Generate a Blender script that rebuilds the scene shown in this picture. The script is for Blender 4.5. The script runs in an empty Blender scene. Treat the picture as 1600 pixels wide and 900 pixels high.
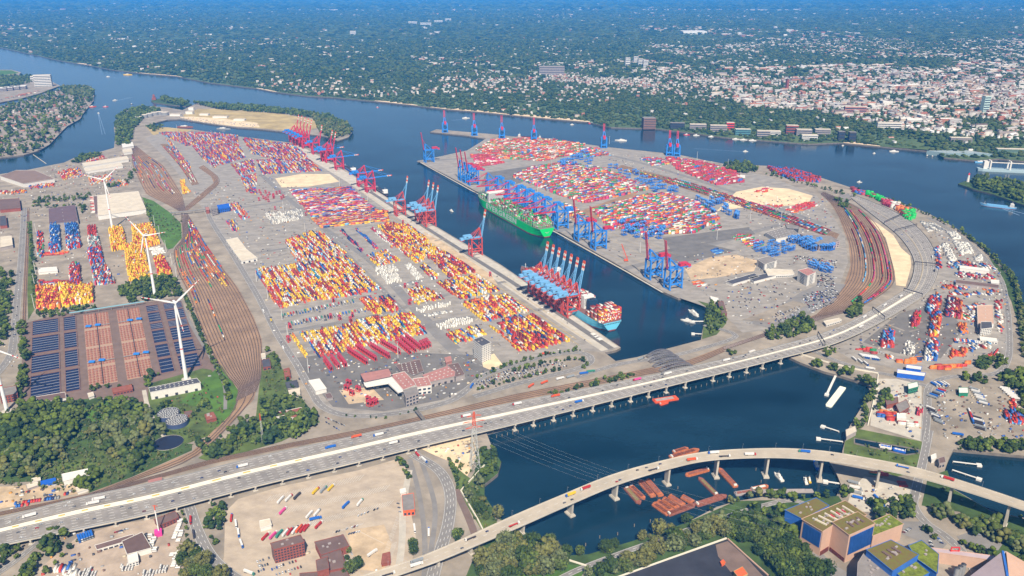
import bpy, bmesh, math, random
import numpy as np
from mathutils import Vector, Matrix
from mathutils.geometry import tessellate_polygon
PI = math.pi
R = math.radians
rnd = random.Random(7)
sc = bpy.context.scene
COL = sc.collection
# ------------------------------------------------------------------ camera
CH = 680.0                      # flying height in metres above the quays
FOC = 1270.0                    # focal length in photograph pixels (1600 wide)
PITCH = math.atan2(475.0, FOC)
cd = bpy.data.cameras.new('camera')
cam = bpy.data.objects.new('camera', cd)
COL.objects.link(cam)
cam.location = (0, 0, CH)
cam.rotation_euler = (PI/2 - PITCH, 0, 0)
cd.sensor_width = 36.0
cd.lens = 36.0*FOC/1600.0
cd.clip_start = 5.0
cd.clip_end = 400000.0
sc.camera = cam
# ------------------------------------------------------------------ sky, sun, exposure
SUN_EL, SUN_AZ = R(48), R(-6)       # the sun stands behind the camera
w = bpy.data.worlds.new('World'); sc.world = w; w.use_nodes = True
nt = w.node_tree; nt.nodes.clear()
sky = nt.nodes.new('ShaderNodeTexSky'); sky.sky_type = 'NISHITA'
sky.sun_disc = False; sky.sun_elevation = SUN_EL; sky.sun_rotation = PI + SUN_AZ
sky.altitude = 300
bg = nt.nodes.new('ShaderNodeBackground'); bg.inputs['Strength'].default_value = 0.056
wo = nt.nodes.new('ShaderNodeOutputWorld')
nt.links.new(sky.outputs[0], bg.inputs[0]); nt.links.new(bg.outputs[0], wo.inputs[0])
sd = bpy.data.lights.new('sun', 'SUN'); sd.energy = 5.0; sd.angle = R(0.53); sd.color = (1.0, 0.90, 0.75)
sun = bpy.data.objects.new('sun', sd); COL.objects.link(sun)
# light travels towards +Y (away from the camera) and down
ldir = Vector((math.sin(SUN_AZ)*math.cos(SUN_EL), math.cos(SUN_AZ)*math.cos(SUN_EL), -math.sin(SUN_EL)))
sun.rotation_euler = ldir.to_track_quat('-Z', 'Y').to_euler()
sun.location = (0, -500, 1500)
vs = sc.view_settings
sc.display_settings.display_device = 'sRGB'
vs.view_transform = 'Standard'; vs.look = 'None'; vs.gamma = 1.0; vs.exposure = 0.64; vs.use_curve_mapping = False
sc.cycles.max_bounces = 5; sc.cycles.diffuse_bounces = 2; sc.cycles.glossy_bounces = 2
sc.cycles.volume_bounces = 1; sc.cycles.transparent_max_bounces = 6
# ------------------------------------------------------------------ photo point -> place on the ground
_cp, _sp = math.cos(PITCH), math.sin(PITCH)
def G(x, y, z=0.0):
 dx = (x-800)/FOC; dy = (450-y)/FOC
 t = (CH-z)/(_sp - dy*_cp)
 return Vector((dx*t, (_cp+dy*_sp)*t, z))
def GG(pts, z=0.0): return [G(x, y, z) for x, y in pts]
def S(r, g, b, k=1.0):
 f = lambda c: (c/255/12.92 if c <= 10 else ((c/255+0.055)/1.055)**2.4)*k
 return (f(r), f(g), f(b), 1.0)
def pxm(y): return (G(801, y)-G(800, y)).x      # metres per photo pixel at a row
# ------------------------------------------------------------------ materials
MATS = {}
def mat(name, col, rough=0.8, var=0.0, scale=0.05, metal=0.0, col2=None, bump=0.0, spec=0.3, detail=4.0, streak=None):
 if name in MATS: return MATS[name]
 m = bpy.data.materials.new(name); m.use_nodes = True
 n = m.node_tree.nodes; l = m.node_tree.links
 b = n['Principled BSDF']
 b.inputs['Roughness'].default_value = rough; b.inputs['Metallic'].default_value = metal
 b.inputs['Specular IOR Level'].default_value = spec
 if var > 0 or col2:
  tc = n.new('ShaderNodeNewGeometry')
  nz = n.new('ShaderNodeTexNoise'); nz.inputs['Scale'].default_value = scale; nz.inputs['Detail'].default_value = detail
  nz.inputs['Roughness'].default_value = 0.65
  if streak:
   mp = n.new('ShaderNodeMapping'); mp.inputs['Rotation'].default_value = (0, 0, streak[0]); mp.inputs['Scale'].default_value = (1, streak[1], 1)
   l.new(tc.outputs['Position'], mp.inputs['Vector']); l.new(mp.outputs[0], nz.inputs['Vector'])
  else:
   l.new(tc.outputs['Position'], nz.inputs['Vector'])
  rp = n.new('ShaderNodeValToRGB')
  c2 = col2 or tuple(c*(1-var) for c in col[:3])+(1,)
  c1 = col if col2 else tuple(min(1, c*(1+var*0.6)) for c in col[:3])+(1,)
  rp.color_ramp.elements[0].position = 0.36; rp.color_ramp.elements[1].position = 0.64
  rp.color_ramp.elements[0].color = c2; rp.color_ramp.elements[1].color = c1
  l.new(nz.outputs['Fac'], rp.inputs[0]); l.new(rp.outputs[0], b.inputs['Base Color'])
  if bump:
   bp = n.new('ShaderNodeBump'); bp.inputs['Strength'].default_value = bump; bp.inputs['Distance'].default_value = 1.0
   l.new(nz.outputs['Fac'], bp.inputs['Height']); l.new(bp.outputs[0], b.inputs['Normal'])
 else:
  b.inputs['Base Color'].default_value = col
 MATS[name] = m
 return m
def vmat(name, rough=0.6, var=0.25, scale=0.5, spec=0.3):
 """paint whose colour is a property of each piece (attribute Col), weathered by noise"""
 if name in MATS: return MATS[name]
 m = bpy.data.materials.new(name); m.use_nodes = True
 n = m.node_tree.nodes; l = m.node_tree.links; b = n['Principled BSDF']
 b.inputs['Roughness'].default_value = rough; b.inputs['Specular IOR Level'].default_value = spec
 at = n.new('ShaderNodeAttribute'); at.attribute_name = 'Col'
 ge = n.new('ShaderNodeNewGeometry')
 nz = n.new('ShaderNodeTexNoise'); nz.inputs['Scale'].default_value = scale; nz.inputs['Detail'].default_value = 3
 l.new(ge.outputs['Position'], nz.inputs['Vector'])
 mr = n.new('ShaderNodeMapRange'); mr.inputs[1].default_value = 0.3; mr.inputs[2].default_value = 0.7
 mr.inputs[3].default_value = 1-var; mr.inputs[4].default_value = 1+var*0.5
 l.new(nz.outputs['Fac'], mr.inputs[0])
 mx = n.new('ShaderNodeVectorMath'); mx.operation = 'SCALE'
 l.new(at.outputs['Color'], mx.inputs[0]); l.new(mr.outputs[0], mx.inputs['Scale'])
 l.new(mx.outputs[0], b.inputs['Base Color'])
 MATS[name] = m
 return m
K = 0.80        # photo colour of a sunlit flat surface -> base colour
M_yard = mat('yard concrete', S(158, 151, 142, K), 0.9, 0.24, 0.03, detail=12, streak=(R(-27), 1.6))
M_land = mat('port ground', S(158, 147, 132, K), 0.9, 0.3, 0.02, detail=8)
M_asph = mat('asphalt', S(138, 134, 130, K), 0.9, 0.15, 0.03, detail=6)
M_dasph = mat('dark asphalt', S(120, 116, 112, K), 0.9, 0.2, 0.03, detail=6)
M_conc = mat('pale concrete', S(196, 188, 174, K), 0.85, 0.15, 0.05)
M_lot = mat('lorry park paving', S(188, 172, 152, K), 0.9, 0.2, 0.03, detail=12, streak=(R(40), 1.5))
M_sand = mat('sand', S(232, 208, 170, K), 0.95, 0.18, 0.03)
M_dirt = mat('bare earth', S(202, 178, 146, K), 0.95, 0.3, 0.03, detail=7)
M_ball = mat('rail ballast', S(160, 130, 102, K), 0.95, 0.25, 0.02, detail=8)
M_grass = mat('grass', S(92, 108, 48, K), 0.95, 0.45, 0.03, detail=8)
M_lawn = mat('bright lawn', S(84, 118, 38, K), 0.95, 0.3, 0.03, detail=8)
M_dry = mat('dry grass', S(186, 164, 112, K), 0.95, 0.3, 0.012, detail=8)
M_scrub = mat('scrub floor', S(70, 92, 40, K), 0.95, 0.4, 0.03, detail=8)
M_beach = mat('river beach sand', S(226, 202, 168, K), 0.95, 0.1, 0.03)
M_quay = mat('quay wall', S(120, 112, 104, K), 0.9, 0.3, 0.1)
M_brown = mat('brown paving', S(126, 106, 96, K), 0.95, 0.15, 0.05)
M_coal = mat('coal bed', S(58, 58, 66, K), 0.95, 0.3, 0.02, detail=8)
M_white = mat('white paint', S(225, 223, 218, K), 0.7, 0.06, 0.3)
M_mark = mat('road marking paint', S(222, 220, 214, K), 0.8)
M_ymark = mat('yellow marking paint', S(206, 172, 80, K), 0.8)
# ------------------------------------------------------------------ mesh helpers
class MB:
 """collects boxes, bars, prisms and lathes; build() links them as ONE mesh object"""
 def __init__(s): s.v = []; s.f = []; s.m = []; s.mats = []; s.cur = 0
 def use(s, m):
  if m not in s.mats: s.mats.append(m)
  s.cur = s.mats.index(m); return s
 def add(s, vs, fs):
  o = len(s.v); s.v += [tuple(v) for v in vs]
  for f in fs: s.f.append(tuple(i+o for i in f)); s.m.append(s.cur)
  return s
 def box(s, x0, x1, y0, y1, z0, z1):
  return s.add([(x0,y0,z0),(x1,y0,z0),(x1,y1,z0),(x0,y1,z0),(x0,y0,z1),(x1,y0,z1),(x1,y1,z1),(x0,y1,z1)],
                     [(3,2,1,0),(4,5,6,7),(0,1,5,4),(1,2,6,5),(2,3,7,6),(3,0,4,7)])
 def cbox(s, cx, cy, z0, sx, sy, sz): return s.box(cx-sx/2, cx+sx/2, cy-sy/2, cy+sy/2, z0, z0+sz)
 def obox(s, cx, cy, z0, sx, sy, sz, a):
  c, n = math.cos(a), math.sin(a); vs = []
  for z in (z0, z0+sz):
   for u, w_ in ((-1,-1),(1,-1),(1,1),(-1,1)):
    x, y = u*sx/2, w_*sy/2; vs.append((cx+x*c-y*n, cy+x*n+y*c, z))
  return s.add(vs, [(3,2,1,0),(4,5,6,7),(0,1,5,4),(1,2,6,5),(2,3,7,6),(3,0,4,7)])
 def bar(s, a, b, wd, ht=None):
  """square bar from a to b"""
  a, b = Vector(a), Vector(b); d = b-a
  if d.length < 1e-6: return s
  d.normalize(); up = Vector((0,0,1)) if abs(d.z) < 0.98 else Vector((0,1,0))
  r = d.cross(up).normalized(); u = r.cross(d)
  r = r*wd/2; u = u*(ht or wd)/2
  vs = [p+i*r+j*u for p in (a,b) for i,j in ((-1,-1),(1,-1),(1,1),(-1,1))]
  return s.add(vs, [(3,2,1,0),(4,5,6,7),(0,1,5,4),(1,2,6,5),(2,3,7,6),(3,0,4,7)])
 def cone(s, p, r0, r1, h, n=10, cap=True):
  x, y, z = p
  vs = [(x+r0*math.cos(2*PI*i/n), y+r0*math.sin(2*PI*i/n), z) for i in range(n)]
  vs += [(x+r1*math.cos(2*PI*i/n), y+r1*math.sin(2*PI*i/n), z+h) for i in range(n)]
  fs = [(i, (i+1)%n, n+(i+1)%n, n+i) for i in range(n)]
  if cap: fs += [tuple(range(n, 2*n)), tuple(range(n-1, -1, -1))]
  return s.add(vs, fs)
 def prism(s, pts, z0, z1, bottom=False):
  """upright prism over a polygon (any winding)"""
  a = sum(pts[i][0]*pts[(i+1)%len(pts)][1]-pts[(i+1)%len(pts)][0]*pts[i][1] for i in range(len(pts)))
  if a < 0: pts = pts[::-1]
  n = len(pts)
  zz = (lambda i: z1[i]) if hasattr(z1, '__len__') else (lambda i: z1)
  vs = [(p[0], p[1], z0) for p in pts]+[(p[0], p[1], zz(i)) for i, p in enumerate(pts)]
  fs = [(i, (i+1)%n, n+(i+1)%n, n+i) for i in range(n)]
  if n <= 4: fs.append(tuple(range(n, 2*n)))
  else:
   for t in tessellate_polygon([[Vector((p[0], p[1], 0)) for p in pts]]):
    q = [Vector(pts[i][:2]) for i in t]
    cr = (q[1]-q[0]).cross(q[2]-q[0])
    fs.append(tuple(n+i for i in (t if cr > 0 else t[::-1])))
  return s.add(vs, fs)
 def gable(s, x0, x1, y0, y1, z0, z1, over=0.0):
  """gable roof, ridge along x"""
  ym = (y0+y1)/2; x0 -= over; x1 += over; y0 -= over; y1 += over
  return s.add([(x0,y0,z0),(x1,y0,z0),(x1,y1,z0),(x0,y1,z0),(x0,ym,z1),(x1,ym,z1)],
                     [(0,1,5,4),(2,3,4,5),(1,2,5),(3,0,4),(3,2,1,0)])
 def mesh(s, name):
  me = bpy.data.meshes.new(name); me.from_pydata(s.v, [], s.f)
  for m in s.mats: me.materials.append(m)
  if len(s.mats) > 1: me.polygons.foreach_set('material_index', s.m)
  me.update(); return me
 def build(s, name, parent=None, loc=None, rotz=None):
  return put(name, s.mesh(name), parent, loc, rotz)
def put(name, me, parent=None, loc=None, rotz=None):
 o = bpy.data.objects.new(name, me); COL.objects.link(o)
 if parent is not None: o.parent = parent
 if loc is not None: o.location = loc
 if rotz is not None: o.rotation_euler = (0, 0, rotz)
 return o
def tag(o, label=None, cat=None, group=None, kind=None):
 if label: o['label'] = label
 if cat: o['category'] = cat
 if group: o['group'] = group
 if kind: o['kind'] = kind
 return o
def thing(name, label, cat, loc=(0,0,0), rotz=0.0, group=None):
 o = put(name, None, None, loc, rotz); o.empty_display_size = 2
 return tag(o, label, cat, group)
def dup(root, loc, rotz, label, group=None, scale=None):
 r = root.copy(); COL.objects.link(r); r.location = loc; r.rotation_euler = (0, 0, rotz); r['label'] = label
 if group: r['group'] = group
 if scale: r.scale = (scale,)*3 if not hasattr(scale, '__len__') else scale
 for ch in KIDS.get(root.name, ()):
  c = ch.copy(); COL.objects.link(c); c.parent = r
  for g_ in KIDS.get(ch.name, ()):
   d = g_.copy(); COL.objects.link(d); d.parent = c
 return r
KIDS = {}
def part(name, mb, parent, loc=None, rotz=None):
 o = mb.build(name, parent, loc, rotz) if isinstance(mb, MB) else put(name, mb, parent, loc, rotz)
 KIDS.setdefault(parent.name, []).append(o); return o
_zk = [0]
def sheet(name, pts, m, layer=1, kind='structure', skirt=None, world=False, skirtmat=None):
 """one flat sheet of ground over an outline given in photo points"""
 _zk[0] += 1
 z = 0.0 if layer == 0 else 0.15*layer + 0.004*(_zk[0] % 30)
 ps = pts if world else [G(x, y, 0) for x, y in pts]
 ps = [Vector((p[0], p[1], 0)) for p in ps]
 a = sum(ps[i].x*ps[(i+1)%len(ps)].y-ps[(i+1)%len(ps)].x*ps[i].y for i in range(len(ps)))
 if a < 0: ps = ps[::-1]
 mb = MB().use(m)
 fs = []
 for t in tessellate_polygon([ps]):
  q = [ps[i] for i in t]
  cr = (q[1]-q[0]).cross(q[2]-q[0]).z
  fs.append(t if cr > 0 else t[::-1])
 mb.add([(p.x, p.y, z) for p in ps], fs)
 if skirt is not None:
  mb.use(skirtmat or M_quay)
  n = len(ps)
  mb.add([(p.x, p.y, z) for p in ps]+[(p.x, p.y, skirt) for p in ps], [(n+i, n+(i+1)%n, (i+1)%n, i) for i in range(n)])
 o = mb.build(name)
 return tag(o, kind=kind) if kind else o
def smooth_px(pts, n=6):
 """Catmull-Rom through points"""
 out = []
 P = [pts[0]]+list(pts)+[pts[-1]]
 for i in range(1, len(P)-2):
  p0, p1, p2, p3 = (Vector(P[j]) for j in (i-1, i, i+1, i+2))
  for k in range(n):
   t = k/n
   out.append(0.5*((2*p1)+(p2-p0)*t+(2*p0-5*p1+4*p2-p3)*t*t+(3*p1-p0-3*p2+p3)*t**3))
 out.append(Vector(P[-2])); return out
def ribbon_pts(pts, width, off=0.0):
 """left and right edges of a band along a world polyline"""
 L, Rr = [], []
 for i, p in enumerate(pts):
  a = pts[max(0, i-1)]; b = pts[min(len(pts)-1, i+1)]
  d = Vector((b[0]-a[0], b[1]-a[1])); d.normalize(); nn = Vector((-d.y, d.x))
  q = Vector((p[0], p[1]))
  L.append(q+nn*(off+width/2)); Rr.append(q+nn*(off-width/2))
 return L, Rr
def band(mb, pts, width, z, off=0.0, zf=None):
 L, Rr = ribbon_pts(pts, width, off); n = len(L)
 zs = [p[2] if zf else z for p in pts]
 mb.add([(p.x, p.y, zs[i]+(z if zf else 0)) for i, p in enumerate(L)]+[(p.x, p.y, zs[i]+(z if zf else 0)) for i, p in enumerate(Rr)],
           [(n+i, n+i+1, i+1, i) for i in range(n-1)])
def dashes(mb, pts, width, z, off, on, gap, zf=None):
 """broken line along a polyline"""
 P = [Vector((p[0], p[1], p[2] if len(p) > 2 else 0)) for p in pts]
 L, _ = ribbon_pts(P, 0, off)
 L = [Vector((q.x, q.y, P[i].z if zf else 0)) for i, q in enumerate(L)]
 s, draw, left, cur = 0, True, on, []
 for i in range(len(L)-1):
  a, b = L[i], L[i+1]; ln = (b-a).length; d = (b-a)/max(ln, 1e-6); t = 0
  while t < ln:
   st = min(left, ln-t)
   if draw:
    p, q = a+d*t, a+d*(t+st); nn = Vector((-d.y, d.x, 0)).normalized()*width/2
    mb.add([(v.x, v.y, v.z+z) for v in (p-nn, q-nn, q+nn, p+nn)], [(0, 1, 2, 3)])
   t += st; left -= st
   if left <= 1e-6: draw = not draw; left = on if draw else gap
def road(name, px, width, m=None, lanes=2, layer=2, mark=True, label=None):
 pts = smooth_px([G(*p) for p in px], 5)
 _zk[0] += 1; z = 0.15*layer+0.004*(_zk[0] % 30)
 mb = MB().use(m or M_asph); band(mb, pts, width, z)
 o = tag(mb.build(name), kind='structure')
 if mark and lanes > 1:
  k = MB().use(M_mark)
  for i in range(1, lanes): dashes(k, pts, 0.5, z+0.12, -width/2+width*i/lanes, 6, 8)
  for sg in (-1, 1): band(k, pts, 0.35, z+0.12, sg*(width/2-0.8))
  tag(k.build('road_marking'), kind='structure')
 return pts
class Mass:
 """thousands of small pieces joined in one mesh, each with its own colour"""
 def __init__(s): s.V = []; s.F = []; s.C = []; s.n = 0
 def add(s, V, F, C):
  """V (k,m,3) pieces, F (f,q) template faces with -1 padding, C (k,3)"""
  V = np.asarray(V, float); k, m, _ = V.shape; F = np.asarray(F)
  s.F.append((F[None]+(np.arange(k)*m)[:, None, None]+s.n).reshape(-1, F.shape[1]))
  s.V.append(V.reshape(-1, 3)); s.C.append(np.repeat(np.asarray(C, float), m, axis=0)); s.n += k*m
 def mesh(s, name, m):
  me = bpy.data.meshes.new(name)
  V = np.concatenate(s.V); nf = sum(len(f) for f in s.F)
  me.vertices.add(len(V)); me.vertices.foreach_set('co', V.astype(np.float32).ravel())
  idx = np.concatenate([f.ravel() for f in s.F]); tot = np.concatenate([np.full(len(f), f.shape[1]) for f in s.F])
  me.loops.add(len(idx)); me.loops.foreach_set('vertex_index', idx.astype(np.int32))
  me.polygons.add(nf); st = np.concatenate([[0], np.cumsum(tot)[:-1]])
  me.polygons.foreach_set('loop_start', st.astype(np.int32)); me.polygons.foreach_set('loop_total', tot.astype(np.int32))
  ca = me.color_attributes.new('Col', 'FLOAT_COLOR', 'POINT')
  C = np.concatenate(s.C); C4 = np.ones((len(C), 4), np.float32); C4[:, :3] = C[:, :3]
  ca.data.foreach_set('color', C4.ravel())
  me.materials.append(m); me.update(calc_edges=True); return me
 def build(s, name, m, parent=None): return put(name, s.mesh(name, m), parent)
BOXV = np.array([(x,y,z) for z in (0,1) for x,y in ((-.5,-.5),(.5,-.5),(.5,.5),(-.5,.5))])
BOXF = np.array([(4,5,6,7),(0,1,5,4),(1,2,6,5),(2,3,7,6),(3,0,4,7)])
def boxes_np(xy, z, L, W, H, yaw):
 """arrays -> (k,8,3)"""
 k = len(xy); c, s_ = np.cos(yaw), np.sin(yaw)
 lx = BOXV[None, :, 0]*np.asarray(L)[:, None]; ly = BOXV[None, :, 1]*np.asarray(W)[:, None]
 X = xy[:, 0, None]+lx*c[:, None]-ly*s_[:, None]; Y = xy[:, 1, None]+lx*s_[:, None]+ly*c[:, None]
 Z = np.asarray(z)[:, None]+BOXV[None, :, 2]*np.asarray(H)[:, None]
 return np.stack([X, Y, Z], -1)
def inside(poly, X, Y):
 """points in polygon, arrays"""
 r = np.zeros(X.shape, bool); n = len(poly)
 for i in range(n):
  x0, y0 = poly[i][0], poly[i][1]; x1, y1 = poly[(i+1)%n][0], poly[(i+1)%n][1]
  if y0 == y1: continue
  c = ((y0 > Y) != (y1 > Y)) & (X < (x1-x0)*(Y-y0)/(y1-y0)+x0)
  r ^= c
 return r
# ================================================================== THE SETTING: water, land, ground covers, roads, rails
mw = bpy.data.materials.new('harbour water'); mw.use_nodes = True
_n = mw.node_tree.nodes; _l = mw.node_tree.links; _b = _n['Principled BSDF']
_b.inputs['Roughness'].default_value = 0.12; _b.inputs['IOR'].default_value = 1.33
_ge = _n.new('ShaderNodeNewGeometry')
_z1 = _n.new('ShaderNodeTexNoise'); _z1.inputs['Scale'].default_value = 0.0035; _z1.inputs['Detail'].default_value = 6
_mp = _n.new('ShaderNodeMapping'); _mp.inputs['Rotation'].default_value = (0, 0, 0.5); _mp.inputs['Scale'].default_value = (1, 2.2, 1)
_l.new(_ge.outputs['Position'], _mp.inputs[0]); _l.new(_mp.outputs[0], _z1.inputs['Vector'])
_rp = _n.new('ShaderNodeValToRGB'); _rp.color_ramp.elements[0].position = 0.3; _rp.color_ramp.elements[1].position = 0.7
_rp.color_ramp.elements[0].color = (0.0015, 0.010, 0.016, 1); _rp.color_ramp.elements[1].color = (0.010, 0.034, 0.056, 1)
_l.new(_z1.outputs['Fac'], _rp.inputs[0]); _l.new(_rp.outputs[0], _b.inputs['Base Color'])
_z2 = _n.new('ShaderNodeTexNoise'); _z2.inputs['Scale'].default_value = 0.11; _z2.inputs['Detail'].default_value = 5
_l.new(_mp.outputs[0], _z2.inputs['Vector'])
_bp = _n.new('ShaderNodeBump'); _bp.inputs['Strength'].default_value = 0.35; _bp.inputs['Distance'].default_value = 0.6
_l.new(_z2.outputs['Fac'], _bp.inputs['Height']); _l.new(_bp.outputs[0], _b.inputs['Normal'])
WZ = -5.0
mb = MB().use(mw); mb.add([(-60000,-1500,WZ),(60000,-1500,WZ),(60000,70000,WZ),(-60000,70000,WZ)], [(0,1,2,3)])
tag(mb.build('water'), kind='structure')
# ---- south bank: the terminal land between the river and the near dock
WEST = [(-420,330),(0,272),(40,266),(70,260),(100,254),(115,247),(150,239),(178,231),(180,215),(178,200),(181,186),(194,174),(215,168),
  (240,166),(262,168),(285,172),(310,160),(330,163),(400,166),(440,170),(480,176),(520,184),(542,193),(551,206),(545,214),(528,220),(508,213),
  (470,208),(448,206),(400,201),(370,199),(332,194),(307,190),(280,186),(262,187),(250,190),(240,193),(236,196),(250,199),(300,202),(332,207),(362,212),(400,216),(430,220),(466,224),
  (495,236),(520,250),(550,272),(592,300),(617,316),(687,357),(755,397),(785,415),(970,543),(963,547),(945,551),(962,564),
  (995,558),(1045,544),(1095,531),(1098,515),(1101,500),(1104,482),(1092,470),(1075,465),(1060,466),(1037,456),
  (975,419),(930,394),(895,374),(870,360),(800,327),(735,294),(700,275),(652,251),(668,249),(707,240),(730,235),(746,225),(760,217),(730,212),(672,206),(682,202),(775,210),(800,213),
  (862,219),(900,223),(950,230),(1037,239),(1062,242),(1100,250),(1132,256),(1200,259),(1237,264),(1287,279),(1330,293),(1390,310),(1450,333),(1500,360),(1537,388),(1570,420),(1582,440),
  (1590,452),(1597,482),(1604,505),(1640,560),(1900,700)]
DOCK = [(1900,770),(1640,722),(1600,712),(1490,702),(1482,718),(1476,735),(1490,764),(1550,799),(1600,809),(1900,850)]
SOUTH = [(1900,1100),(-500,1100)]
land = WEST+DOCK+SOUTH
front = [(760,676),(770,702),(783,722),(778,740),(757,757),(757,775),(774,800),(786,815),(810,832),(826,837),(860,850),(887,868),(920,866),(955,860),(990,845),(1025,835),(1072,817),(1120,792),(1150,783),(1200,775),(1232,781),(1270,778),(1307,775),(1314,757),(1308,742),(1296,722),
         (1317,712),(1316,705),(1320,690),(1323,678),(1327,667),(1333,657),(1350,630),(1360,612),(1355,600),(1317,588),(1287,580),(1250,566),(1225,554)]
# the near dock is a hole in the land: cut the outline open along the highway embankment
def land_with_hole(outer, hole):
 po = [G(*p) for p in outer]; ph = [G(*p) for p in hole]
 mb = MB().use(M_land)
 flat = po+ph
 fs = []
 for t in tessellate_polygon([[Vector((p.x, p.y, 0)) for p in po], [Vector((p.x, p.y, 0)) for p in ph]]):
  q = [flat[i] for i in t]
  cr = (q[1]-q[0]).cross(q[2]-q[0]).z
  fs.append(t if cr > 0 else t[::-1])
 mb.add([(p.x, p.y, 0) for p in flat], fs)
 mb.use(M_quay)
 for ring in (po, ph):
  n = len(ring)
  mb.add([(p.x, p.y, 0) for p in ring]+[(p.x, p.y, -9) for p in ring], [(n+i, n+(i+1)%n, (i+1)%n, i) for i in range(n)])
 return tag(mb.build('ground'), kind='structure')
land_with_hole(land, front)
LANDW = [G(*p) for p in land]; FRONTW = [G(*p) for p in front]
# ---- far bank: shore, slope and plateau out to the horizon
SHORE = [(0,74),(50,85),(100,96),(140,102),(175,109),(225,115),(275,119),(325,129),(400,138),(425,143),(480,150),(520,152),(585,158),(650,165),(700,171),(750,175),(800,180),(850,185),(920,191),(955,199),(1025,201),(1075,207),(1125,214),(1200,220),(1262,225),(1312,223),(1375,229),(1462,237),(1475,246),(1525,251),(1560,248),(1600,252)]
sh = [Vector((-40000, 22000, 0)), Vector((-14000, 13200, 0))]+[G(x, y) for x, y in SHORE]+[G(1600,252)+Vector((1500,-300,0)), Vector((6000,1500,0)), Vector((40000,-9000,0))]
_sx = np.array([p.x for p in sh]); _sy = np.array([p.y for p in sh])
PLATEAU = 24.0
def north_z(x, y):
 d = np.asarray(y)-np.interp(x, _sx, _sy)
 return np.clip((d-90)/260, 0, 1)*(PLATEAU-1)+1.0
M_north = mat('wooded town ground', S(100, 116, 72, K), 0.95, 0.5, 0.004, col2=S(64, 86, 46, K), detail=10)
mb = MB().use(M_north)
rows = [0, 90, 180, 350]
n = len(sh); vs_ = []
for d in rows: vs_ += [(p.x, p.y+d, float(north_z(p.x, p.y+d))) for p in sh]
vs_ += [(p.x*1.6, 68000, PLATEAU) for p in sh]
fs = [(k*n+i, k*n+i+1, (k+1)*n+i+1, (k+1)*n+i) for k in range(len(rows)) for i in range(n-1)]
mb.add(vs_, fs)
mb.use(M_quay); mb.add([(p.x, p.y, 1) for p in sh]+[(p.x, p.y, -8) for p in sh], [(n+i, n+i+1, i+1, i) for i in range(n-1)])
tag(mb.build('north_bank'), kind='structure')
def NP(x, y):
 """photo point on the far bank -> place"""
 p = G(x, y, PLATEAU); z = float(north_z(p.x, p.y)); p = G(x, y, z); return Vector((p.x, p.y, float(north_z(p.x, p.y))))
# beach strips along the far shore
def beach(px0, px1, wpx):
 top, bot = [], []
 for x in np.linspace(px0, px1, 14):
  y = np.interp(x, [p[0] for p in SHORE], [p[1] for p in SHORE]); a = G(x, y)
  dd = wpx*(0.4+0.6*math.sin(PI*(x-px0)/(px1-px0)))*38
  bot.append((a.x, a.y+1.0, 1.25)); top.append((a.x, a.y+dd, 1.25))
 mb = MB().use(M_beach); k = len(top)
 mb.add(bot+top, [(i, i+1, k+i+1, k+i) for i in range(k-1)]); tag(mb.build('beach'), kind='structure')
beach(120, 142, 1.6); beach(212, 285, .9); beach(585, 652, 1.5); beach(672, 800, 1.9); beach(796, 922, 2.3); beach(1320, 1420, 2.2); beach(400, 432, 1)
# ---- the other islands
FINK = [(-300,310),(0,246),(37,242),(62,235),(77,226),(95,207),(105,197),(125,186),(131,176),(146,158),(148,142),(136,136),(107,135),(92,141),(62,150),(36,158),(0,166),(-300,220)]
FINK2 = [(-300,205),(0,160),(32,154),(62,146),(94,134),(78,126),(52,119),(30,116),(33,113),(18,109),(0,109),(-300,110)]
RIGHTI = [(1800,310),(1602,288),(1575,284),(1532,278),(1510,282),(1497,287),(1520,295),(1550,303),(1602,321),(1800,400)]
SPIT = [(236,157),(244,155),(262,152),(285,158),(300,163),(290,166),(262,163),(240,160)]
sheet('island', FINK, M_land, 0, skirt=-9); sheet('island', FINK2, M_land, 0, skirt=-9)
sheet('headland', RIGHTI, M_scrub, 0, skirt=-9); sheet('headland', SPIT, M_scrub, 0, skirt=-9)
sheet('field', [(0,110),(18,110),(30,114),(0,118),(-60,118)], M_lawn, 1)
FINKW = GG(FINK); FINK2W = GG(FINK2)
# river island with the dry grass field
sheet('field', [(285,180),(310,170),(345,170),(440,178),(500,188),(505,198),(470,206),(400,200),(335,193),(300,188)], M_dry, 1)
sheet('sand_yard', [(278,183),(300,182),(352,186),(402,192),(406,199),(372,198),(332,193),(307,189)], M_sand, 2)
sheet('dry_grass', [(228,198),(262,199),(300,203),(282,210),(240,212)], M_dry, 1)
# ---- ground covers of the terminals
EURO = [(226,216),(260,205),(330,208),(400,217),(466,225),(550,273),(617,317),(687,358),(785,416),(968,543),(945,550),(900,548),(850,556),(795,574),(760,585),(735,606),(700,628),(625,645),(560,650),(508,640),(480,600),(455,560),(432,520),(400,455),(360,392),(330,348),(300,300),(262,250),(235,224)]
sheet('container_yard', EURO, M_yard, 1)
BURCH = [(655,251),(735,293),(800,326),(870,359),(975,418),(1037,455),(1060,465),(1098,478),(1130,490),(1160,520),(1200,516),(1270,490),(1310,450),(1325,410),(1320,370),(1300,335),(1275,305),(1200,275),(1100,254),(1050,242),(950,231),(862,220),(760,216),(730,236)]
sheet('container_yard', BURCH, M_yard, 1)
sheet('quay_apron', [(466,226),(550,274),(617,318),(687,359),(785,417),(966,542),(940,549),(880,510),(760,428),(650,360),(590,318),(540,283),(460,235)], M_conc, 2)
_q = lambda pts, wd, m, nm, lay=3: tag(band_sheet(nm, pts, wd, m, lay), kind='structure')
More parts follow.
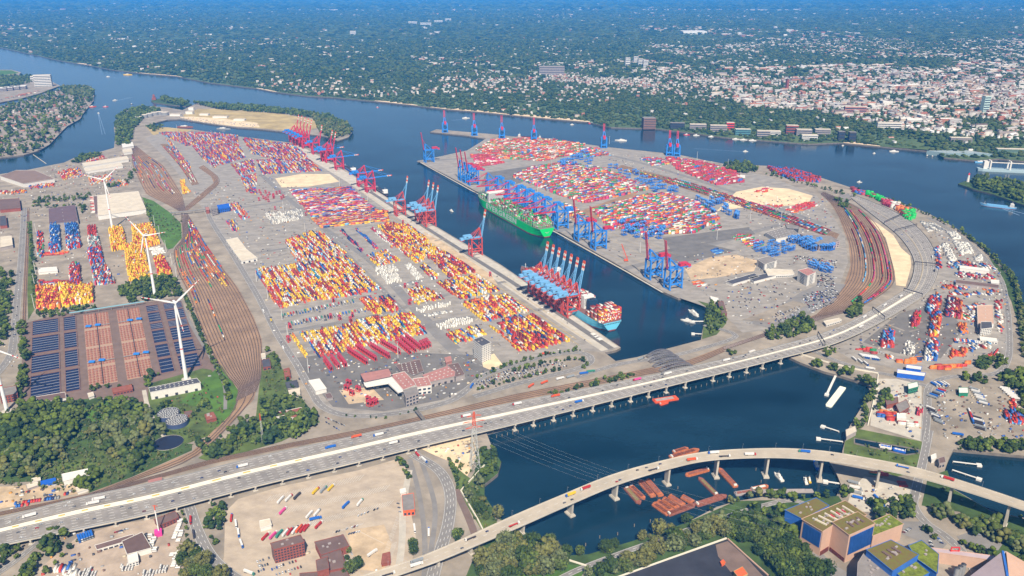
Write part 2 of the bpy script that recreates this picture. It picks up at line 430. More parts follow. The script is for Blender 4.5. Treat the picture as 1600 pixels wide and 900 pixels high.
def band_sheet(nm, px, wd, m, lay):
 _zk[0] += 1; z = 0.15*lay+0.004*(_zk[0] % 30)
 mb = MB().use(m); band(mb, [G(*p) for p in px], wd, z); return mb.build(nm)
_q([(560,288),(625,330),(700,378),(800,441),(955,545)], 14, M_dasph, 'quay_lane')
_q([(610,338),(690,390),(790,456),(900,530)], 1.2, M_ymark, 'quay_marking', 4)
_q([(600,338),(680,392),(780,460),(880,528)], 1.2, M_ymark, 'quay_marking', 4)
for p in ([(470,227),(550,273.5),(617,317.5),(687,358.5),(785,417),(967,542.5)], [(653,252),(735,295),(800,328),(870,361.5),(975,420.5),(1038,457)]):
 pass
_q([(657,254),(735,297),(800,330.5),(870,364),(975,422.5),(1036,457.5)], 5, M_conc, 'quay_edge', 4)
sheet('sand_lot', [(662,362),(692,378),(768,430),(778,446),(740,432),(690,398),(668,380)], M_dirt, 3)
sheet('sand_lot', [(430,279),(470,272),(515,272),(530,284),(480,292),(440,293)], M_sand, 3)
sheet('sand_lot', [(1120,330),(1150,300),(1190,292),(1232,295),(1270,306),(1262,320),(1225,322),(1195,320)], M_sand, 3)
sheet('sand_lot', [(1070,420),(1110,402),(1150,398),(1185,408),(1178,424),(1120,434),(1080,438)], M_dirt, 3)
sheet('sand_lot', [(1350,338),(1372,350),(1396,368),(1408,388),(1422,400),(1424,415),(1415,448),(1400,446),(1398,425),(1384,372),(1365,352)], M_sand, 3)
sheet('asphalt_yard', [(760,270),(850,256),(880,262),(800,290),(750,292)], M_dasph, 3)
sheet('asphalt_yard', [(885,338),(990,300),(1010,310),(905,352)], M_ball, 3)
sheet('asphalt_yard', [(1035,372),(1170,355),(1180,366),(1050,392)], M_dasph, 3)
sheet('asphalt_yard', [(1010,398),(1090,378),(1150,392),(1100,404),(1060,412)], M_dasph, 3)
sheet('car_park_paving', [(1255,455),(1290,440),(1322,445),(1300,475),(1265,490),(1200,512),(1170,505)], M_asph, 3)
sheet('paving', [(1160,500),(1240,470),(1262,476),(1210,505)], M_land, 4)
sheet('workshop_yard', [(455,560),(560,548),(740,555),(770,575),(735,602),(690,625),(600,643),(520,636),(490,600)], M_dasph, 2)
sheet('workshop_yard', [(530,610),(580,605),(600,625),(545,632)], M_dirt, 3)
sheet('sand_lot', [(752,560),(772,553),(785,570),(765,578),(755,574)], M_sand, 4)
# western industrial ground
sheet('industrial_yard', [(55,330),(150,305),(225,300),(258,400),(272,440),(200,468),(60,488),(45,470)], M_land, 1)
sheet('lawn', [(222,308),(240,314),(268,334),(283,350),(284,372),(270,388),(262,390),(245,360)], M_lawn, 2)
sheet('verge', [(40,345),(50,345),(56,480),(44,500)], M_grass, 2)
sheet('treatment_ground', [(38,505),(120,484),(280,466),(300,510),(340,580),(345,620),(290,640),(170,620),(90,640),(30,640)], M_brown, 1)
sheet('lawn', [(232,600),(316,576),(330,578),(345,600),(362,640),(330,680),(290,694),(262,690),(240,660),(236,640),(232,625)], M_grass, 2)
sheet('wood_floor', [(-60,650),(40,640),(90,628),(150,622),(230,640),(250,660),(262,690),(300,694),(300,704),(205,746),(140,770),(100,750),(0,755),(-60,760)], M_scrub, 2)
sheet('lawn', [(130,640),(170,625),(168,650),(140,662)], M_lawn, 3)
sheet('lawn', [(60,740),(150,700),(185,690),(200,740),(140,765),(110,745)], M_grass, 3)
sheet('lawn', [(280,200+430),(345,570),(372,610),(368,640),(340,668),(330,640)], M_lawn, 3)
sheet('lawn', [(410,560),(424,550),(470,620),(500,660),(440,690),(330,722),(310,716),(400,650)], M_grass, 2)
sheet('dirt_yard', [(-60,762),(30,760),(90,748),(140,750),(140,768),(20,792),(-60,806)], M_dirt, 3)
# lorry park, brick office and motorway foreground
sheet('lorry_park', [(352,800),(372,780),(440,760),(560,735),(625,716),(636,730),(640,790),(650,840),(640,905),(480,960),(330,960),(350,870)], M_lot, 1)
sheet('paving', [(540,830),(600,820),(612,850),(600,895),(560,890)], M_dirt, 2)
M_depot = mat('depot paving', S(182, 164, 146, K), 0.9, 0.28, 0.03, detail=9)
sheet('depot_yard', [(60,890),(120,840),(180,820),(280,805),(285,850),(290,930),(60,930)], M_depot, 1)
sheet('sand_lot', [(655,700),(690,690),(738,680),(746,712),(730,745),(704,722),(680,712)], M_sand, 2)
sheet('verge', [(700,722),(735,748),(750,725),(760,740),(752,775),(785,830),(760,840),(735,800),(716,765)], M_grass, 2)
sheet('riverside_bank', [(750,700),(772,704),(783,722),(778,740),(757,757),(757,775),(774,800),(786,815),(760,800),(740,765),(742,735)], M_scrub, 3)
sheet('riverside_bank', [(790,820),(826,837),(860,850),(887,868),(920,866),(990,845),(1072,817),(1150,783),(1230,781),(1310,775),(1320,790),(1180,806),(960,880),(860,905),(720,920),(745,860)], M_scrub, 1)
sheet('lawn', [(815,900),(860,880),(920,885),(900,912),(830,930)], M_lawn, 2)
sheet('wood_floor', [(900,905),(1000,860),(1140,810),(1220,795),(1240,850),(1300,900),(1290,960),(900,960)], M_scrub, 1)
sheet('coal_bed', [(960,905),(1136,843),(1180,880),(1215,910),(1200,960),(960,960)], M_coal, 3)
sheet('paving', [(1118,852),(1137,846),(1162,868),(1196,905),(1150,905),(1122,870)], M_brown, 4)
# right-hand container depots
sheet('container_depot', [(1285,535),(1360,510),(1405,478),(1460,440),(1475,395),(1452,345),(1500,368),(1560,430),(1578,470),(1574,560),(1520,575),(1420,580),(1330,562)], M_yard, 1)
sheet('asphalt_yard', [(1348,535),(1405,490),(1475,470),(1505,515),(1470,560),(1400,552)], M_dasph, 2)
sheet('storage_yard', [(1365,592),(1400,592),(1440,600),(1440,690),(1360,665)], M_conc, 1)
sheet('storage_yard', [(1455,600),(1520,590),(1600,610),(1640,700),(1470,690),(1455,650)], M_land, 1)
sheet('lock_bank', [(1320,692),(1330,668),(1440,690),(1445,735),(1400,745),(1318,710)], M_grass, 1)
sheet('gravel_yard', [(1330,765),(1350,745),(1380,748),(1420,760),(1440,775),(1420,800),(1340,800),(1325,785)], M_conc, 2)
sheet('verge', [(1545,400),(1575,430),(1592,455),(1602,505),(1640,570),(1610,570),(1580,470)], M_scrub, 2)
sheet('verge', [(1480,735),(1490,765),(1550,800),(1640,820),(1640,900),(1560,880),(1500,800),(1440,790),(1450,745)], M_scrub, 1)
sheet('car_park_paving', [(1410,815),(1440,815),(1480,850),(1470,860),(1410,835)], M_asph, 2)
sheet('car_park_paving', [(1495,838),(1530,826),(1570,845),(1560,860),(1510,858)], M_asph, 2)
sheet('plant_yard', [(1200,820),(1230,808),(1260,840),(1300,880),(1340,905),(1300,930),(1240,880)], M_asph, 2)
sheet('lock_water_wall', [(1334,684),(1437,702),(1437,709),(1415,712),(1334,694)], M_quay, 2)
sheet('lock_water', [(1336,686),(1435,704),(1435,707.5),(1415,710),(1336,692)], mw, 3)
sheet('verge', [(1090,470),(1104,480),(1100,500),(1097,530),(1120,523),(1135,505),(1128,480)], M_grass, 2)
# ---- roads
road('road', [(322,322),(330,345),(360,392),(400,458),(432,520),(462,567),(485,608),(505,636),(550,650),(625,645),(700,628),(735,605),(760,585),(800,573),(850,557),(900,551),(920,556),(922,566),(900,577),(840,592),(800,602),(740,620)], 15, M_asph, 2, 3)
road('road', [(407,272),(450,310),(507,357),(575,405),(620,452),(690,532),(740,572)], 18, M_asph, 3, 2, mark=False)
road('road', [(1445,690),(1449,640),(1452,605),(1480,590),(1520,588),(1560,582),(1575,560),(1577,525),(1572,470),(1560,430),(1525,390),(1490,362),(1450,340)], 13, M_asph, 2, 3)
road('road', [(1452,605),(1400,588),(1360,580),(1310,565),(1270,548)], 12, M_asph, 2, 3)
road('road', [(1452,672),(1442,722),(1430,770),(1428,790),(1445,815),(1480,840),(1510,870),(1530,905)], 13, M_asph, 2, 3)
road('road', [(860,912),(905,890),(962,868),(1030,844),(1100,820),(1170,797),(1237,782),(1280,800)], 9, M_asph, 2, 3)
road('road', [(290,778),(297,795),(307,825),(325,862),(350,890),(400,925)], 15, M_asph, 3, 3)
road('road', [(38,325),(36,360),(32,420),(28,455),(22,525),(14,560),(-20,600)], 16, M_asph, 2, 3)
road('road', [(-30,915),(20,880),(62,847),(100,826),(130,808)], 9, M_asph, 2, 3)
road('road', [(640,717),(652,760),(662,820),(664,880),(660,930)], 7, M_asph, 1, 3)
road('road', [(645,710),(685,735),(703,770),(700,820),(682,880),(670,930)], 17, M_asph, 4, 4)
road('road', [(652,705),(672,760),(680,800),(675,850),(668,890)], 7, M_asph, 1, 3)
road('road', [(640,735),(630,790),(628,850),(620,905)], 9, M_conc, 1, 3)
road('road', [(225,610),(232,640),(245,665),(262,690)], 7, M_conc, 1, 3, False)
road('road', [(280,466),(300,510),(330,560),(350,600),(352,640)], 6, M_asph, 1, 3, False)
road('road', [(712,765),(728,800),(740,830),(745,850)], 10, M_brown, 1, 3, False)
road('road', [(1100,508),(1150,525),(1095,545),(1040,558),(965,570),(900,590)], 12, M_asph, 2, 4)
for k in ([(335,330),(420,318),(520,300),(600,330)], [(432,520),(520,506),(610,487),(700,460),(790,440)], [(400,395),(470,384),(560,365)], [(470,555),(600,520),(700,500),(880,480)], [(660,520),(600,455),(540,395),(500,350)], [(715,545),(640,470),(600,420)]):
 road('yard_lane', k, 14, M_asph, 1, 2, False)
for k in ([(652,253),(760,245),(850,240)], [(870,362),(1000,322),(1060,300)], [(975,420),(1060,398),(1180,362),(1260,340)], [(860,224),(960,244),(1060,272),(1180,312),(1290,352)]):
 road('yard_lane', k, 22, M_asph, 1, 2, False)
# ---- rails
M_sleep = mat('sleepers', S(90, 68, 54, K), 0.95, 0.2, 0.1); M_rail = mat('rail steel', S(168, 150, 140, K), 0.5)
def lerp_lines(A, B, f):
 return [((1-f)*a[0]+f*b[0], (1-f)*a[1]+f*b[1]) for a, b in zip(A, B)]
RAILS = {}
def track(mb1, mb2, px, z):
 pts = smooth_px([G(*p) for p in px], 4)
 band(mb1, pts, 2.2, z)
 for o_ in (-0.75, 0.75): band(mb2, pts, 0.22, z+0.12, o_)
 return pts
def yard(key, A, B, n, spread=1.0):
 """ballast bed with n tracks between two edge lines"""
 sheet('ballast', list(A)+list(B)[::-1], M_ball, 3)
 z = 0.85; out = []
 root = []
 for i in range(n):
  f = (i+0.5)/n
  m1 = MB().use(M_sleep); m2 = MB().use(M_rail)
  out.append(track(m1, m2, lerp_lines(A, B, f), z+0.003*(i % 5)))
  m1.use(M_rail); m1.add(m2.v, m2.f)
  o = tag(m1.build('railway_track'), kind='structure')
 RAILS[key] = out
yard('upper', [(205,232),(207,258),(214,275),(228,303),(258,318),(282,331)], [(213,228),(232,243),(255,258),(272,283),(285,306),(290,330)], 13)
yard('mid', [(250,225),(265,242),(282,262),(300,290)], [(262,225),(280,243),(297,262),(311,288)], 5)
yard('mid2', [(310,262),(330,276),(334,286),(312,304),(288,325)], [(318,258),(340,275),(342,288),(320,308),(291,331)], 4)
yard('lower', [(283,333),(285,372),(271,392),(277,425),(292,455),(312,508),(335,560),(352,587),(371,607),(368,628)], [(292,333),(303,350),(322,382),(348,418),(372,450),(397,497),(409,530),(410,560),(408,590),(400,612)], 17)
yard('tail', [(368,620),(352,655),(300,706),(207,746),(140,771),(0,800),(-80,815)], [(403,600),(396,625),(310,712),(212,751),(142,776),(0,806),(-80,822)], 3)
yard('curve', [(1282,303),(1298,318),(1310,338),(1326,380),(1329,415),(1318,447),(1276,491),(1237,507),(1200,519),(1130,543)], [(1287,300),(1325,316),(1352,332),(1381,367),(1398,425),(1392,450),(1345,480),(1290,497),(1205,523),(1132,547)], 16)
yard('main', [(1132,541),(1075,563),(960,586),(800,617),(700,641),(580,668),(480,687),(400,703),(330,718),(250,741),(140,772)], [(1132,550),(1078,572),(965,595),(805,627),(705,650),(585,676),(482,694),(402,710),(332,725),(252,747),(142,777)], 4)
yard('quayrail', [(955,262),(1060,292),(1200,338),(1306,375)], [(972,258),(1072,284),(1210,328),(1312,366)], 6)
yard('west', [(42,325),(41,360),(38,420),(36,470),(34,520)], [(46,325),(46,360),(44,420),(42,470),(40,520)], 2)
# ---- air: one even box of pale haze round everything
mh = bpy.data.materials.new('haze air'); mh.use_nodes = True
_n = mh.node_tree.nodes; _n.clear()
_pv = _n.new('ShaderNodeVolumePrincipled'); _o = _n.new('ShaderNodeOutputMaterial')
_pv.inputs['Density'].default_value = 3.0e-5
_pv.inputs['Color'].default_value = (0.05, 0.35, 1.0, 1); _pv.inputs['Anisotropy'].default_value = -0.4
mh.node_tree.links.new(_pv.outputs[0], _o.inputs['Volume'])
mb = MB().use(mh); mb.box(-72000, 72000, -4000, 75000, -12.0, 720.0)
tag(mb.build('haze'), kind='stuff')
# ================================================================== CRANES, SHIPS, CARRIERS, WIND TURBINES
P_red = mat('crane red', S(206, 82, 70, K), 0.5, 0.12, 0.2); P_pink = mat('crane crimson', S(206, 56, 78, K), 0.5, 0.12, 0.2)
P_lblue = mat('crane pale blue', S(122, 182, 228, K), 0.5, 0.1, 0.2); P_blue = mat('crane blue', S(58, 138, 224, K), 0.5, 0.12, 0.2)
P_dblue = mat('crane deep blue', S(48, 106, 206, K), 0.5, 0.12, 0.2)
P_orange = mat('signal orange', S(226, 92, 46, K), 0.5, 0.1, 0.3); P_dark = mat('dark machinery', S(60, 60, 66, K), 0.6)
P_glass = mat('window glass', S(50, 62, 78, K), 0.15, spec=0.6); P_grey = mat('grey steel', S(150, 150, 150, K), 0.5, 0.1, 0.2)
P_yellow = mat('yellow paint', S(232, 186, 40, K), 0.5, 0.1, 0.2); P_green = mat('green paint', S(26, 212, 104, K), 0.45, 0.06, 0.05)
P_rubber = mat('tyre rubber', S(44, 44, 46, K), 0.8)
def make_crane(name, label, loc, rz, group, leg, girder, boom, house, tip=None, ang=80.0, gauge=30.0, wid=20.0, hz=48.0, bl=72.0, back=26.0, tk=1.25):
 """ship-to-shore gantry: x points at the water, waterside rail at x = 0"""
 t = thing(name, label, 'crane', loc, rz, group)
 w2 = wid/2
 for x in (0, -gauge):
  for y in (-w2, w2):
   m = MB().use(leg); m.bar((x, y, 1.5), (x, y*0.92, hz), 2.1*tk, 2.4*tk); part('leg', m, t)
  m = MB().use(leg); m.bar((x, -w2-4, 1.6), (x, w2+4, 1.6), 2.0, 1.6)
  for y in (-w2-2, -w2+2, w2-2, w2+2): m.cbox(x, y, 0.1, 1.6, 3.0, 1.2)
  part('bogie_beam', m, t)
  m = MB().use(leg); m.bar((x, -w2, 14), (x, w2, 14), 2.2*tk, 2.4*tk); m.bar((x, -w2, 15), (x, 0, 30), 1.0*tk); m.bar((x, w2, 15), (x, 0, 30), 1.0*tk); part('portal_beam', m, t)
  m = MB().use(leg); m.bar((x, -w2, hz), (x, w2, hz), 2.0*tk, 2.2*tk); part('upper_beam', m, t)
 for y in (-w2, w2):
  m = MB().use(leg); m.bar((0, y, 14), (-gauge, y, 14), 1.8*tk, 2.0*tk); m.bar((0, y, 15), (-gauge, y*0.93, hz-2), 1.3*tk); m.bar((0, y*.94, hz), (-gauge, y*.94, hz), 1.6, 1.8)
  m.bar((-gauge*.5, y, 14), (-gauge, y, 2.5), 1.0); part('brace', m, t)
 m = MB().use(girder)
 for y in (-3.6, 3.6): m.bar((3, y, hz+1.5), (-gauge-back, y, hz+1.5), 1.5, 2.6)
 for k in range(7):
  x = 2-(gauge+back)*k/6.2; m.bar((x, -3.6, hz+1.5), (x, 3.6, hz+1.5), 0.9)
 part('girder', m, t)
 # A-frame above the waterside legs and back stays
 m = MB().use(leg); ax, az = -3.0, hz+26
 for y in (-w2*.55, w2*.55):
  m.bar((0, y, hz), (ax, y*.35, az), 1.6*tk); m.bar((-gauge*.8, y, hz+2), (ax, y*.35, az), 1.1*tk); m.bar((-gauge-back*.4, y*.5, hz+3), (ax, y*.35, az), 0.6)
  m.bar((ax*.5, y*.7, hz+13), (-gauge*.4, y*.8, hz+3), 0.7)
 m.bar((ax, -3, az), (ax, 3, az), 2.2)
 part('a_frame', m, t)
 a = R(ang); c, s = math.cos(a), math.sin(a)
 pt = lambda d, y, h=0: (3+d*c-h*s, y, hz+1.5+d*s+h*c)
 m = MB().use(boom)
 l0 = bl*0.72 if tip else bl
 for y in (-2.7, 2.7): m.bar(pt(0, y), pt(l0, y), 1.4, 2.4)
 for k in range(1, 9): m.bar(pt(l0*k/9, -2.7), pt(l0*k/9, 2.7), 0.7)
 if ang > 45:
  for y in (-2, 2): m.bar(pt(bl*.62, y, 1.2), (ax, y, az), 0.5)
 else:
  for y in (-2, 2): m.bar(pt(bl*.55, y, 1.2), (ax, y, az), 0.7); m.bar(pt(bl*.93, y, 1.2), (ax, y, az), 0.7)
 bo = part('boom', m, t)
 if tip:
  m = MB(); q = (bl-l0)/4
  for k in range(4):
   m.use(tip if k % 2 == 1 else M_white)
   for y in (-2.7, 2.7): m.bar(pt(l0+q*k, y), pt(l0+q*(k+1), y), 1.7, 2.7)
  m.use(tip); m.bar(pt(bl, -3.4), pt(bl, 3.4), 1.8, 2.6); m.bar(pt(l0+q*1.5, -2.7), pt(l0+q*1.5, 2.7), 1.2); m.bar(pt(l0+q*2.6, -2.7), pt(l0+q*2.6, 2.7), 1.2)
  part('boom_tip', m, bo)
 m = MB().use(house); m.box(-gauge-back*.75, -gauge+3, -5.4, 5.4, hz+3.2, hz+10.5); m.box(-gauge-back*.72, -gauge+2, -5.7, 5.7, hz+10.5, hz+11)
 m.use(P_dark); m.box(-gauge-back*.5, -gauge-back*.3, -5.46, 5.46, hz+5, hz+7)
 part('machinery_house', m, t)
 m = MB().use(house); m.box(-gauge-back-3, -gauge-back*.8, -4.4, 4.4, hz-1.5, hz+5); m.use(leg); m.box(-gauge-back-4, -gauge-back*.7, -6, 6, hz-2.2, hz-1.6); part('counterweight', m, t)
 m = MB().use(house); m.box(-6, -2.5, -1.6, 1.6, hz-4.6, hz-1.2); m.use(P_glass); m.box(-2.5, -2.4, -1.3, 1.3, hz-4.2, hz-2); m.box(-5.6, -3, -1.66, 1.66, hz-4.2, hz-2.4); part('operator_cab', m, t)
 m = MB().use(P_grey); 
 for k in range(4): m.bar((-gauge+(2 if k % 2 else -2), w2+1.2, 3+11*k), (-gauge+(-2 if k % 2 else 2), w2+1.2, 14+11*k), 0.8, 0.3)
 part('stair', m, t)
 return t
AE = R(27.1)                    # outward normal of the western quay
def dir2(a): return Vector((math.cos(a), math.sin(a), 0))
p0, p1 = G(592, 300), G(970, 543); _d = (p1-p0).normalized(); AE = math.atan2(_d.x, -_d.y)   # normal: +90deg of the quay run
NE_ = Vector((-_d.y, _d.x, 0));  AE = math.atan2(NE_.y, NE_.x); QE = _d
p0, p1 = G(652, 251), G(1037, 455); QB = (p1-p0).normalized(); NB_ = Vector((QB.y, -QB.x, 0)); AB = math.atan2(NB_.y, NB_.x)
YE = math.atan2(QE.y, QE.x); YB = math.atan2(NB_.y, NB_.x)
g_near = 'red cranes in the tight row beside the pale blue ship'
foot = G(901, 491); step = 26.0
cr0 = make_crane('gantry_crane', 'red gantry crane with raised striped boom at the southern end of the row of seven', foot, AE, g_near, P_red, P_lblue, P_lblue, P_lblue, P_orange)
ords = ['second', 'third', 'fourth', 'fifth', 'sixth', 'seventh']
for k in range(6):
 dup(cr0, foot-QE*step*(k+1), AE, f'{ords[k]} red gantry crane from the southern end of the row beside the pale blue ship')
def on_quay(px, py): return G(px, py)
dup(cr0, G(752, 397)-NE_*2, AE, 'lone red gantry crane with raised striped boom on the bare stretch of western quay', 'red cranes along the western quay')
for k, (x, y) in enumerate([(680, 352), (673, 347), (666, 342.5), (633, 335)]):
 lab = ['southernmost of the close trio of red cranes with raised booms across from the green ship', 'middle of the close trio of red cranes with raised booms across from the green ship', 'northernmost of the close trio of red cranes with raised booms across from the green ship', 'red gantry crane with raised boom standing just north of the close trio'][k]
 dup(cr0, G(x, y)-NE_*2, AE, lab, 'red cranes along the western quay')
g_dn = 'red cranes with lowered blue booms on the western quay'
cd0 = make_crane('gantry_crane', 'red gantry crane with lowered blue boom, nearest of the lowered ones', G(586, 299)-NE_*2, AE, g_dn, P_pink, P_blue, P_blue, P_blue, P_orange, ang=1.5, bl=62, tk=1.6)
for k, (x, y) in enumerate([(573, 290), (537, 264), (515, 251)]):
 dup(cd0, G(x, y)-NE_*2, AE, ['red gantry crane with lowered blue boom, second nearest of its kind', 'red gantry crane with lowered boom standing alone beside a small ship', 'red gantry crane with lowered boom at the foot of the northern crane cluster'][k])
g_cl = 'crimson cranes clustered at the northern end of the western quay'
cu0 = make_crane('gantry_crane', 'crimson gantry crane with raised boom at the southern edge of the northern cluster', G(521, 253)-NE_*2, AE, g_cl, P_pink, P_pink, P_pink, P_blue, P_orange, ang=76, tk=1.9)
for k, (x, y) in enumerate([(516, 249.5), (500, 240), (484, 231), (479, 228), (474, 225.5), (469, 223), (464, 221)]):
 dup(cu0, G(x, y)-NE_*2, AE, ['crimson crane with raised boom second from the south in the northern cluster', 'crimson crane with raised boom in the middle of the northern cluster', 'crimson crane with raised boom where the northern cluster begins to close up', 'crimson crane with striped boom tip fourth from the north end of the quay', 'crimson crane with striped boom tip third from the north end of the quay', 'crimson crane with striped boom tip second from the north end of the quay', 'crimson crane with striped boom tip at the north end of the quay'][k])
# eastern quay: blue cranes with red booms
g_b = 'blue cranes with red booms on the eastern quay'
cb0 = make_crane('gantry_crane', 'blue gantry crane with raised red boom nearest the dock head', G(1040, 452)-NB_*3, AB, g_b, P_blue, P_blue, P_pink, P_pink, None, ang=82, gauge=35, wid=22, hz=50, tk=1.6)
for k, (x, y) in enumerate([(1010, 436), (925, 390), (899, 376.5), (731, 289.5), (724, 286), (717, 282), (663, 254)]):
 dup(cb0, G(x, y)-NB_*3, AB, ['blue gantry crane with raised red boom second from the dock head', 'southern of two blue cranes with raised red booms just behind the green ship stern', 'northern of two blue cranes with raised red booms just behind the green ship stern', 'blue crane with raised red boom just ahead of the green ship bow', 'middle of three blue cranes ahead of the green ship bow', 'blue crane on the far side of the trio ahead of the green ship bow', 'lone blue crane with raised crimson boom at the tip of the eastern terminal'][k])
g_bd = 'blue cranes reaching over the green ship'
ce0 = make_crane('gantry_crane', 'blue crane with lowered red boom over the stern of the green ship', G(867, 358)-NB_*3, AB, g_bd, P_blue, P_blue, P_pink, P_blue, None, ang=1.0, gauge=35, wid=22, hz=52, tk=1.6)
for k, (x, y) in enumerate([(849, 349.5), (832, 340.5), (819, 334), (806, 327), (793, 320.5), (776, 313), (760, 305)]):
 dup(ce0, G(x, y)-NB_*3, AB, f'blue crane with lowered red boom over the green ship, {ords[k] if k < 6 else "eighth"} from its stern')
# far river quay
g_f = 'blue cranes on the outer river quay'
FAR = [(695, 206, 'at the very tip of the outer jetty'), (741, 211, 'second along the outer jetty from its tip'), (784, 215, 'third along the outer jetty beside moored ships'), (834, 219, 'with lowered boom between two moored ships'), (943, 230, 'standing alone along the river quay'), (1045, 242, 'left of the pair at the river bend'), (1057, 243, 'right of the pair at the river bend')]
AF = R(100)
cf0 = None
for k, (x, y, s) in enumerate(FAR):
 if cf0 is None:
  cf0 = make_crane('gantry_crane', 'blue gantry crane with raised red boom '+s, G(x, y), AF, g_f, P_blue, P_blue, P_pink, P_pink, None, ang=82, gauge=22, wid=24, hz=44, bl=58, back=16, tk=1.9)
 else: dup(cf0, G(x, y), AF+R(-3*k), 'blue gantry crane with raised red boom '+s)
# ------------------------------------------------------------------ straddle carriers
def make_carrier(label, loc, rz, group, m1, m2):
 t = thing('straddle_carrier', label, 'straddle carrier', loc, rz, group)
 for x in (-3.9, 3.9):
  for y in (-2.2, 2.2):
   m = MB().use(m1); m.bar((x, y, 1.4), (x, y, 9.6), 0.75); part('leg', m, t)
 for y in (-2.2, 2.2):
  m = MB().use(m1); m.box(-5, 5, y-.45, y+.45, 0.9, 1.7); m.use(P_rubber)
  for x in (-3.8, -1.3, 1.3, 3.8): m.box(x-.6, x+.6, y-.3, y+.3, 0, 1.2)
  part('wheel_beam', m, t)
  m = MB().use(m1); m.bar((-4.9, y, 9.8), (4.9, y, 9.8), 0.8, 1.0); part('top_beam', m, t)
 m = MB().use(m2); m.box(-4.6, -1.2, -2.5, 2.5, 10.3, 11.6); m.box(1.6, 4.4, -2.5, 2.5, 10.3, 11.2); part('machinery_deck', m, t)
 m = MB().use(P_dark); m.box(-3, 3, -1.2, 1.2, 6.8, 7.4); part('spreader', m, t)
 m = MB().use(m2); m.box(4.4, 6.2, -2.3, -.4, 8.2, 10.2); m.use(P_glass); m.box(6.2, 6.26, -2.1, -.6, 8.5, 9.8); part('cab', m, t)
 return t
sr0 = None; NSC = [0]
def carriers(px_list, group, label, m1, m2, rz, key, sc_=None):
 proto = CAR.get(key)
 for p in px_list:
  q = p if isinstance(p, Vector) else G(*p)
  if proto is None: proto = CAR[key] = make_carrier(label, q, rz, group, m1, m2)
  else: dup(proto, q, rz, label, group, sc_)
CAR = {}
P_scr = mat('carrier red', S(222, 64, 62, K), 0.5, 0.15, 0.3); P_scn = mat('carrier dark red', S(190, 62, 84, K), 0.5, 0.15, 0.3)
def grid_px(c0, c1, c2, nu, nv):
 """world grid spanned by three photo points"""
 a, b, c = G(*c0), G(*c1), G(*c2)
 return [a+(b-a)*(i/max(1, nu-1))+(c-a)*(j/max(1, nv-1)) for i in range(nu) for j in range(nv)]
GR = [((508,566),(530,560),(517,579),3,4,'red straddle carriers in the westernmost parked block','red straddle carrier parked in the westernmost block by the workshop'),
      ((545,551),(559,546),(572,569),2,11,'red straddle carriers in the long block beside the westernmost one','red straddle carrier parked in the long double file of carriers'),
      ((581,544),(597,538),(607,560),2,10,'red straddle carriers in the third parked block','red straddle carrier parked in the third block, north of the workshop roofs'),
      ((620,536),(636,530),(640,553),3,8,'red straddle carriers in the block beside the white mast','red straddle carrier parked in the block beside the tall light mast'),
      ((658,541),(667,537),(662,546),3,2,'red straddle carriers in the smallest parked block','red straddle carrier parked in the smallest and easternmost block')]
for c0, c1, c2, nu, nv, g, lab in GR: carriers(grid_px(c0, c1, c2, nu, nv), g, lab, P_scr, P_scn, YE, 'red')
carriers([(577,635),(583,633),(576,628),(587,631),(542,610),(550,618),(560,612),(545,602)], 'red straddle carriers in front of the workshop doors', 'red straddle carrier standing in front of the open workshop doors', P_scr, P_scn, YE+.5, 'red')
for x, y, s in [(521,472,'in the lane under the largest yellow and red stack'),(517,498,'among the lines of parked trailers'),(531,500,'beside the trailer line, one of a pair'),(551,496,'at the end of the trailer line'),(548,503,'in front of the trailer line end'),(640,476,'beside the white container rows'),(633,450,'under the block next to the white containers'),(651,449,'right of the white container lot'),(766,432,'alone on the sandy quay strip'),(599,333,'at the quay end of the northern blocks'),(555,305,'beside the northern red blocks'),(630,350,'close to the western quay cranes'),(453,513,'at the western yard road'),(451,533,'at the head of the yellow row'),(478,337,'beside the light grey container lot'),(430,328,'among the northern carrier group'),(620,338,'under the middle quay cranes')]:
 carriers([(x, y)], 'red straddle carriers out in the western yard', 'red straddle carrier '+s, P_scr, P_scn, YE+rnd.uniform(-.3, .3), 'red')
carriers([(403+rnd.uniform(0,42), 300+rnd.uniform(0,16)) for _ in range(16)], 'crimson carriers crowded west of the grey lot', 'crimson straddle carrier in the crowd west of the grey container lot', P_scr, P_scn, YE, 'red')
P_scb = mat('carrier blue', S(60, 124, 216, K), 0.5, 0.15, 0.3); P_scv = mat('carrier pale blue', S(96, 160, 232, K), 0.5, 0.15, 0.3)
def scatter(poly, n):
 ps = GG(poly); out = []
 x0, x1 = min(p.x for p in ps), max(p.x for p in ps); y0, y1 = min(p.y for p in ps), max(p.y for p in ps)
 while len(out) < n:
  x, y = rnd.uniform(x0, x1), rnd.uniform(y0, y1)
  if inside(ps, np.array([x]), np.array([y]))[0] and all((v.x-x)**2+(v.y-y)**2 > 60 for v in out): out.append(Vector((x, y, 0)))
 return out
BL = [([(870,256),(915,238),(930,258),(880,264)], 26, 'beside the northern stacks of the eastern terminal'), ([(945,262),(962,258),(1060,300),(1036,306)], 26, 'in the lane between the stacks and the quay railway'),
      ([(968,352),(990,345),(1046,362),(1030,376),(975,370)], 22, 'at the southern foot of the eastern stacks'), ([(1085,312),(1130,316),(1165,345),(1110,335)], 20, 'along the eastern edge of the red stacks'),
      ([(1165,386),(1215,378),(1245,390),(1205,404)], 40, 'parked north of the office blocks'), ([(1232,378),(1275,396),(1305,390),(1265,374)], 22, 'parked beside the workshop of the eastern terminal'), ([(812,240),(850,238),(850,248),(815,252)], 4, 'on the empty lanes near the terminal tip'),
      ([(1265,408),(1302,418),(1297,428),(1262,418)], 18, 'parked in a line beside the curved rail yard')]
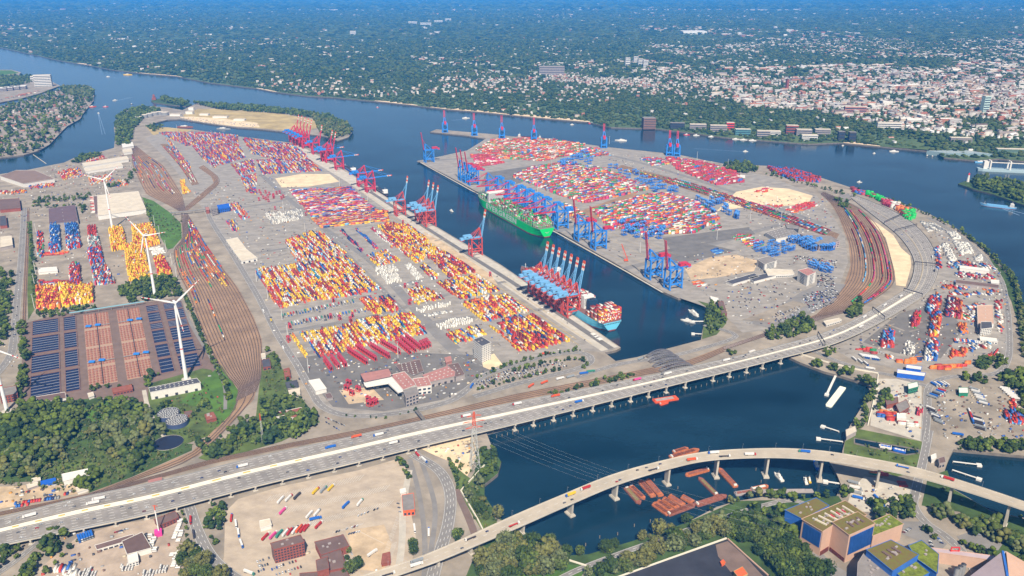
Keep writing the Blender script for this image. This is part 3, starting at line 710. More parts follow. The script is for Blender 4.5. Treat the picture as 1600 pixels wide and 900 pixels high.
for poly, n, s in BL: carriers(scatter(poly, n), 'blue straddle carriers '+s, 'blue straddle carrier '+s, P_scb, P_scv, YB+rnd.choice((0, PI/2)), 'blue', 1.6 if n in (26, 22, 20, 4) else None)
# ------------------------------------------------------------------ container ships
def hull_mesh(L, B, D, mats, draft=3.0, n=22, boot=2.6):
 """hull along +x (bow at +x), waterline z=0; returns MB"""
 m = MB(); rings = []
 for i in range(n+1):
  u = i/n; x = -L/2+L*u
  if u < 0.10: wd = 0.80+0.20*math.sin(u/0.10*PI/2); ww = 0.25+0.70*(u/0.10)**0.7
  elif u > 0.80:
   v = (u-0.80)/0.20; wd = max(0.02, 1-v**2.6*0.98); ww = max(0.01, (1-v)**0.62)
  else: wd = ww = 1.0
  zd = D+(3.5*((u-0.86)/0.14) if u > 0.86 else 0)
  xo = 6*max(0, (u-0.9)/0.1)
  rings.append((x, xo, ww*B/2, wd*B/2, zd))
 def strip(z0f, z1f, mt, smooth=True):
  m.use(mt)
  for sgn in (-1, 1):
   vs = []
   for x, xo, ww, wd, zd in rings:
    for z in (z0f(zd), z1f(zd)):
     t = max(0, min(1, z/zd)); vs.append((x+xo*t, sgn*(ww+(wd-ww)*t**0.8), z))
   fs = [(2*i, 2*i+2, 2*i+3, 2*i+1) if sgn < 0 else (2*i+1, 2*i+3, 2*i+2, 2*i) for i in range(n)]
   m.add(vs, fs)
  for rg in (rings[0], rings[-1]):
   x, xo, ww, wd, zd = rg; q = []
   for sgn, z in ((-1, z0f(zd)), (1, z0f(zd)), (1, z1f(zd)), (-1, z1f(zd))):
    t = max(0, min(1, z/zd)); q.append((x+xo*t, sgn*(ww+(wd-ww)*t**0.8), z))
   m.add(q, [(0, 1, 2, 3) if rg is rings[-1] else (3, 2, 1, 0)])
 strip(lambda d: -draft, lambda d: 0.0, mats[1]); strip(lambda d: 0.0, lambda d: boot, mats[1]); 
 for a, b in ((0, .35), (.35, .7), (.7, 1)): strip(lambda d: boot+(d-boot)*a, lambda d: boot+(d-boot)*b, mats[0])
 m.use(mats[2])
 vs = [(x+xo, -wd, zd-.4) for x, xo, ww, wd, zd in rings]+[(x+xo, wd, zd-.4) for x, xo, ww, wd, zd in rings]
 m.add(vs, [(i, i+1, n+2+i, n+1+i) for i in range(n)])
 return m
CONT = []          # every container: (x, y, z, length, yaw, colour, zone)
PALC = {'yellow': (242,196,58), 'orange': (228,132,62), 'red': (200,66,56), 'dark red': (152,62,58), 'white': (226,222,212), 'navy': (46,62,112), 'blue': (58,110,186), 'sky blue': (112,174,214), 'green': (52,150,92), 'magenta': (206,60,120), 'grey': (150,150,150), 'teal': (70,160,170), 'brown': (128,84,66), 'lime green': (38,190,84), 'crimson': (190,64,86)}
def pick(pal):
 r = rnd.random()*sum(w_ for _, w_ in pal)
 for c, w_ in pal:
  r -= w_
  if r <= 0: return c
 return pal[-1][0]
def text_mesh(s, size, m, extrude=0.05):
 cu = bpy.data.curves.new('letters', 'FONT'); cu.body = s; cu.size = size; cu.extrude = extrude; cu.offset = size*0.034; cu.space_character = 1.18; cu.align_x = 'CENTER'; cu.align_y = 'CENTER'; cu.resolution_u = 2
 ob = bpy.data.objects.new('letters', cu); COL.objects.link(ob)
 me = bpy.data.meshes.new_from_object(ob.evaluated_get(bpy.context.evaluated_depsgraph_get()))
 bpy.data.objects.remove(ob); bpy.data.curves.remove(cu)
 me.materials.clear(); me.materials.append(m); return me
def deck_containers(t, x0, x1, B, zdeck, pal, hmax, zone, skip, yaw, loc, fill=0.9):
 nb = int((x1-x0)/14.2); nrow = int((B-2)/2.55)
 for b in range(nb):
  xc = x0+(b+0.5)*14.2
  if any(a <= xc <= c for a, c in skip): continue
  h0 = hmax if not hasattr(hmax, '__call__') else hmax((xc-x0)/(x1-x0))
  wf = 1.0 if abs((xc-x0)/(x1-x0)-.42) < .40 else 0.8
  for r_ in range(nrow):
   y = (r_-(nrow-1)/2)*2.55
   if abs(y) > wf*B/2-1.2: continue
   h = max(0, h0-rnd.choice((0,0,0,1,1,2)))
   if rnd.random() > fill: h = max(0, h-3)
   for k in range(h):
    wv = Vector((xc*math.cos(yaw)-y*math.sin(yaw), xc*math.sin(yaw)+y*math.cos(yaw), 0))+loc
    CONT.append((wv.x, wv.y, loc.z+zdeck+2.62*k, 12.2, yaw, pick(pal), zone))
def make_ship(name, label, loc, yaw, L, B, D, hm, bm, dm, textline, towers, funnel, zone, pal, hmax, skip, lash, fill):
 t = thing(name, label, 'ship', loc, yaw)
 part('hull', hull_mesh(L, B, D, (hm, bm, dm)), t)
 for k, (x, wd, ln, h) in enumerate(towers):
  m = MB().use(M_white); m.box(x-ln/2, x+ln/2, -wd/2, wd/2, D-.4, D+h); m.box(x-ln/2+1, x+ln/2+2, -B/2 if h > 28 else -wd/2, B/2 if h > 28 else wd/2, D+h, D+h+3)
  m.use(P_glass)
  for f in range(2, int(h/3)): m.box(x+ln/2, x+ln/2+.1, -wd/2+1, wd/2-1, D+f*3, D+f*3+1.1); m.box(x-ln/2-.1, x-ln/2, -wd/2+1, wd/2-1, D+f*3, D+f*3+1.1)
  m.box(x+ln/2+2, x+ln/2+2.1, -wd/2+1, wd/2-1, D+h+1, D+h+2.3)
  m.use(M_white); m.bar((x, 0, D+h+3), (x, 0, D+h+13), 0.8); m.bar((x, -3, D+h+9), (x, 3, D+h+9), 0.5)
  part('superstructure', m, t)
 x, wd, ln, h, fm = funnel
 m = MB().use(fm); m.box(x-ln/2, x+ln/2, -wd/2, wd/2, D-.4, D+h); m.use(P_dark); m.box(x-ln/4, x+ln/4, -wd/4, wd/4, D+h, D+h+2.5); part('funnel', m, t)
 nb = int((L*.9)/14.2); x0 = -L*.47
 for b in range(nb):
  xx = x0+14.2*b
  if any(a-6 <= xx <= c-3 for a, c in skip): continue
  m = MB().use(lash)
  bw = B/2-1.2 if xx < L*.30 else B/2*(0.8 if xx < L*.38 else .55)
  k = 9
  for i in range(k+1): yy = -bw+2*bw*i/k; m.bar((xx, yy, D-.4), (xx, yy, D+12.5), 0.55)
  for z in (4.5, 8.5, 12.5): m.box(xx-.5, xx+.5, -bw, bw, D+z-.3, D+z)
  part('lashing_bridge', m, t)
 if textline:
  me = text_mesh(textline[0], textline[1], M_white)
  bb = [v.co.x for v in me.vertices]; wdt = max(bb)-min(bb)
  for sgn in (-1, 1):
   o = part('lettering', me, t, (textline[2], sgn*(B/2+.12), textline[3]))
   o.scale = (textline[4]/wdt, 1, 1); o.rotation_euler = (PI/2, 0, 0 if sgn < 0 else PI)
 xb = L/2-14
 m = MB().use(M_white); m.bar((xb, 0, D+2), (xb, 0, D+16), 0.9); m.bar((xb, -2, D+12), (xb, 2, D+12), .5); part('foremast', m, t)
 m = MB().use(dm)
 for yy in (-B*.2, B*.2): m.box(xb-10, xb-4, yy-1.5, yy+1.5, D+2, D+4.5)
 part('winch', m, t)
 return t
ev_yaw = math.atan2(-QB.y, -QB.x)         # bow to the north
EV_c = (G(749, 314)+G(856, 364))*0.5
EV_L = (G(745, 311)-G(857, 365)).length*1.02
_mid = G(800, 327)+QB*0; 
# lie alongside the quay: centre on a line 34 m out from the quay edge
_a = G(735, 294); _t = (EV_c-_a).dot(QB); EV_c = _a+QB*_t+NB_*(61/2+3.5)
EV_c.z = WZ
EP = [('lime green', 5), ('green', 4), ('red', 1.6), ('white', 2), ('dark red', 1.5), ('grey', 3), ('brown', 1)]
ev = make_ship('container_ship', 'huge green container ship moored beside the eastern quay', EV_c, ev_yaw, EV_L, 61, 26.0, P_green, mat('hull red', S(150, 70, 66, K), .5, .1, .1), mat('deck green grey', S(120, 134, 116, K), .7, .2, .1),
          ('EVERGREEN', 22.0, EV_L*0.02, 14.2, EV_L*0.46), [(EV_L*.24, 50, 13, 30)], (-EV_L*.22, 14, 12, 22, M_white), 'on the deck of the green ship', EP,
          lambda u: 7 if u < .16 else (4 if u < .3 else (1 if u < .7 else 3)), [(EV_L*.2, EV_L*.28), (-EV_L*.25, -EV_L*.19)], mat('lashing frames', S(190, 180, 158, K), .6), .6)
_emb = MB().use(M_white)
for sgn in (-1, 1): _emb.add([(-EV_L/2-.35, sgn*.5, 14), (-EV_L/2-.35, sgn*9, 16.6), (-EV_L/2-.35, sgn*5.5, 14.2), (-EV_L/2-.35, sgn*1.2, 11.6)], [(0, 1, 2, 3), (3, 2, 1, 0)])
part('stern_emblem', _emb, ev)
deck_containers(ev, -EV_L*.47, EV_L*.40, 60, 26.4, EP, lambda u: 9 if u < .17 else (7 if u < .34 else (5 if u < .62 else 6)), 'on the deck of the green ship', [(EV_L*.2, EV_L*.28), (-EV_L*.25, -EV_L*.19)], ev_yaw, EV_c, .72)
MK_L = 395.0
mk_s = G(936, 518)+NE_*(29+4.0); MK_c = mk_s-QE*(MK_L/2-0); MK_c.z = WZ
mk_yaw = math.atan2(-QE.y, -QE.x)
MP = [('red', 4), ('dark red', 4), ('white', 4), ('yellow', 1.2), ('orange', 1), ('brown', 2)]
mk = make_ship('container_ship', 'pale blue container ship loaded with red and white boxes behind the seven red cranes', MK_c, mk_yaw, MK_L, 58, 20.0, mat('hull pale blue', S(112, 202, 232, K), .45, .05, .05), mat('hull red', S(150, 70, 66, K), .5), mat('deck brown', S(130, 92, 84, K), .7, .2, .1),
          None, [(MK_L*.16, 48, 13, 33), (-MK_L*.255, 26, 12, 25)], (-MK_L*.30, 20, 12, 24, mat('funnel navy', S(40, 70, 96, K), .5)), 'on the deck of the pale blue ship', MP, 8, [(MK_L*.12, MK_L*.2), (-MK_L*.335, -MK_L*.225)], mat('lashing brown', S(150, 84, 72, K), .6), .9)
deck_containers(mk, -MK_L*.485, MK_L*.40, 58, 20.2, MP, lambda u: 10 if u < .14 else (4 if u < .27 else 7), 'on the deck of the pale blue ship', [(MK_L*.12, MK_L*.2), (-MK_L*.335, -MK_L*.225)], mk_yaw, MK_c, .9)
m = MB().use(P_dark); 
for k in range(12): m.box(-MK_L/2-.3, -MK_L/2+.3, -24+4*k, -21.6+4*k, 15.6, 17.6)
part('mooring_port', m, mk)
# feeders and moored coasters
def small_ship(label, px, yaw, L, B, hullm, z=WZ, group=None, house_x=-.36, loaded=None):
 p = px if isinstance(px, Vector) else G(*px); p = Vector((p.x, p.y, z))
 t = thing('cargo_ship', label, 'ship', p, yaw, group)
 part('hull', hull_mesh(L, B, L*.05+2, (hullm, mat('hull red', S(150, 70, 66)), P_grey), n=12, boot=1.0), t)
 D = L*.05+2; m = MB().use(M_white); x = house_x*L; m.box(x-L*.06, x+L*.06, -B*.42, B*.42, D-.4, D+8); m.box(x-L*.04, x+L*.05, -B*.5, B*.5, D+8, D+10.5); m.use(P_glass); m.box(x+L*.05, x+L*.05+.1, -B*.45, B*.45, D+8.6, D+9.8); m.box(x-L*.05, x+L*.055, -B*.425, B*.425, D+3, D+4)
 part('wheelhouse', m, t)
 m = MB().use(M_white); m.bar((x, 0, D+10), (x, 0, D+18), .6); m.bar((L*.42, 0, D), (L*.42, 0, D+9), .6); part('mast', m, t)
 m = MB().use(loaded or P_dark); m.box(-L*.24, L*.36, -B*.38, B*.38, D-.4, D+1.6); part('hatch_cover', m, t)
 return t
small_ship('small feeder ship with white wheelhouse alongside the western quay', G(590, 299)+NE_*14, mk_yaw, 110, 18, P_dark)
small_ship('small feeder ship beside the cranes with lowered booms', G(541, 265)+NE_*14, mk_yaw, 130, 20, P_dblue)
small_ship('red coaster moored on the outer river quay', G(822, 214), R(-10), 90, 16, P_red)
small_ship('white and red ship moored beside the far blue crane', G(853, 217), R(-10), 80, 15, P_red)
small_ship('long tanker barge under way near the lighthouse headland', G(1561, 322), math.atan2(-.6, 1)+PI, 100, 12, P_lblue, loaded=P_lblue)
# ------------------------------------------------------------------ wind turbines
M_tw = mat('turbine white', S(238, 238, 236, K), .45)
M_tr = mat('turbine red', S(214, 60, 52, K), .45)
def turbine(label, px, hub, yaw, th, rad=57.0, rb=3.6):
 t = thing('wind_turbine', label, 'wind turbine', G(*px), 0, 'white wind turbines')
 m = MB().use(M_tw); n = 5
 for k in range(n): m.cone((0, 0, hub*k/n), rb-(rb-1.5)*k/n, rb-(rb-1.5)*(k+1)/n, hub/n, 16, k == n-1)
 m.use(M_tr); zz = hub*.40; r_ = rb-(rb-1.5)*.40; m.cone((0, 0, zz), r_+.04, r_, 2.2, 16, False); part('tower', m, t)
 c, s = math.cos(yaw), math.sin(yaw)           # rotor plane spanned by (c,s,0) and z; axis towards the camera side
 ax = Vector((s, -c, 0))
 m = MB().use(M_tw); m.bar(Vector((0, 0, hub+1.6))-ax*7, Vector((0, 0, hub+1.6))+ax*4, 3.6, 3.8); na = part('nacelle', m, t)
 hc = Vector((0, 0, hub+1.6))+ax*5.5
 m = MB().use(M_tw); m.bar(hc-ax*1.6, hc+ax*1.4, 3.0); part('hub', m, t)
 for k in range(3):
  a = R(th+120*k); d = Vector((c, s, 0))*math.cos(a)+Vector((0, 0, 1))*math.sin(a); e = d.cross(ax)
  m = MB(); st = [(0, 1.0, 1.0), (.08, 1.0, 1.0), (.2, 1.7, .5), (.5, 1.1, .35), (.74, .8, .25), (.80, .75, .22), (.90, .7, .18), (.95, .6, .15), (1, .25, .08)]
  for i in range(len(st)-1):
   u, w0, t0 = st[i]; v, w1, t1 = st[i+1]; m.use(M_tr if i in (4, 6) else M_tw)
   vs = []
   for f, wd, tk in ((u, w0, t0), (v, w1, t1)):
    o = hc+d*(1.2+f*rad); vs += [o-e*wd*.7-ax*tk, o+e*wd*1.3-ax*tk, o+e*wd*1.3+ax*tk, o-e*wd*.7+ax*tk]
   m.add(vs, [(0,1,5,4),(1,2,6,5),(2,3,7,6),(3,0,4,7),(3,2,1,0),(4,5,6,7)])
  part('blade', m, t)
 m = MB().use(M_conc); m.cone((0, 0, 0), 9, 8, .6, 16); part('foundation', m, t)
 return t
turbine('nearest complete white wind turbine behind the white pump hall', (291, 592), 150, R(35), 37)
turbine('white wind turbine standing in the trees north of the basins', (243, 467), 152, R(-12), 12)
turbine('white wind turbine farthest away, beside the long pale warehouse', (176, 358), 148, R(20), 40)
turbine('white wind turbine cut off by the frame beside the brick pump house', (11, 642), 120, R(10), -30, 46, 3.2)
# ================================================================== CONTAINERS: yards, trains
PE = [('yellow', 7.5), ('orange', 1.6), ('red', 4.6), ('dark red', 1.8), ('white', 4), ('navy', 1.6), ('blue', .8), ('sky blue', .4), ('teal', .2)]
PER = [('red', 5), ('dark red', 3), ('yellow', 2.5), ('orange', 1), ('white', 1.2), ('navy', 1.2), ('blue', .6)]
PN = [('crimson', 2.6), ('red', 2.5), ('dark red', 2), ('blue', 2), ('navy', 1.6), ('magenta', 1), ('yellow', .9), ('orange', 1.4), ('white', 2), ('sky blue', 1), ('grey', .8)]
PB = [('crimson', 2.4), ('red', 2.6), ('dark red', 2.2), ('magenta', .8), ('orange', 2.4), ('white', 3), ('green', 2.6), ('blue', 1.8), ('navy', .8), ('yellow', .5), ('sky blue', .8), ('grey', 1.6), ('brown', 1)]
PW = [('white', 1)]
PY = [('yellow', 8), ('orange', 1.6), ('red', .8), ('white', .3), ('dark red', .3)]
PBL = [('blue', 5), ('navy', 1), ('sky blue', .6), ('white', .4)]
PMX = [('red', 3), ('blue', 2.2), ('white', 2.2), ('orange', 1), ('dark red', 1.5), ('navy', .8), ('green', .3), ('sky blue', .5), ('crimson', 1)]
POR = [('orange', 4), ('red', 2), ('dark red', .6)]
PRB = [('red', 3), ('blue', 2.2), ('dark red', 1), ('sky blue', .6), ('white', .3)]
def fill(poly, zone, pal, yaw, hs=(1, 2, 2, 2), pitch=4.3, occ=.88, gap=.7, lens=(12.2, 12.2, 12.2, 6.1), run=.62, jit=.0, rowgap=None):
 """stacks inside an outline; rows run along yaw. rowgap=(n, metres) leaves an aisle every n rows"""
 ps = [G(*p) for p in poly]; c, s = math.cos(yaw), math.sin(yaw)
 u = [p.x*c+p.y*s for p in ps]; v = [-p.x*s+p.y*c for p in ps]; uv = list(zip(u, v))
 y = min(v)+1.5; k = 0
 while y < max(v)-1:
  x = min(u)+3; prev = pick(pal); rh = rnd.choice(hs)
  # spans of this row inside the outline
  xs = np.arange(min(u), max(u), 1.5)
  ins = inside(uv, xs, np.full(xs.shape, y))
  while x < max(u)-3:
   L = rnd.choice(lens)
   i = int((x+L/2-min(u))/1.5)
   if i < len(ins) and ins[i] and ins[max(0, int((x+1-min(u))/1.5))]:
    if rnd.random() < occ:
     h = max(1, rh+rnd.choice((-1, 0, 0, 0, 0, 0, 1))); h = min(h, max(hs)+0)
     for q in range(h):
      if rnd.random() > run: prev = pick(pal)
      CONT.append((x*c+L/2*c-y*s+rnd.uniform(-jit, jit), x*s+L/2*s+y*c+rnd.uniform(-jit, jit), .45+2.6*q, L, yaw, prev, zone))
    else: rh = rnd.choice(hs)
   x += L+gap
  k += 1; y += pitch+(rowgap[1] if rowgap and k % rowgap[0] == 0 else 0)
Z = 'in the largest yellow and red block of the western terminal'
fill([(398,424),(404,419),(425,417),(540,400),(548,405),(596,453),(540,464),(470,474),(437,482),(428,473)], Z, PE, YE, occ=.93)
Z = 'in the block north of the largest yellow and red block'
fill([(443,376),(485,362),(500,362),(543,396),(505,406),(462,408)], Z, PE, YE, occ=.8)
Z = 'in the square block east of the trailer lines'
fill([(561,467),(605,461),(622,476),(625,486),(585,492),(572,483)], Z, PE, YE)
Z = 'in the long block north of the parked straddle carriers'
fill([(468,522),(480,516),(530,511),(560,500),(610,492),(628,488),(645,490),(668,521),(620,531),(575,541),(540,551),(498,558),(490,549)], Z, PE, YE, occ=.93)
fill([(453,524),(459,522),(482,556),(477,559)], 'in the narrow yellow row beside the western road', PY, YE, hs=(2, 2))
Z = 'in the southernmost block beside the quay'
fill([(774,504),(792,498),(808,494),(830,492),(891,533),(860,541),(828,550),(808,545)], Z, PER, YE, hs=(1, 2, 3), occ=.9)
fill([(763,509),(768,508),(815,548),(812,551)], Z, PE, YE, hs=(1, 2))
Z = 'in the block north of the southernmost quay block'
fill([(719,474),(760,462),(792,460),(827,488),(800,494),(756,503)], Z, PE, YE, occ=.9)
Z = 'in the block across from the row of seven cranes'
fill([(682,442),(712,433),(746,430),(781,454),(752,461),(718,469)], Z, PE, YE, occ=.9)
Z = 'in the red block behind the sandy quay strip'
fill([(672,404),(700,396),(742,426),(700,434)], Z, PER, YE, hs=(2, 3), occ=.95)
fill([(622,390),(665,380),(700,398),(672,404),(650,412)], Z, PE, YE, hs=(1, 2, 3), occ=.8)
Z = 'in the yellow block behind the trio of cranes'
fill([(588,352),(605,349),(640,352),(672,376),(640,384),(620,388)], Z, PER+[('yellow', 3)], YE, hs=(1, 2, 3), occ=.92)
for poly in ([(653,416),(662,412),(690,432),(675,438)], [(634,452),(660,447),(695,466),(650,476),(640,468)]): fill(poly, 'in a small block beside the white container lots', PE, YE, occ=.85)
fill([(570,398),(605,391),(626,408),(590,417)], 'in the half empty block beside the white container lots', PE, YE, occ=.6)
fill([(693,521),(745,509),(763,524),(712,537)], 'in the small block beside the white office tower', PE, YE, hs=(1, 2), occ=.7)
for a, z_ in (([(530,360),(534,358),(568,391),(563,394)], 'navy'), ([(553,357),(558,355),(592,388),(586,390)], 'blue'), ([(577,357),(582,355),(618,384),(612,388)], 'white')):
 fill(a, 'in the long single rows in mid yard', [(z_, 3), ('crimson', 2), ('yellow', .6), ('navy', 1)], YE, hs=(1, 1, 2), occ=.8)
Z = 'in the lot of white reefers'
for a in ([(585,420),(612,415),(622,424),(590,431)], [(630,414),(640,413),(662,434),(650,438)], [(595,432),(618,428),(628,440),(604,444)], [(648,484),(675,478),(700,473),(706,478),(655,489)], [(678,510),(700,502),(735,498),(738,505),(690,516)]):
 fill(a, Z, PW, YE, hs=(2, 3), pitch=5, occ=.7, lens=(6.1,))
for a in ([(662,492),(704,485),(706,488),(664,495)], [(615,447),(660,438),(661,440),(617,449)]): fill(a, Z, [('white', 2), ('grey', 2)], YE, hs=(1,), pitch=3.2, occ=.95, lens=(6.1,))
fill([(414,336),(470,328),(474,342),(425,352)], 'in the pale grey northern lot', [('white', 4), ('grey', 2)], YE, hs=(1, 2, 3), pitch=5, occ=.7, lens=(6.1,))
# northern blocks: boxes lie across
Z = 'in the red and blue block north of the terminal centre'
fill([(450,298),(530,293),(546,293),(605,345),(500,356),(485,340)], Z, PN, AE, hs=(1, 2, 2), pitch=3.1, occ=.9)
fill([(485,342),(604,330),(606,346),(500,357)], Z, [('yellow', 3), ('orange', 2), ('red', 2), ('navy', 1)], AE, hs=(2,), pitch=3.1, occ=.5)
Z = 'in the far northern blocks of the western terminal'
for a, o in (([(246,207),(330,207),(372,212),(372,222),(330,226),(290,228)], .75), ([(300,228),(372,224),(384,246),(335,262),(318,250)], .8), ([(378,215),(460,226),(482,246),(440,252),(392,240)], .85), ([(360,258),(395,248),(400,268),(375,275)], .7), ([(400,250),(480,247),(503,267),(410,273)], .85), ([(376,276),(400,272),(402,305),(385,300)], .7)):
 fill(a, Z, PN+[('yellow', .8)], YE, hs=(1, 2, 2), pitch=4.6, occ=o)
for a in ([(257,215),(268,222),(300,262),(290,266)], [(352,320),(372,318),(392,340),(380,345)], [(350,346),(366,344),(375,360),(364,362)]): fill(a, 'in the rail-side stacks of the western terminal', PN+[('yellow', 2)], YE, hs=(1, 2), occ=.6)
fill([(281,283),(288,281),(290,292),(300,300),(286,304)], 'in the yellow pile inside the northern rail fan', PY, YE, hs=(2, 3), occ=.8)
# eastern terminal: boxes lie across the blocks
Z = 'in the great red blocks of the eastern terminal'
EB = dict(hs=(2, 3, 3, 4), pitch=2.95, occ=.93, gap=.6, rowgap=(6, 5))
fill([(800,276),(835,262),(885,255),(950,266),(1016,296),(960,309),(914,318),(868,303)], Z, PB, YB, **EB)
fill([(926,329),(985,312),(1030,302),(1062,308),(1116,328),(1126,343),(1086,365),(1000,367),(950,353)], Z, PB, YB, **EB)
fill([(880,318),(905,330),(925,345),(905,345),(885,335)], Z, PB, YB, **EB)
Z = 'in the northern stacks of the eastern terminal'
fill([(742,234),(770,219),(850,217),(915,226),(905,240),(850,252),(780,248)], Z, [('red', 2), ('orange', 2.4), ('crimson', 1.6), ('white', 2), ('green', 1.6), ('dark red', 1), ('grey', 1.4), ('brown', 1)], YB, hs=(1, 2, 2, 3), pitch=3.2, occ=.85, rowgap=(8, 10))
fill([(900,230),(935,232),(960,243),(915,246)], Z, PB, YB, hs=(1, 2), occ=.5)
Z = 'in the stacks at the river bend of the eastern terminal'
fill([(1040,247),(1100,254),(1150,270),(1165,285),(1120,290),(1060,266)], Z, [('crimson', 4), ('red', 3), ('dark red', 2), ('white', 1), ('green', .6), ('blue', .5)], YB, hs=(2, 3, 4), pitch=3.2, occ=.88, rowgap=(8, 8))
fill([(1000,248),(1030,246),(1050,256),(1020,260)], Z, PB, YB, hs=(1, 2), occ=.6)
fill([(735,242),(770,240),(790,255),(748,262)], 'in the magenta stacks near the eastern terminal tip', [('magenta', 1.5), ('crimson', 4), ('red', 3), ('white', 2), ('dark red', 2), ('orange', 1)], YB, hs=(1, 2), occ=.8)
Z = 'along the riverbank east of the curved rail yard'
fill([(1200,263),(1240,267),(1285,281),(1280,286),(1240,283),(1205,269)], Z, [('red', 3), ('dark red', 3), ('blue', 3), ('crimson', 2)], R(118), hs=(2, 4, 5), occ=.9)
fill([(1330,294),(1352,301),(1352,306),(1335,302)], Z, [('dark red', 2), ('crimson', 2), ('blue', 1)], R(140), hs=(3, 4), occ=.9)
for a, c in (([(1352,301),(1366,305),(1372,311),(1358,309)], 'lime green'), ([(1364,306),(1382,312),(1388,319),(1372,314)], 'lime green'), ([(1376,315),(1394,318),(1396,326),(1384,322)], 'crimson'), ([(1390,317),(1408,322),(1404,328),(1394,325)], 'white'), ([(1400,322),(1421,330),(1412,335),(1402,330)], 'orange'), ([(1408,332),(1430,330),(1432,341),(1422,346),(1412,340)], 'lime green')):
 fill(a, Z, [(c, 5), ('dark red', 1)], R(150), hs=(3, 4, 5), pitch=2.9, occ=.95, gap=.4)
for a in ([(1137,368),(1170,366),(1200,382),(1175,388)], [(1110,352),(1125,350),(1130,358),(1112,362)]): fill(a, 'in the small stacks north of the office blocks', PB+[('green', 3)], YB, hs=(1, 2), occ=.6)
fill([(1108,391),(1122,388),(1134,394),(1120,398)], 'in the small stacks north of the office blocks', PBL, YB, hs=(1,), occ=.9)
for a in ([(1225,326),(1270,314),(1280,322),(1240,334)], [(1195,318),(1225,322),(1222,326),(1196,321)], [(1180,300),(1200,292),(1210,296),(1190,304)]): fill(a, 'beside the sand field of the eastern terminal', [('red', 3), ('crimson', 2), ('white', 1), ('orange', 1)], YB, hs=(1, 2), occ=.5)
fill([(1080,440),(1098,436),(1108,446),(1090,450)], 'beside the earthworks near the eastern quay', [('white', 3), ('grey', 1), ('orange', 1), ('red', 1)], YB, hs=(1,), occ=.6)
# western depot
ZW = 'in the western depot '
WD = dict(hs=(3, 4, 5), pitch=2.8, occ=.95, gap=.5)
Y2 = R(108)
fill([(78,355),(93,352),(95,392),(80,395)], ZW+'tall blue stack', PBL, Y2, **WD)
fill([(102,355),(122,352),(124,370),(104,372)], ZW+'tall blue stack', PBL, Y2, **WD)
fill([(103,373),(124,371),(127,388),(104,392)], ZW+'red white and blue stack', PRB+[('white', 2)], Y2, **WD)
fill([(57,365),(68,364),(68,405),(58,402)], ZW+'red and white stack by the western verge', PMX, Y2, hs=(1, 2, 3), occ=.8)
fill([(76,384),(90,382),(92,396),(77,398)], ZW+'red and white stack by the western verge', PRB, Y2, **WD)
fill([(60,398),(105,393),(105,397),(60,402)], ZW+'orange row', POR, R(10), hs=(1, 2))
fill([(137,358),(150,356),(152,370),(138,372)], ZW+'tall red stack', [('dark red', 2), ('red', 2)], Y2, **WD)
fill([(137,373),(153,371),(158,390),(140,392)], ZW+'grey and white stack', [('white', 3), ('grey', 3), ('teal', 1), ('red', 1)], Y2, **WD)
fill([(138,392),(158,390),(163,412),(140,415)], ZW+'tall blue stack with red', PRB, Y2, **WD)
fill([(142,416),(164,413),(182,444),(148,447)], ZW+'grey red and blue mixed stack', PMX+[('grey', 3)], Y2, hs=(2, 3, 4), pitch=3, occ=.85)
for a in ([(170,360),(193,357),(198,390),(175,394)], [(206,355),(238,352),(250,382),(232,388),(208,388)], [(195,388),(222,382),(235,425),(200,432)], [(200,434),(235,430),(238,442),(204,445)]):
 fill(a, ZW+'tall yellow stacks', PY, Y2, hs=(3, 4, 5), pitch=3, occ=.9, gap=.5)
fill([(240,405),(255,400),(271,430),(248,434)], ZW+'red and yellow stack by the trees', [('red', 3), ('yellow', 3), ('orange', 1), ('dark red', 1)], Y2, hs=(2, 3), pitch=3.2)
fill([(232,390),(252,386),(256,396),(238,400)], ZW+'white row', PW, R(10), hs=(2,), pitch=3.2)
fill([(108,418),(124,415),(127,448),(110,450)], ZW+'red and white long stack', PMX+[('red', 3)], Y2, **WD)
fill([(60,440),(106,440),(106,450),(60,450)], ZW+'red row at the shed', PMX+[('red', 3)], R(10), hs=(1, 2))
fill([(57,452),(90,449),(96,483),(58,487)], ZW+'southern stack of yellow, red and orange', [('yellow', 3), ('orange', 3), ('red', 3), ('dark red', 1), ('white', .5)], Y2, hs=(3, 4, 5), pitch=3, occ=.9)
fill([(92,450),(145,450),(146,474),(98,482)], ZW+'southern tall yellow stack', [('yellow', 6), ('red', 1), ('orange', 1), ('white', .7)], Y2, hs=(4, 5, 6), pitch=2.8, occ=.95, gap=.4)
for a in ([(88,270),(120,262),(135,275),(100,282)], [(130,250),(160,243),(165,248),(140,256)], [(138,280),(175,272),(178,282),(142,290)], [(178,284),(198,280),(200,290),(182,294)], [(45,290),(85,286),(86,292),(46,297)], [(0,300),(40,296),(42,302),(0,306)]): fill(a, 'in the open depots by the river north of the warehouses', [('orange', 3), ('red', 2), ('white', 2), ('yellow', 1), ('blue', 1), ('crimson', 1)], R(100), hs=(1, 2), occ=.5)
fill([(140,308),(152,306),(154,332),(142,334)], 'in the row of white and red lorries by the long warehouse', [('white', 3), ('red', 2)], R(10), hs=(1,), pitch=5, lens=(12.2,))
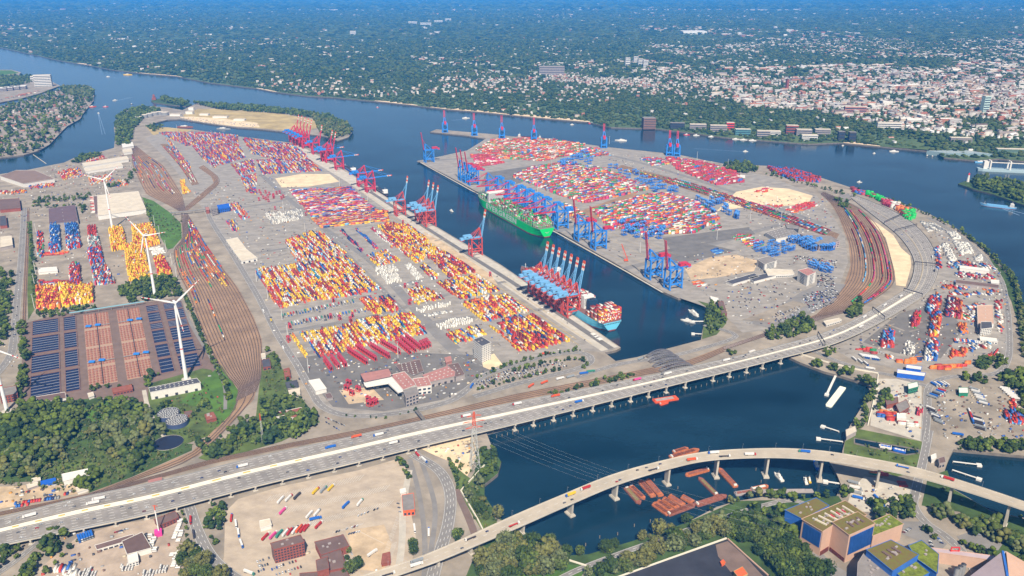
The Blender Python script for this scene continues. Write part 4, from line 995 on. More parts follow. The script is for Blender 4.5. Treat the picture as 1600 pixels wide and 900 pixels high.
# right-hand depots
ZR = 'in the eastern depot '
RD = dict(hs=(3, 4, 5), pitch=2.7, occ=.95, gap=.4)
Y3 = R(84)
fill([(1445,490),(1453,470),(1462,469),(1457,492)], ZR+'westernmost tall stack', PRB+[('white', 1), ('dark red', 2)], Y3, **RD)
fill([(1459,484),(1462,465),(1471,465),(1471,484)], ZR+'striped stack of red, white and blue', PMX+[('brown', 2)], Y3, **RD)
fill([(1477,496),(1481,468),(1492,468),(1490,497)], ZR+'tall dark red and navy stack', [('dark red', 3), ('navy', 2), ('crimson', 1), ('white', .5)], Y3, **RD)
fill([(1490,498),(1493,473),(1503,473),(1502,500)], ZR+'brown and orange stack', [('dark red', 3), ('orange', 1.5), ('brown', 1), ('crimson', 1)], Y3, **RD)
fill([(1422,505),(1431,490),(1440,490),(1438,506),(1428,516)], ZR+'crimson and green stack', [('crimson', 3), ('red', 2), ('lime green', 1.5), ('blue', .7)], Y3, hs=(2, 3, 4), pitch=2.8, occ=.85)
fill([(1451,527),(1455,488),(1471,490),(1467,528)], ZR+'long orange and red stack', [('orange', 4), ('red', 4), ('blue', 1), ('white', .8), ('yellow', .5)], Y3, hs=(2, 3, 4, 5), pitch=2.8, occ=.9, gap=.5)
fill([(1375,543),(1380,522),(1398,522),(1396,545)], ZR+'square red and blue stack', PRB, Y3, **RD)
fill([(1444,564),(1450,535),(1467,535),(1465,566)], ZR+'white topped red and blue stack', [('red', 2), ('blue', 2), ('white', 2)], Y3, **RD)
fill([(1334,546),(1348,543),(1373,551),(1368,555)], ZR+'low red row', [('red', 4), ('dark red', 2), ('green', 1)], R(-12), hs=(1, 2), pitch=3.4)
fill([(1410,557),(1415,535),(1430,535),(1428,556)], ZR+'low white lot', [('white', 4), ('grey', 1)], Y3, hs=(1, 2), pitch=4, lens=(6.1,), occ=.8)
fill([(1481,562),(1485,550),(1510,545),(1512,558)], ZR+'low orange and red pile', POR+[('red', 4)], Y3, hs=(1, 2, 3), pitch=3, occ=.75)
fill([(1410,569),(1435,561),(1436,566),(1425,571)], ZR+'orange stack at the siding', [('orange', 5), ('navy', 1.5)], R(5), hs=(3, 4), pitch=2.8, lens=(12.2,))
fill([(1398,563),(1412,566),(1412,569),(1398,567)], ZR+'red boxes on the siding', [('orange', 2), ('red', 3)], R(-10), hs=(1, 2), pitch=2.8)
fill([(1450,571),(1475,574),(1511,569),(1511,574),(1475,579),(1450,577)], ZR+'red boxes on the siding', [('red', 3), ('orange', 3), ('dark red', 1)], R(5), hs=(2, 3), pitch=2.8, lens=(12.2,))
fill([(1535,563),(1558,548),(1560,553),(1540,568)], ZR+'red boxes on the curved siding', [('red', 4), ('dark red', 2), ('orange', 1)], R(50), hs=(2, 2), pitch=2.9, lens=(12.2,))
fill([(1496,508),(1510,502),(1512,522),(1500,522)], ZR+'orange pile east of the grey yard', [('orange', 4), ('red', 1), ('blue', .6)], Y3, hs=(1, 2, 3), pitch=3, occ=.7)
for a in ([(1471,384),(1480,381),(1495,408),(1484,409)], [(1489,378),(1512,381),(1524,396),(1502,400)], [(1480,365),(1494,362),(1502,374),(1490,375)], [(1522,402),(1534,400),(1536,408),(1525,409)]): fill(a, ZR+'rows of white boxes near the ring road', PW, R(100), hs=(1, 2), pitch=3.2, occ=.95)
fill([(1435,345),(1462,350),(1480,362),(1450,362)], ZR+'low white and grey lot by the ring road', [('white', 4), ('grey', 3)], R(100), hs=(1,), pitch=4.5, occ=.7, lens=(6.1,))
for a in ([(1460,387),(1470,385),(1472,420),(1464,422)], [(1505,478),(1540,474),(1545,482),(1507,486)], [(1490,425),(1555,432),(1555,440),(1492,434)], [(1507,460),(1560,455),(1562,462),(1507,466)], [(1470,448),(1530,446),(1560,450),(1560,454),(1470,454)]): fill(a, ZR+'mixed low rows north of the stacks', PMX+[('white', 3)], R(95), hs=(1, 1, 2), pitch=4.2, occ=.65)
for a in ([(1480,412),(1500,410),(1545,414),(1560,424),(1480,420)], [(1484,456),(1504,454),(1504,462),(1484,462)], [(1555,470),(1566,468),(1568,520),(1557,520)], [(1500,488),(1524,484),(1526,500),(1505,502)], [(1512,540),(1548,536),(1550,546),(1515,552)], [(1380,556),(1400,556),(1396,562),(1380,561)], [(1565,560),(1572,548),(1574,556),(1568,566)]): fill(a, ZR+'mixed low rows north of the stacks', PMX+[('white', 5), ('grey', 2)], R(95), hs=(1, 1, 2), pitch=4.2, occ=.75)
fill([(1567,657),(1572,643),(1600,650),(1606,665),(1582,664)], 'in the south-eastern lot tall blue and red stack', PRB, R(75), hs=(2, 3, 4), pitch=2.8, occ=.95)
fill([(1575,628),(1584,626),(1590,642),(1578,642)], 'in the south-eastern lot red row beside the white tanks', [('red', 3), ('orange', 1)], R(75), hs=(1, 2), pitch=3)
fill([(1367,651),(1370,642),(1400,648),(1400,656),(1385,659)], 'beside the gabled house near the lock', [('red', 3), ('orange', 1), ('blue', 1), ('white', 1)], R(-12), hs=(2, 2), pitch=3)
fill([(1400,660),(1420,658),(1435,664),(1430,668),(1400,664)], 'beside the gabled house near the lock', [('red', 2), ('white', 2)], R(-12), hs=(1, 2), pitch=3)
fill([(1428,648),(1436,640),(1442,644),(1438,652)], 'beside the road north of the lock', [('crimson', 3), ('red', 2)], R(60), hs=(2,), pitch=3)
fill([(1356,738),(1372,738),(1392,745),(1390,747),(1356,741)], 'in the shade of the curved bridge', [('green', 2), ('red', 1), ('blue', 1), ('orange', 1)], R(-12), hs=(1, 2), pitch=2.9)
fill([(1400,752),(1420,754),(1420,762),(1402,761)], 'on the gravel yard under the curved bridge', [('green', 1), ('dark red', 1), ('red', 2)], R(-5), hs=(1,), pitch=5, lens=(12.2,))
# foreground and left-hand lots
fill([(20,788),(108,772),(110,776),(22,796)], 'in the row of small boxes between the tracks and the earth yard', [('red', 3), ('blue', 2), ('grey', 1), ('navy', 1), ('crimson', 1)], R(105), hs=(1,), pitch=3.4, lens=(6.1,), occ=.95)
fill([(82,890),(100,882),(122,888),(122,905),(82,905)], 'in the mixed stack at the bottom of the tank depot', [('white', 4), ('blue', 1), ('red', 1), ('grey', 1)], R(100), hs=(1, 2), pitch=3)
TANKS = []
def tanks(poly, zone, yaw, pitch=3.6, occ=.9, gap=.6, hs=(1, 1, 2)):
 ps = [G(*p) for p in poly]; c, s = math.cos(yaw), math.sin(yaw)
 u = [p.x*c+p.y*s for p in ps]; v = [-p.x*s+p.y*c for p in ps]; uv = list(zip(u, v)); y = min(v)+1.3
 while y < max(v):
  x = min(u)+1
  while x < max(u):
   if inside(uv, np.array([x+3]), np.array([y]))[0] and rnd.random() < occ:
    for q in range(rnd.choice(hs)): TANKS.append((x*c+3*c-y*s, x*s+3*s+y*c, .45+2.6*q, yaw, zone))
   x += 6.1+gap
  y += pitch
tanks([(266,862),(281,860),(284,888),(270,890)], 'in the eastern file of the tank depot', R(8))
tanks([(270,835),(280,810),(284,812),(284,850),(274,850)], 'along the eastern fence of the tank depot', R(8))
tanks([(231,838),(241,836),(246,862),(238,864)], 'beside the brown roofed depot building', R(8))
tanks([(220,898),(262,885),(266,892),(225,906)], 'along the southern edge of the tank depot', R(100))
tanks([(188,882),(206,878),(212,892),(190,894)], 'beside the small white building of the tank depot', R(100))
tanks([(122,890),(148,886),(152,905),(122,905)], 'along the bottom edge of the tank depot', R(100))
# ---- trains on the sidings: wagons and their boxes
WAG = []
ORD = ['first', 'second', 'third', 'fourth', 'fifth', 'sixth', 'seventh', 'eighth', 'ninth', 'tenth', 'eleventh', 'twelfth', 'thirteenth', 'fourteenth', 'fifteenth', 'sixteenth', 'seventeenth']
def train(key, i, a, b, pal, occ=.9, zone='on a train'):
 zone = zone.replace('on a train', 'on the train on the '+ORD[i]+' track')
 pts = RAILS[key][i]; n = len(pts); cum = [0]
 for k in range(n-1): cum.append(cum[-1]+(Vector(pts[k+1]).xy-Vector(pts[k]).xy).length)
 s, e = cum[-1]*a, cum[-1]*b
 prev = pick(pal)
 while s < e:
  k = max(j for j in range(n) if cum[j] <= s); k = min(k, n-2)
  f = (s-cum[k])/max(.01, cum[k+1]-cum[k]); p = pts[k]+(pts[k+1]-pts[k])*f; d = pts[k+1]-pts[k]; yw = math.atan2(d.y, d.x)
  WAG.append((p.x, p.y, yw, zone))
  if rnd.random() < occ:
   if rnd.random() > .55: prev = pick(pal)
   CONT.append((p.x, p.y, 2.1, 12.2, yw, prev, zone))
  s += 14.0
PT = [('red', 3), ('yellow', 2), ('orange', 2), ('navy', 1.5), ('blue', 1.5), ('white', 1), ('dark red', 2), ('green', .7), ('crimson', 1)]
Zt = 'on a train from the west in the lower rail yard'
for i, a, b, o in [(1,.30,.62,.9),(2,.45,.62,.7),(4,.28,.5,.9),(6,.22,.42,.9),(7,.2,.40,.85),(8,.30,.55,.9),(9,.18,.50,.95),(10,.12,.52,.95),(11,.10,.50,.9),(12,.15,.55,.9),(13,.08,.56,.95),(14,.08,.55,.95),(15,.10,.50,.9),(16,.15,.45,.9),(5,.62,.8,.6),(3,.3,.4,.8)]: train('lower', i, a, b, PT, o, Zt)
Zt = 'on a train from the west in the upper rail yard'
for i, a, b in [(1,.15,.6),(2,.2,.5),(4,.3,.7),(6,.2,.75),(8,.3,.8),(9,.35,.8),(11,.25,.6)]: train('upper', i, a, b, PN, .8, Zt)
for i in (0, 2, 3): train('mid', i, .1, .95, PN, .85, Zt)
Zt = 'on a train from the west in the curved rail yard'
for i, a, b, p in [(5,.16,.62,[('sky blue', 2), ('white', 2), ('blue', 3), ('red', 1), ('navy', 1)]), (6,.12,.3,[('green', 3), ('navy', 1)]), (8,.16,.72,[('green', 2), ('magenta', 3), ('crimson', 3), ('orange', 1), ('red', 2)]), (9,.25,.5,[('dark red', 3), ('orange', 1)]), (13,.16,.70,[('crimson', 3), ('magenta', 2), ('green', 1), ('blue', 1), ('dark red', 2)]), (14,.5,.72,[('blue', 2), ('green', 2), ('crimson', 1)]), (3,.3,.5,[('dark red', 2), ('brown', 1)]), (11,.3,.62,[('dark red', 3), ('red', 1)])]: train('curve', i, a, b, p, .9, Zt)
Zt = 'on a train of the eastern quay railway'
for i in range(6): train('quayrail', i, .03+.05*i, .96, PB, .75, Zt)
# ---- nearest ones become things, the rest one mass
M_cont = vmat('container paint', .55, .16, .35)
def cont_mesh(L, cname):
 """a box with corner posts, corrugated-looking ribs and door end"""
 key = (L, cname)
 if key in CM: return CM[key]
 col = [S(*PALC[cname])[i]*K for i in range(3)]; dk = [c*.72 for c in col]
 ms = Mass(); h, wd = 2.55, 2.44
 def bx(x0, x1, y0, y1, z0, z1, c): 
  V = np.array([[(x,y,z) for z in (z0, z1) for x, y in ((x0,y0),(x1,y0),(x1,y1),(x0,y1))]]); ms.add(V, BOXF, [c])
 bx(-L/2+.06, L/2-.06, -wd/2+.06, wd/2-.06, .05, h-.06, col)
 for x in (-L/2, L/2-.2):
  for y in (-wd/2, wd/2-.2): bx(x, x+.2, y, y+.2, 0, h, dk)
 for y in (-wd/2, wd/2-.16): bx(-L/2, L/2, y, y+.16, h-.16, h, dk)
 for y in (-.3, .3): bx(L/2-.06, L/2+.02, y-.04, y+.04, .1, h-.1, dk)
 CM[key] = ms.mesh('shipping_container', M_cont); return CM[key]
CM = {}
CONT.sort(key=lambda c: (c[0]**2+c[1]**2+(c[2]-CH)**2))
NIND = 300
vert = {}
for c in CONT[:1400]: vert.setdefault((round(c[0]), round(c[1])), []).append(c[2])
for c in CONT[:NIND]:
 x, y, z, L, yw, cn, zone = c
 st = vert[(round(x), round(y))]; top = z >= max(st)-.1
 pos = '' if len(st) == 1 else ('topmost of its stack ' if top else ('at the foot of its stack ' if z <= min(st)+.1 else 'in the middle of its stack '))
 size = 'short ' if L < 7 else 'long '
 o = put('shipping_container', cont_mesh(L, cn), None, (x, y, z), yw)
 lb = f'{size}{cn} container {pos}{zone}'
 w_ = lb.split()
 tag(o, ' '.join(w_[:16]), 'container', 'containers '+zone)
rest = CONT[NIND:]
A = np.array([(c[0], c[1], c[2], c[3], c[4]) for c in rest])
cl = np.array([S(*PALC[c[5]])[:3] for c in rest])*K
nr = np.random.RandomState(3); cl = np.clip(cl*(1+nr.uniform(-.22, .14, (len(cl), 1))), 0, .9)
ms = Mass(); ms.add(boxes_np(A[:, :2], A[:, 2], A[:, 3], np.full(len(A), 2.44), np.full(len(A), 2.55), A[:, 4]), BOXF, cl)
tag(ms.build('distant_containers', M_cont), kind='stuff')
print('CONTAINERS', len(CONT))
# tank containers: white barrels in frames
tkm = None
for k, (x, y, z, yw, zone) in enumerate(TANKS):
 if tkm is None:
  m = MB().use(M_white); n = 8
  vs = [(sx*2.8, 1.05*math.cos(2*PI*i/n+.39), 1.28+1.05*math.sin(2*PI*i/n+.39)) for sx in (-1, 1) for i in range(n)]
  m.add(vs, [(i, (i+1) % n, n+(i+1) % n, n+i) for i in range(n)]+[tuple(range(n-1, -1, -1)), tuple(range(n, 2*n))])
  m.use(P_grey)
  for sx in (-3, 3):
   for sy in (-1.15, 1.15): m.bar((sx, sy, 0), (sx, sy, 2.5), .18)
   for sz in (.1, 2.45): m.bar((sx, -1.15, sz), (sx, 1.15, sz), .18)
  for sy in (-1.15, 1.15): m.bar((-3, sy, .1), (3, sy, .1), .18)
  tkm = m.mesh('tank_container')
 tag(put('tank_container', tkm, None, (x, y, z), yw), 'white tank container '+zone, 'tank container', 'white tank containers '+zone)
# wagons
wm = MB().use(mat('wagon frame', S(80, 70, 68, K), .8)); wm.box(-6.6, 6.6, -1.3, 1.3, 1.55, 2.05)
wm.use(P_rubber)
for sx in (-4.6, 4.6): wm.box(sx-1.4, sx+1.4, -1.1, 1.1, .95, 1.55)
wme = wm.mesh('freight_wagon')
WAG.sort(key=lambda c: c[0]**2+c[1]**2)
for x, y, yw, zone in WAG[:220]:
 tag(put('freight_wagon', wme, None, (x, y, 0.05), yw), 'wagon '+zone.replace('on the train on', 'of the train on'), 'wagon', 'wagons '+zone)
A = np.array([w_[:3] for w_ in WAG[220:]])
ms = Mass(); ms.add(boxes_np(A[:, :2], np.full(len(A), 1.0), np.full(len(A), 13.2), np.full(len(A), 2.6), np.full(len(A), 1.05), A[:, 2]), BOXF, np.tile([[.08, .07, .065]], (len(A), 1)))
tag(ms.build('distant_wagons', M_cont), kind='stuff')
# ================================================================== MOTORWAY, BRIDGES, BUILDINGS
HU = [(-120,842),(0,810),(125,778),(250,752),(400,715),(525,688),(650,660),(800,630),(960,599),(1050,580),(1200,545),(1312,511),(1400,462),(1421,445),(1428,407),(1407,372),(1375,345),(1330,310)]
HL = [(-120,880),(0,852),(115,828),(235,802),(400,759),(535,727),(665,695),(815,659.5),(975,620),(1063,598),(1210,561.5),(1325,528),(1425,474),(1456,448),(1466,410),(1444,366),(1400,332),(1330,303)]
HZ = [10]*12+[6, 3.5, 1.6, 1.4, 1.4, 1.4]
def lane_curve(f, n=6):
 return smooth_px([G(u[0], u[1], z)*(1-f)+G(l[0], l[1], z)*f for u, l, z in zip(HU, HL, HZ)], n)
def strip_between(mb, A, B, dz=0.0):
 n = len(A); mb.add([(p.x, p.y, p.z+dz) for p in A]+[(p.x, p.y, p.z+dz) for p in B], [(n+i, n+i+1, i+1, i) for i in range(n-1)])
hw = thing('motorway_viaduct', 'wide motorway viaduct with a white strip of road works down its middle', 'viaduct', (0, 0, 0))
M_mway = mat('motorway asphalt', S(148, 142, 136, K), .9, .2, .05); M_works = mat('fresh white concrete', S(238, 230, 212, K), .9, .1, .08)
U, Lw = lane_curve(0), lane_curve(1)
m = MB().use(M_mway); strip_between(m, U, Lw)
m.use(M_conc)
for P_, sg in ((U, 1), (Lw, -1)):
 n = len(P_); m.add([tuple(p) for p in P_]+[(p.x, p.y, max(-.5, p.z-2.2)) for p in P_], [(i, i+1, n+i+1, n+i) if sg < 0 else (n+i, n+i+1, i+1, i) for i in range(n-1)])
m.use(M_quay); n = len(U); strip_between(m, [Vector((p.x, p.y, max(-.4, p.z-2.2))) for p in Lw], [Vector((p.x, p.y, max(-.4, p.z-2.2))) for p in U])
part('deck', m, hw)
m = MB().use(M_works); kk = 76; strip_between(m, lane_curve(.39)[:kk], lane_curve(.53)[:kk], .12); part('roadworks_strip', m, hw)
m = MB().use(M_conc)
for f in (.37, .545): 
 c = lane_curve(f)[:76]; band(m, c, .7, .9, 0, True)
part('barrier', m, hw)
m = MB().use(P_grey)
for c, o in ((U, -.2), (Lw, .2)):
 n = len(c); m.add([(p.x, p.y, p.z) for p in c]+[(p.x, p.y, p.z+1.5) for p in c], [(i, i+1, n+i+1, n+i) for i in range(n-1)])
part('parapet', m, hw)
for f in (.09, .18, .27, .62, .71, .80, .89):
 m = MB().use(M_mark); dashes(m, lane_curve(f), .6, .14, 0, 7, 8, True); part('lane_marking', m, hw)
for f in (.03, .35, .56, .96):
 m = MB().use(M_mark if f != .35 else M_ymark); band(m, lane_curve(f), .55, .14, 0, True); part('edge_line', m, hw)
m = MB().use(M_mark)
for f in (.44, .5): dashes(m, lane_curve(f)[76:], .6, .14, 0, 7, 8, True)
part('lane_marking', m, hw)
m = MB().use(M_conc)
for f in (.38, .56): band(m, lane_curve(f)[76:], 1.6, .3, 0, True)
part('median', m, hw)
# road works: shuttering, formwork and machines on the white strip
cw = lane_curve(.46, 10); 
m = MB().use(M_ymark)
for i in range(0, 48, 1):
 p = cw[i]; q = cw[i+1]; d = (q-p).normalized()
 if i % 3 == 0: m.obox(p.x, p.y, p.z+.12, (q-p).length*.8, 1.3, 1.0, math.atan2(d.y, d.x))
part('formwork', m, hw)
FEET = [(48,856),(76,850),(132,836),(182,822),(230,812),(277,800),(330,787),(362,779),(400,768),(442,757),(482,746),(522,736),(560,726),(598,718),(637,707),(668,699),(800,668),(830,662),(862,655),(894,649),(924,641),(954,634),(984,627),(1012,620),(1041,614),(1070,606),(1116,597),(1139,589),(1165,582),(1189,575),(1215,566),(1250,556),(1290,544)]
for x, y in FEET:
 wat = 760 < x < 1225
 p = G(x, y, WZ if wat else 0); zt = 7.6
 j = min(range(len(Lw)), key=lambda k: (Lw[k]-p).length_squared); d = (Lw[min(j+1, len(Lw)-1)]-Lw[j-1]).normalized(); nn = Vector((-d.y, d.x, 0))
 if (nn.dot(U[j]-Lw[j])) < 0: nn = -nn
 m = MB().use(M_conc); wdt = (U[j]-Lw[j]).length
 for f in (.06, .42, .85):
  q = Vector((Lw[j].x, Lw[j].y, 0))+nn*wdt*f+d*((p-Lw[j]).dot(d)); m.obox(q.x, q.y, WZ-2 if wat else -.3, 2.4, 3.2, zt-(WZ-2 if wat else -.3), math.atan2(d.y, d.x))
  m.obox(q.x, q.y, WZ-2 if wat else -.3, 7 if f < .1 else 5, 6.5, 3.6 if wat else .8, math.atan2(d.y, d.x))
 q0 = Vector((Lw[j].x, Lw[j].y, 6.6))+d*((p-Lw[j]).dot(d)); m.bar(q0-nn*.3, q0+nn*wdt, 2.2, 2.0)
 part('pier', m, hw)
# mooring piles in front of the viaduct
M_wood = mat('weathered timber', S(150, 134, 112, K), .9, .2, .5)
pile = MB().use(M_wood); pile.cone((0, 0, -4), .55, .5, 8.4, 8); pme = pile.mesh('mooring_pile')
def piles(p, q, n, group, lab):
 for i in range(n):
  f = i/(n-1) if n > 1 else 0; tag(put('mooring_pile', pme, None, G(p[0]+(q[0]-p[0])*f, p[1]+(q[1]-p[1])*f, WZ)), lab, 'mooring pile', group)
piles((776,684), (1205,577), 52, 'timber piles in a line along the motorway viaduct', 'timber mooring pile in the line beside the motorway viaduct')
for x, y in [(937,841),(965,836),(991,823),(1016,816),(1059,764),(1181,735),(1189,754),(1022,751),(915,853),(1134,712)]: piles((x, y), (x, y), 1, 'loose timber piles in the near dock', 'single timber mooring pile standing in the near dock')
# sign gantries over the motorway
for i, (x, y) in enumerate([(1284,534),(1372,498),(1430,462),(1445,411),(1420,357),(1398,343)]):
 p = G(x, y, 5); j = min(range(len(U)), key=lambda k: ((U[k]+Lw[k])/2-p).length_squared)
 t = thing('sign_gantry', ['grey sign gantry over the motorway at the eastern depot corner', 'grey sign gantry over the motorway above the square red and blue stack', 'grey sign gantry over the motorway where it meets the curved rail yard', 'grey sign gantry over the motorway beside the oval sand islands', 'grey sign gantry across the many lanes before the tunnel', 'grey sign gantry nearest the tunnel mouth'][i], 'sign gantry', (0, 0, 0), 0, 'sign gantries over the motorway')
 a, b = U[j], Lw[j]; m = MB().use(P_dark)
 m.bar(a+Vector((0,0,8)), b+Vector((0,0,8)), 1.4, 1.6); part('beam', m, t)
 for q in (a, b, (a+b)/2): m = MB().use(P_dark); m.bar(q, q+Vector((0,0,8)), .9); part('post', m, t)
# ---- curved high bridge in the foreground
BU = [(520,914),(640,876),(705,850),(800,807),(875,775),(957,742),(1040,719),(1107,706),(1200,701),(1275,704),(1350,715),(1450,736),(1600,784),(1720,830)]
BLo = [(560,920),(660,886),(712,866),(806,826),(885,791),(966,757),(1048,732),(1112,719),(1200,715),(1275,718.5),(1350,729),(1450,750.5),(1600,797.5),(1720,843)]
BZ = [8, 12.5, 14.5, 18.5, 21.5, 25.5, 28.5, 31.5, 34, 35.5, 36.5, 37, 38, 38]
M_bridge = mat('bridge deck paving', S(186, 174, 156, K), .9, .1, .05)
def bcurve(f): return smooth_px([G(u[0], u[1], z)*(1-f)+G(l[0], l[1], z)*f for u, l, z in zip(BU, BLo, BZ)], 7)
br = thing('curved_bridge', 'tall curved concrete road bridge on slender piers over the near dock', 'bridge', (0, 0, 0))
U2, L2 = bcurve(0), bcurve(1)
m = MB().use(M_bridge); strip_between(m, U2, L2)
m.use(M_conc); n = len(U2)
for P_, s in ((U2, 1), (L2, -1)): m.add([tuple(p) for p in P_]+[(p.x, p.y, p.z-.9) for p in P_], [(i, i+1, n+i+1, n+i) if s < 0 else (n+i, n+i+1, i+1, i) for i in range(n-1)])
strip_between(m, L2, U2, -.9); part('deck', m, br)
m = MB().use(M_conc); A_, B_ = bcurve(.24), bcurve(.76)
for P_, s in ((A_, 1), (B_, -1)): m.add([(p.x, p.y, p.z-.9) for p in P_]+[(p.x, p.y, p.z-3.4) for p in P_], [(i, i+1, n+i+1, n+i) if s < 0 else (n+i, n+i+1, i+1, i) for i in range(n-1)])
strip_between(m, B_, A_, -3.4); part('box_girder', m, br)
for c in (U2, L2):
 m = MB().use(M_conc); m.add([(p.x, p.y, p.z) for p in c]+[(p.x, p.y, p.z+1.1) for p in c], [(i, i+1, n+i+1, n+i) for i in range(n-1)]); part('parapet', m, br)
m = MB().use(M_mark); dashes(m, bcurve(.5), .4, .1, 0, 6, 8, True)
for f in (.06, .94): band(m, bcurve(f), .35, .1, 0, True)
part('lane_marking', m, br)
for x, y in [(745,872),(828,838),(901,810),(970,783),(1041,762),(1118,752),(1198,750),(1282,757),(1373,771),(1470,790),(1568,825),(690,892)]:
 wat = 830 < x < 1300; p = G(x, y, WZ if wat else 0)
 mid = bcurve(.5); j = min(range(len(mid)), key=lambda k: (mid[k]-p).xy.length); d = (mid[min(j+1, n-1)]-mid[j-1]).normalized(); q = mid[j]; a = math.atan2(d.y, d.x)
 b0 = Vector((q.x, q.y, 0)); m = MB().use(M_conc); z0 = (WZ-2 if wat else -.3); zt = q.z-3.4
 wdt = (U2[j]-L2[j]).length
 c, s = math.cos(a), math.sin(a); vs = []
 for z, lx, ly in ((z0, 3.4, wdt*.36), (zt, 2.6, wdt*.56)):
  for u_, v_ in ((-1,-1),(1,-1),(1,1),(-1,1)): vs.append((q.x+u_*lx/2*c-v_*ly/2*s, q.y+u_*lx/2*s+v_*ly/2*c, z))
 m.add(vs, [(4,5,6,7),(0,1,5,4),(1,2,6,5),(2,3,7,6),(3,0,4,7)])
 m.obox(q.x, q.y, z0, 8.5 if wat else 5, wdt*.62, 4.2 if wat else .9, a)
 if wat: m.obox(q.x, q.y, z0+4.2, 6.2, wdt*.5, 1.4, a)
 part('pier', m, br)
# lamps along the curved bridge
lm = MB().use(P_grey); lm.cone((0, 0, 0), .16, .1, 10, 6); lm.bar((0, 0, 10), (2.2, 0, 10.4), .18); lm.bar((1.6, 0, 10.35), (3, 0, 10.55), .35, .2); lme = lm.mesh('street_lamp')
for i in range(5, n-4, 4):
 p = U2[i]; d = (U2[i+1]-U2[i-1]).normalized(); tag(put('street_lamp', lme, None, p, math.atan2(d.x, -d.y)+PI), 'thin grey street lamp on the outer edge of the curved bridge', 'street lamp', 'street lamps along the curved bridge')
for i in range(4, len(U)-8, 3):
 p = (lane_curve(.37))[i]; tag(put('street_lamp', lme, None, p, 0.6), 'thin grey street lamp on the motorway barrier', 'street lamp', 'street lamps along the motorway')
M_arch = mat('arch steel', S(112, 110, 116, K), .6)
# ---- arches of the railway bridges
for i, (x, y, L, w_, h) in enumerate([(1030,554,58,8,9), (1037,561,66,8,11), (1045,568,70,8,11), (1056,575,70,11,11)]):
 p = G(x, y, 1); a = math.atan2(*( (G(1100,557)-G(1000,579)).yx)) 
 t = thing('arch_bridge', ['thin arched rail bridge farthest from the motorway', 'second grey arched rail bridge from the basin side', 'third grey arched rail bridge from the basin side', 'broad grey arched rail bridge closest to the motorway'][i], 'arch bridge', p, a, 'arched bridges beside the motorway')
 for sy in (-w_/2, w_/2):
  m = MB().use(M_arch); k = 14
  pts = [Vector((-L/2+L*j/k, sy, h*(1-(2*j/k-1)**2))) for j in range(k+1)]
  for j in range(k): m.bar(pts[j], pts[j+1], 1.3, 1.5)
  part('arch_rib', m, t)
  m = MB().use(P_grey)
  for j in range(2, k-1): m.bar(pts[j], Vector((pts[j].x, sy, .6)), .3)
  m.bar((-L/2, sy, .8), (L/2, sy, .8), .9, 1.4); part('hanger', m, t)
 m = MB().use(M_arch)
 for j in range(3, k-2): m.bar(pts[j]-Vector((0, w_, 0)), pts[j], .8)
 part('bracing', m, t)
 m = MB().use(M_quay); m.box(-L/2, L/2, -w_/2, w_/2, .1, .9); part('deck', m, t)
# foot bridge over the rails at the workshop and gate bridge over the western yard
for nm, a, b, z, lab in (('footbridge', (650,641), (668,663), 7, 'narrow dark footbridge over the railway south of the workshop'), ('gate_bridge', (266,333), (322,327), 9, 'long grey bridge over the rail neck with the gate house at its end')):
 t = thing(nm, lab, 'bridge', (0, 0, 0)); p, q = G(a[0], a[1], z), G(b[0], b[1], z)
 m = MB().use(M_quay); m.bar(p, q, 5, 1.2); part('deck', m, t)
 for f in (.05, .35, .65, .95): r_ = p+(q-p)*f; m = MB().use(M_conc); m.bar((r_.x, r_.y, 0), (r_.x, r_.y, z-.6), 1.2); part('post', m, t)
 for s in (-1, 1): d = (q-p).normalized(); nn = Vector((-d.y, d.x, 0))*2.4*s; m = MB().use(P_grey); m.bar(p+nn+Vector((0,0,1.2)), q+nn+Vector((0,0,1.2)), .2, 1.2); part('railing', m, t)
# ------------------------------------------------------------------ light masts
mm = MB().use(P_grey); mm = MB().use(mat('mast white', S(214, 212, 206, K), .5)); mm.cone((0, 0, 0), .75, .45, 34, 8)
mh_ = MB().use(P_grey); mh_.cone((0, 0, 33.4), 1.9, 1.9, .9, 8)
for k in range(6): mh_.obox(1.9*math.cos(k*PI/3), 1.9*math.sin(k*PI/3), 32.6, .8, .5, .8, k*PI/3)
MAST = [(513,401),(477,364),(443,329),(531,292),(579,350),(575,317),(631,377),(683,420),(745,449),(401,440),(419,468),(441,500),(450,530),(618,495),(622,559),(568,433),(746,466),(810,518),(482,582),(242,354),(250,370),(260,394),(269,414),(276,434),(57,365),(58,397),(56,428),(55,449),(54,482),(370,360),(365,247),(277,206),(331,215),(1089,250),(1137,262),(999,280),(1107,317),(1172,344),(862,262),(912,300),(1040,330),(952,225),(840,300),(1000,395),(1120,375),(1220,345),(410,230),(330,262)]
mr = None
def near_mark(x, y):
 ls = [((420,430),'the largest yellow and red block'),((600,530),'the parked straddle carriers'),((800,500),'the southern quay blocks'),((260,400),'the western rail yard'),((55,430),'the western verge'),((400,230),'the far northern blocks'),((1000,300),'the great red stacks'),((1100,255),'the river bend stacks'),((540,320),'the red and blue northern block'),((680,400),'the middle quay blocks'),((450,330),'the pale grey northern lot')]
 return min(ls, key=lambda l: (l[0][0]-x)**2+(l[0][1]-y)**2)[1]
for x, y in MAST:
 lab = 'tall white floodlight mast beside '+near_mark(x, y)
 if mr is None:
  mr = thing('light_mast', lab, 'light mast', G(x, y), 0, 'floodlight masts across the terminals'); part('pole', mm, mr); part('lamp_ring', mh_, mr)
 else: dup(mr, G(x, y), 0, lab, 'floodlight masts across the terminals')
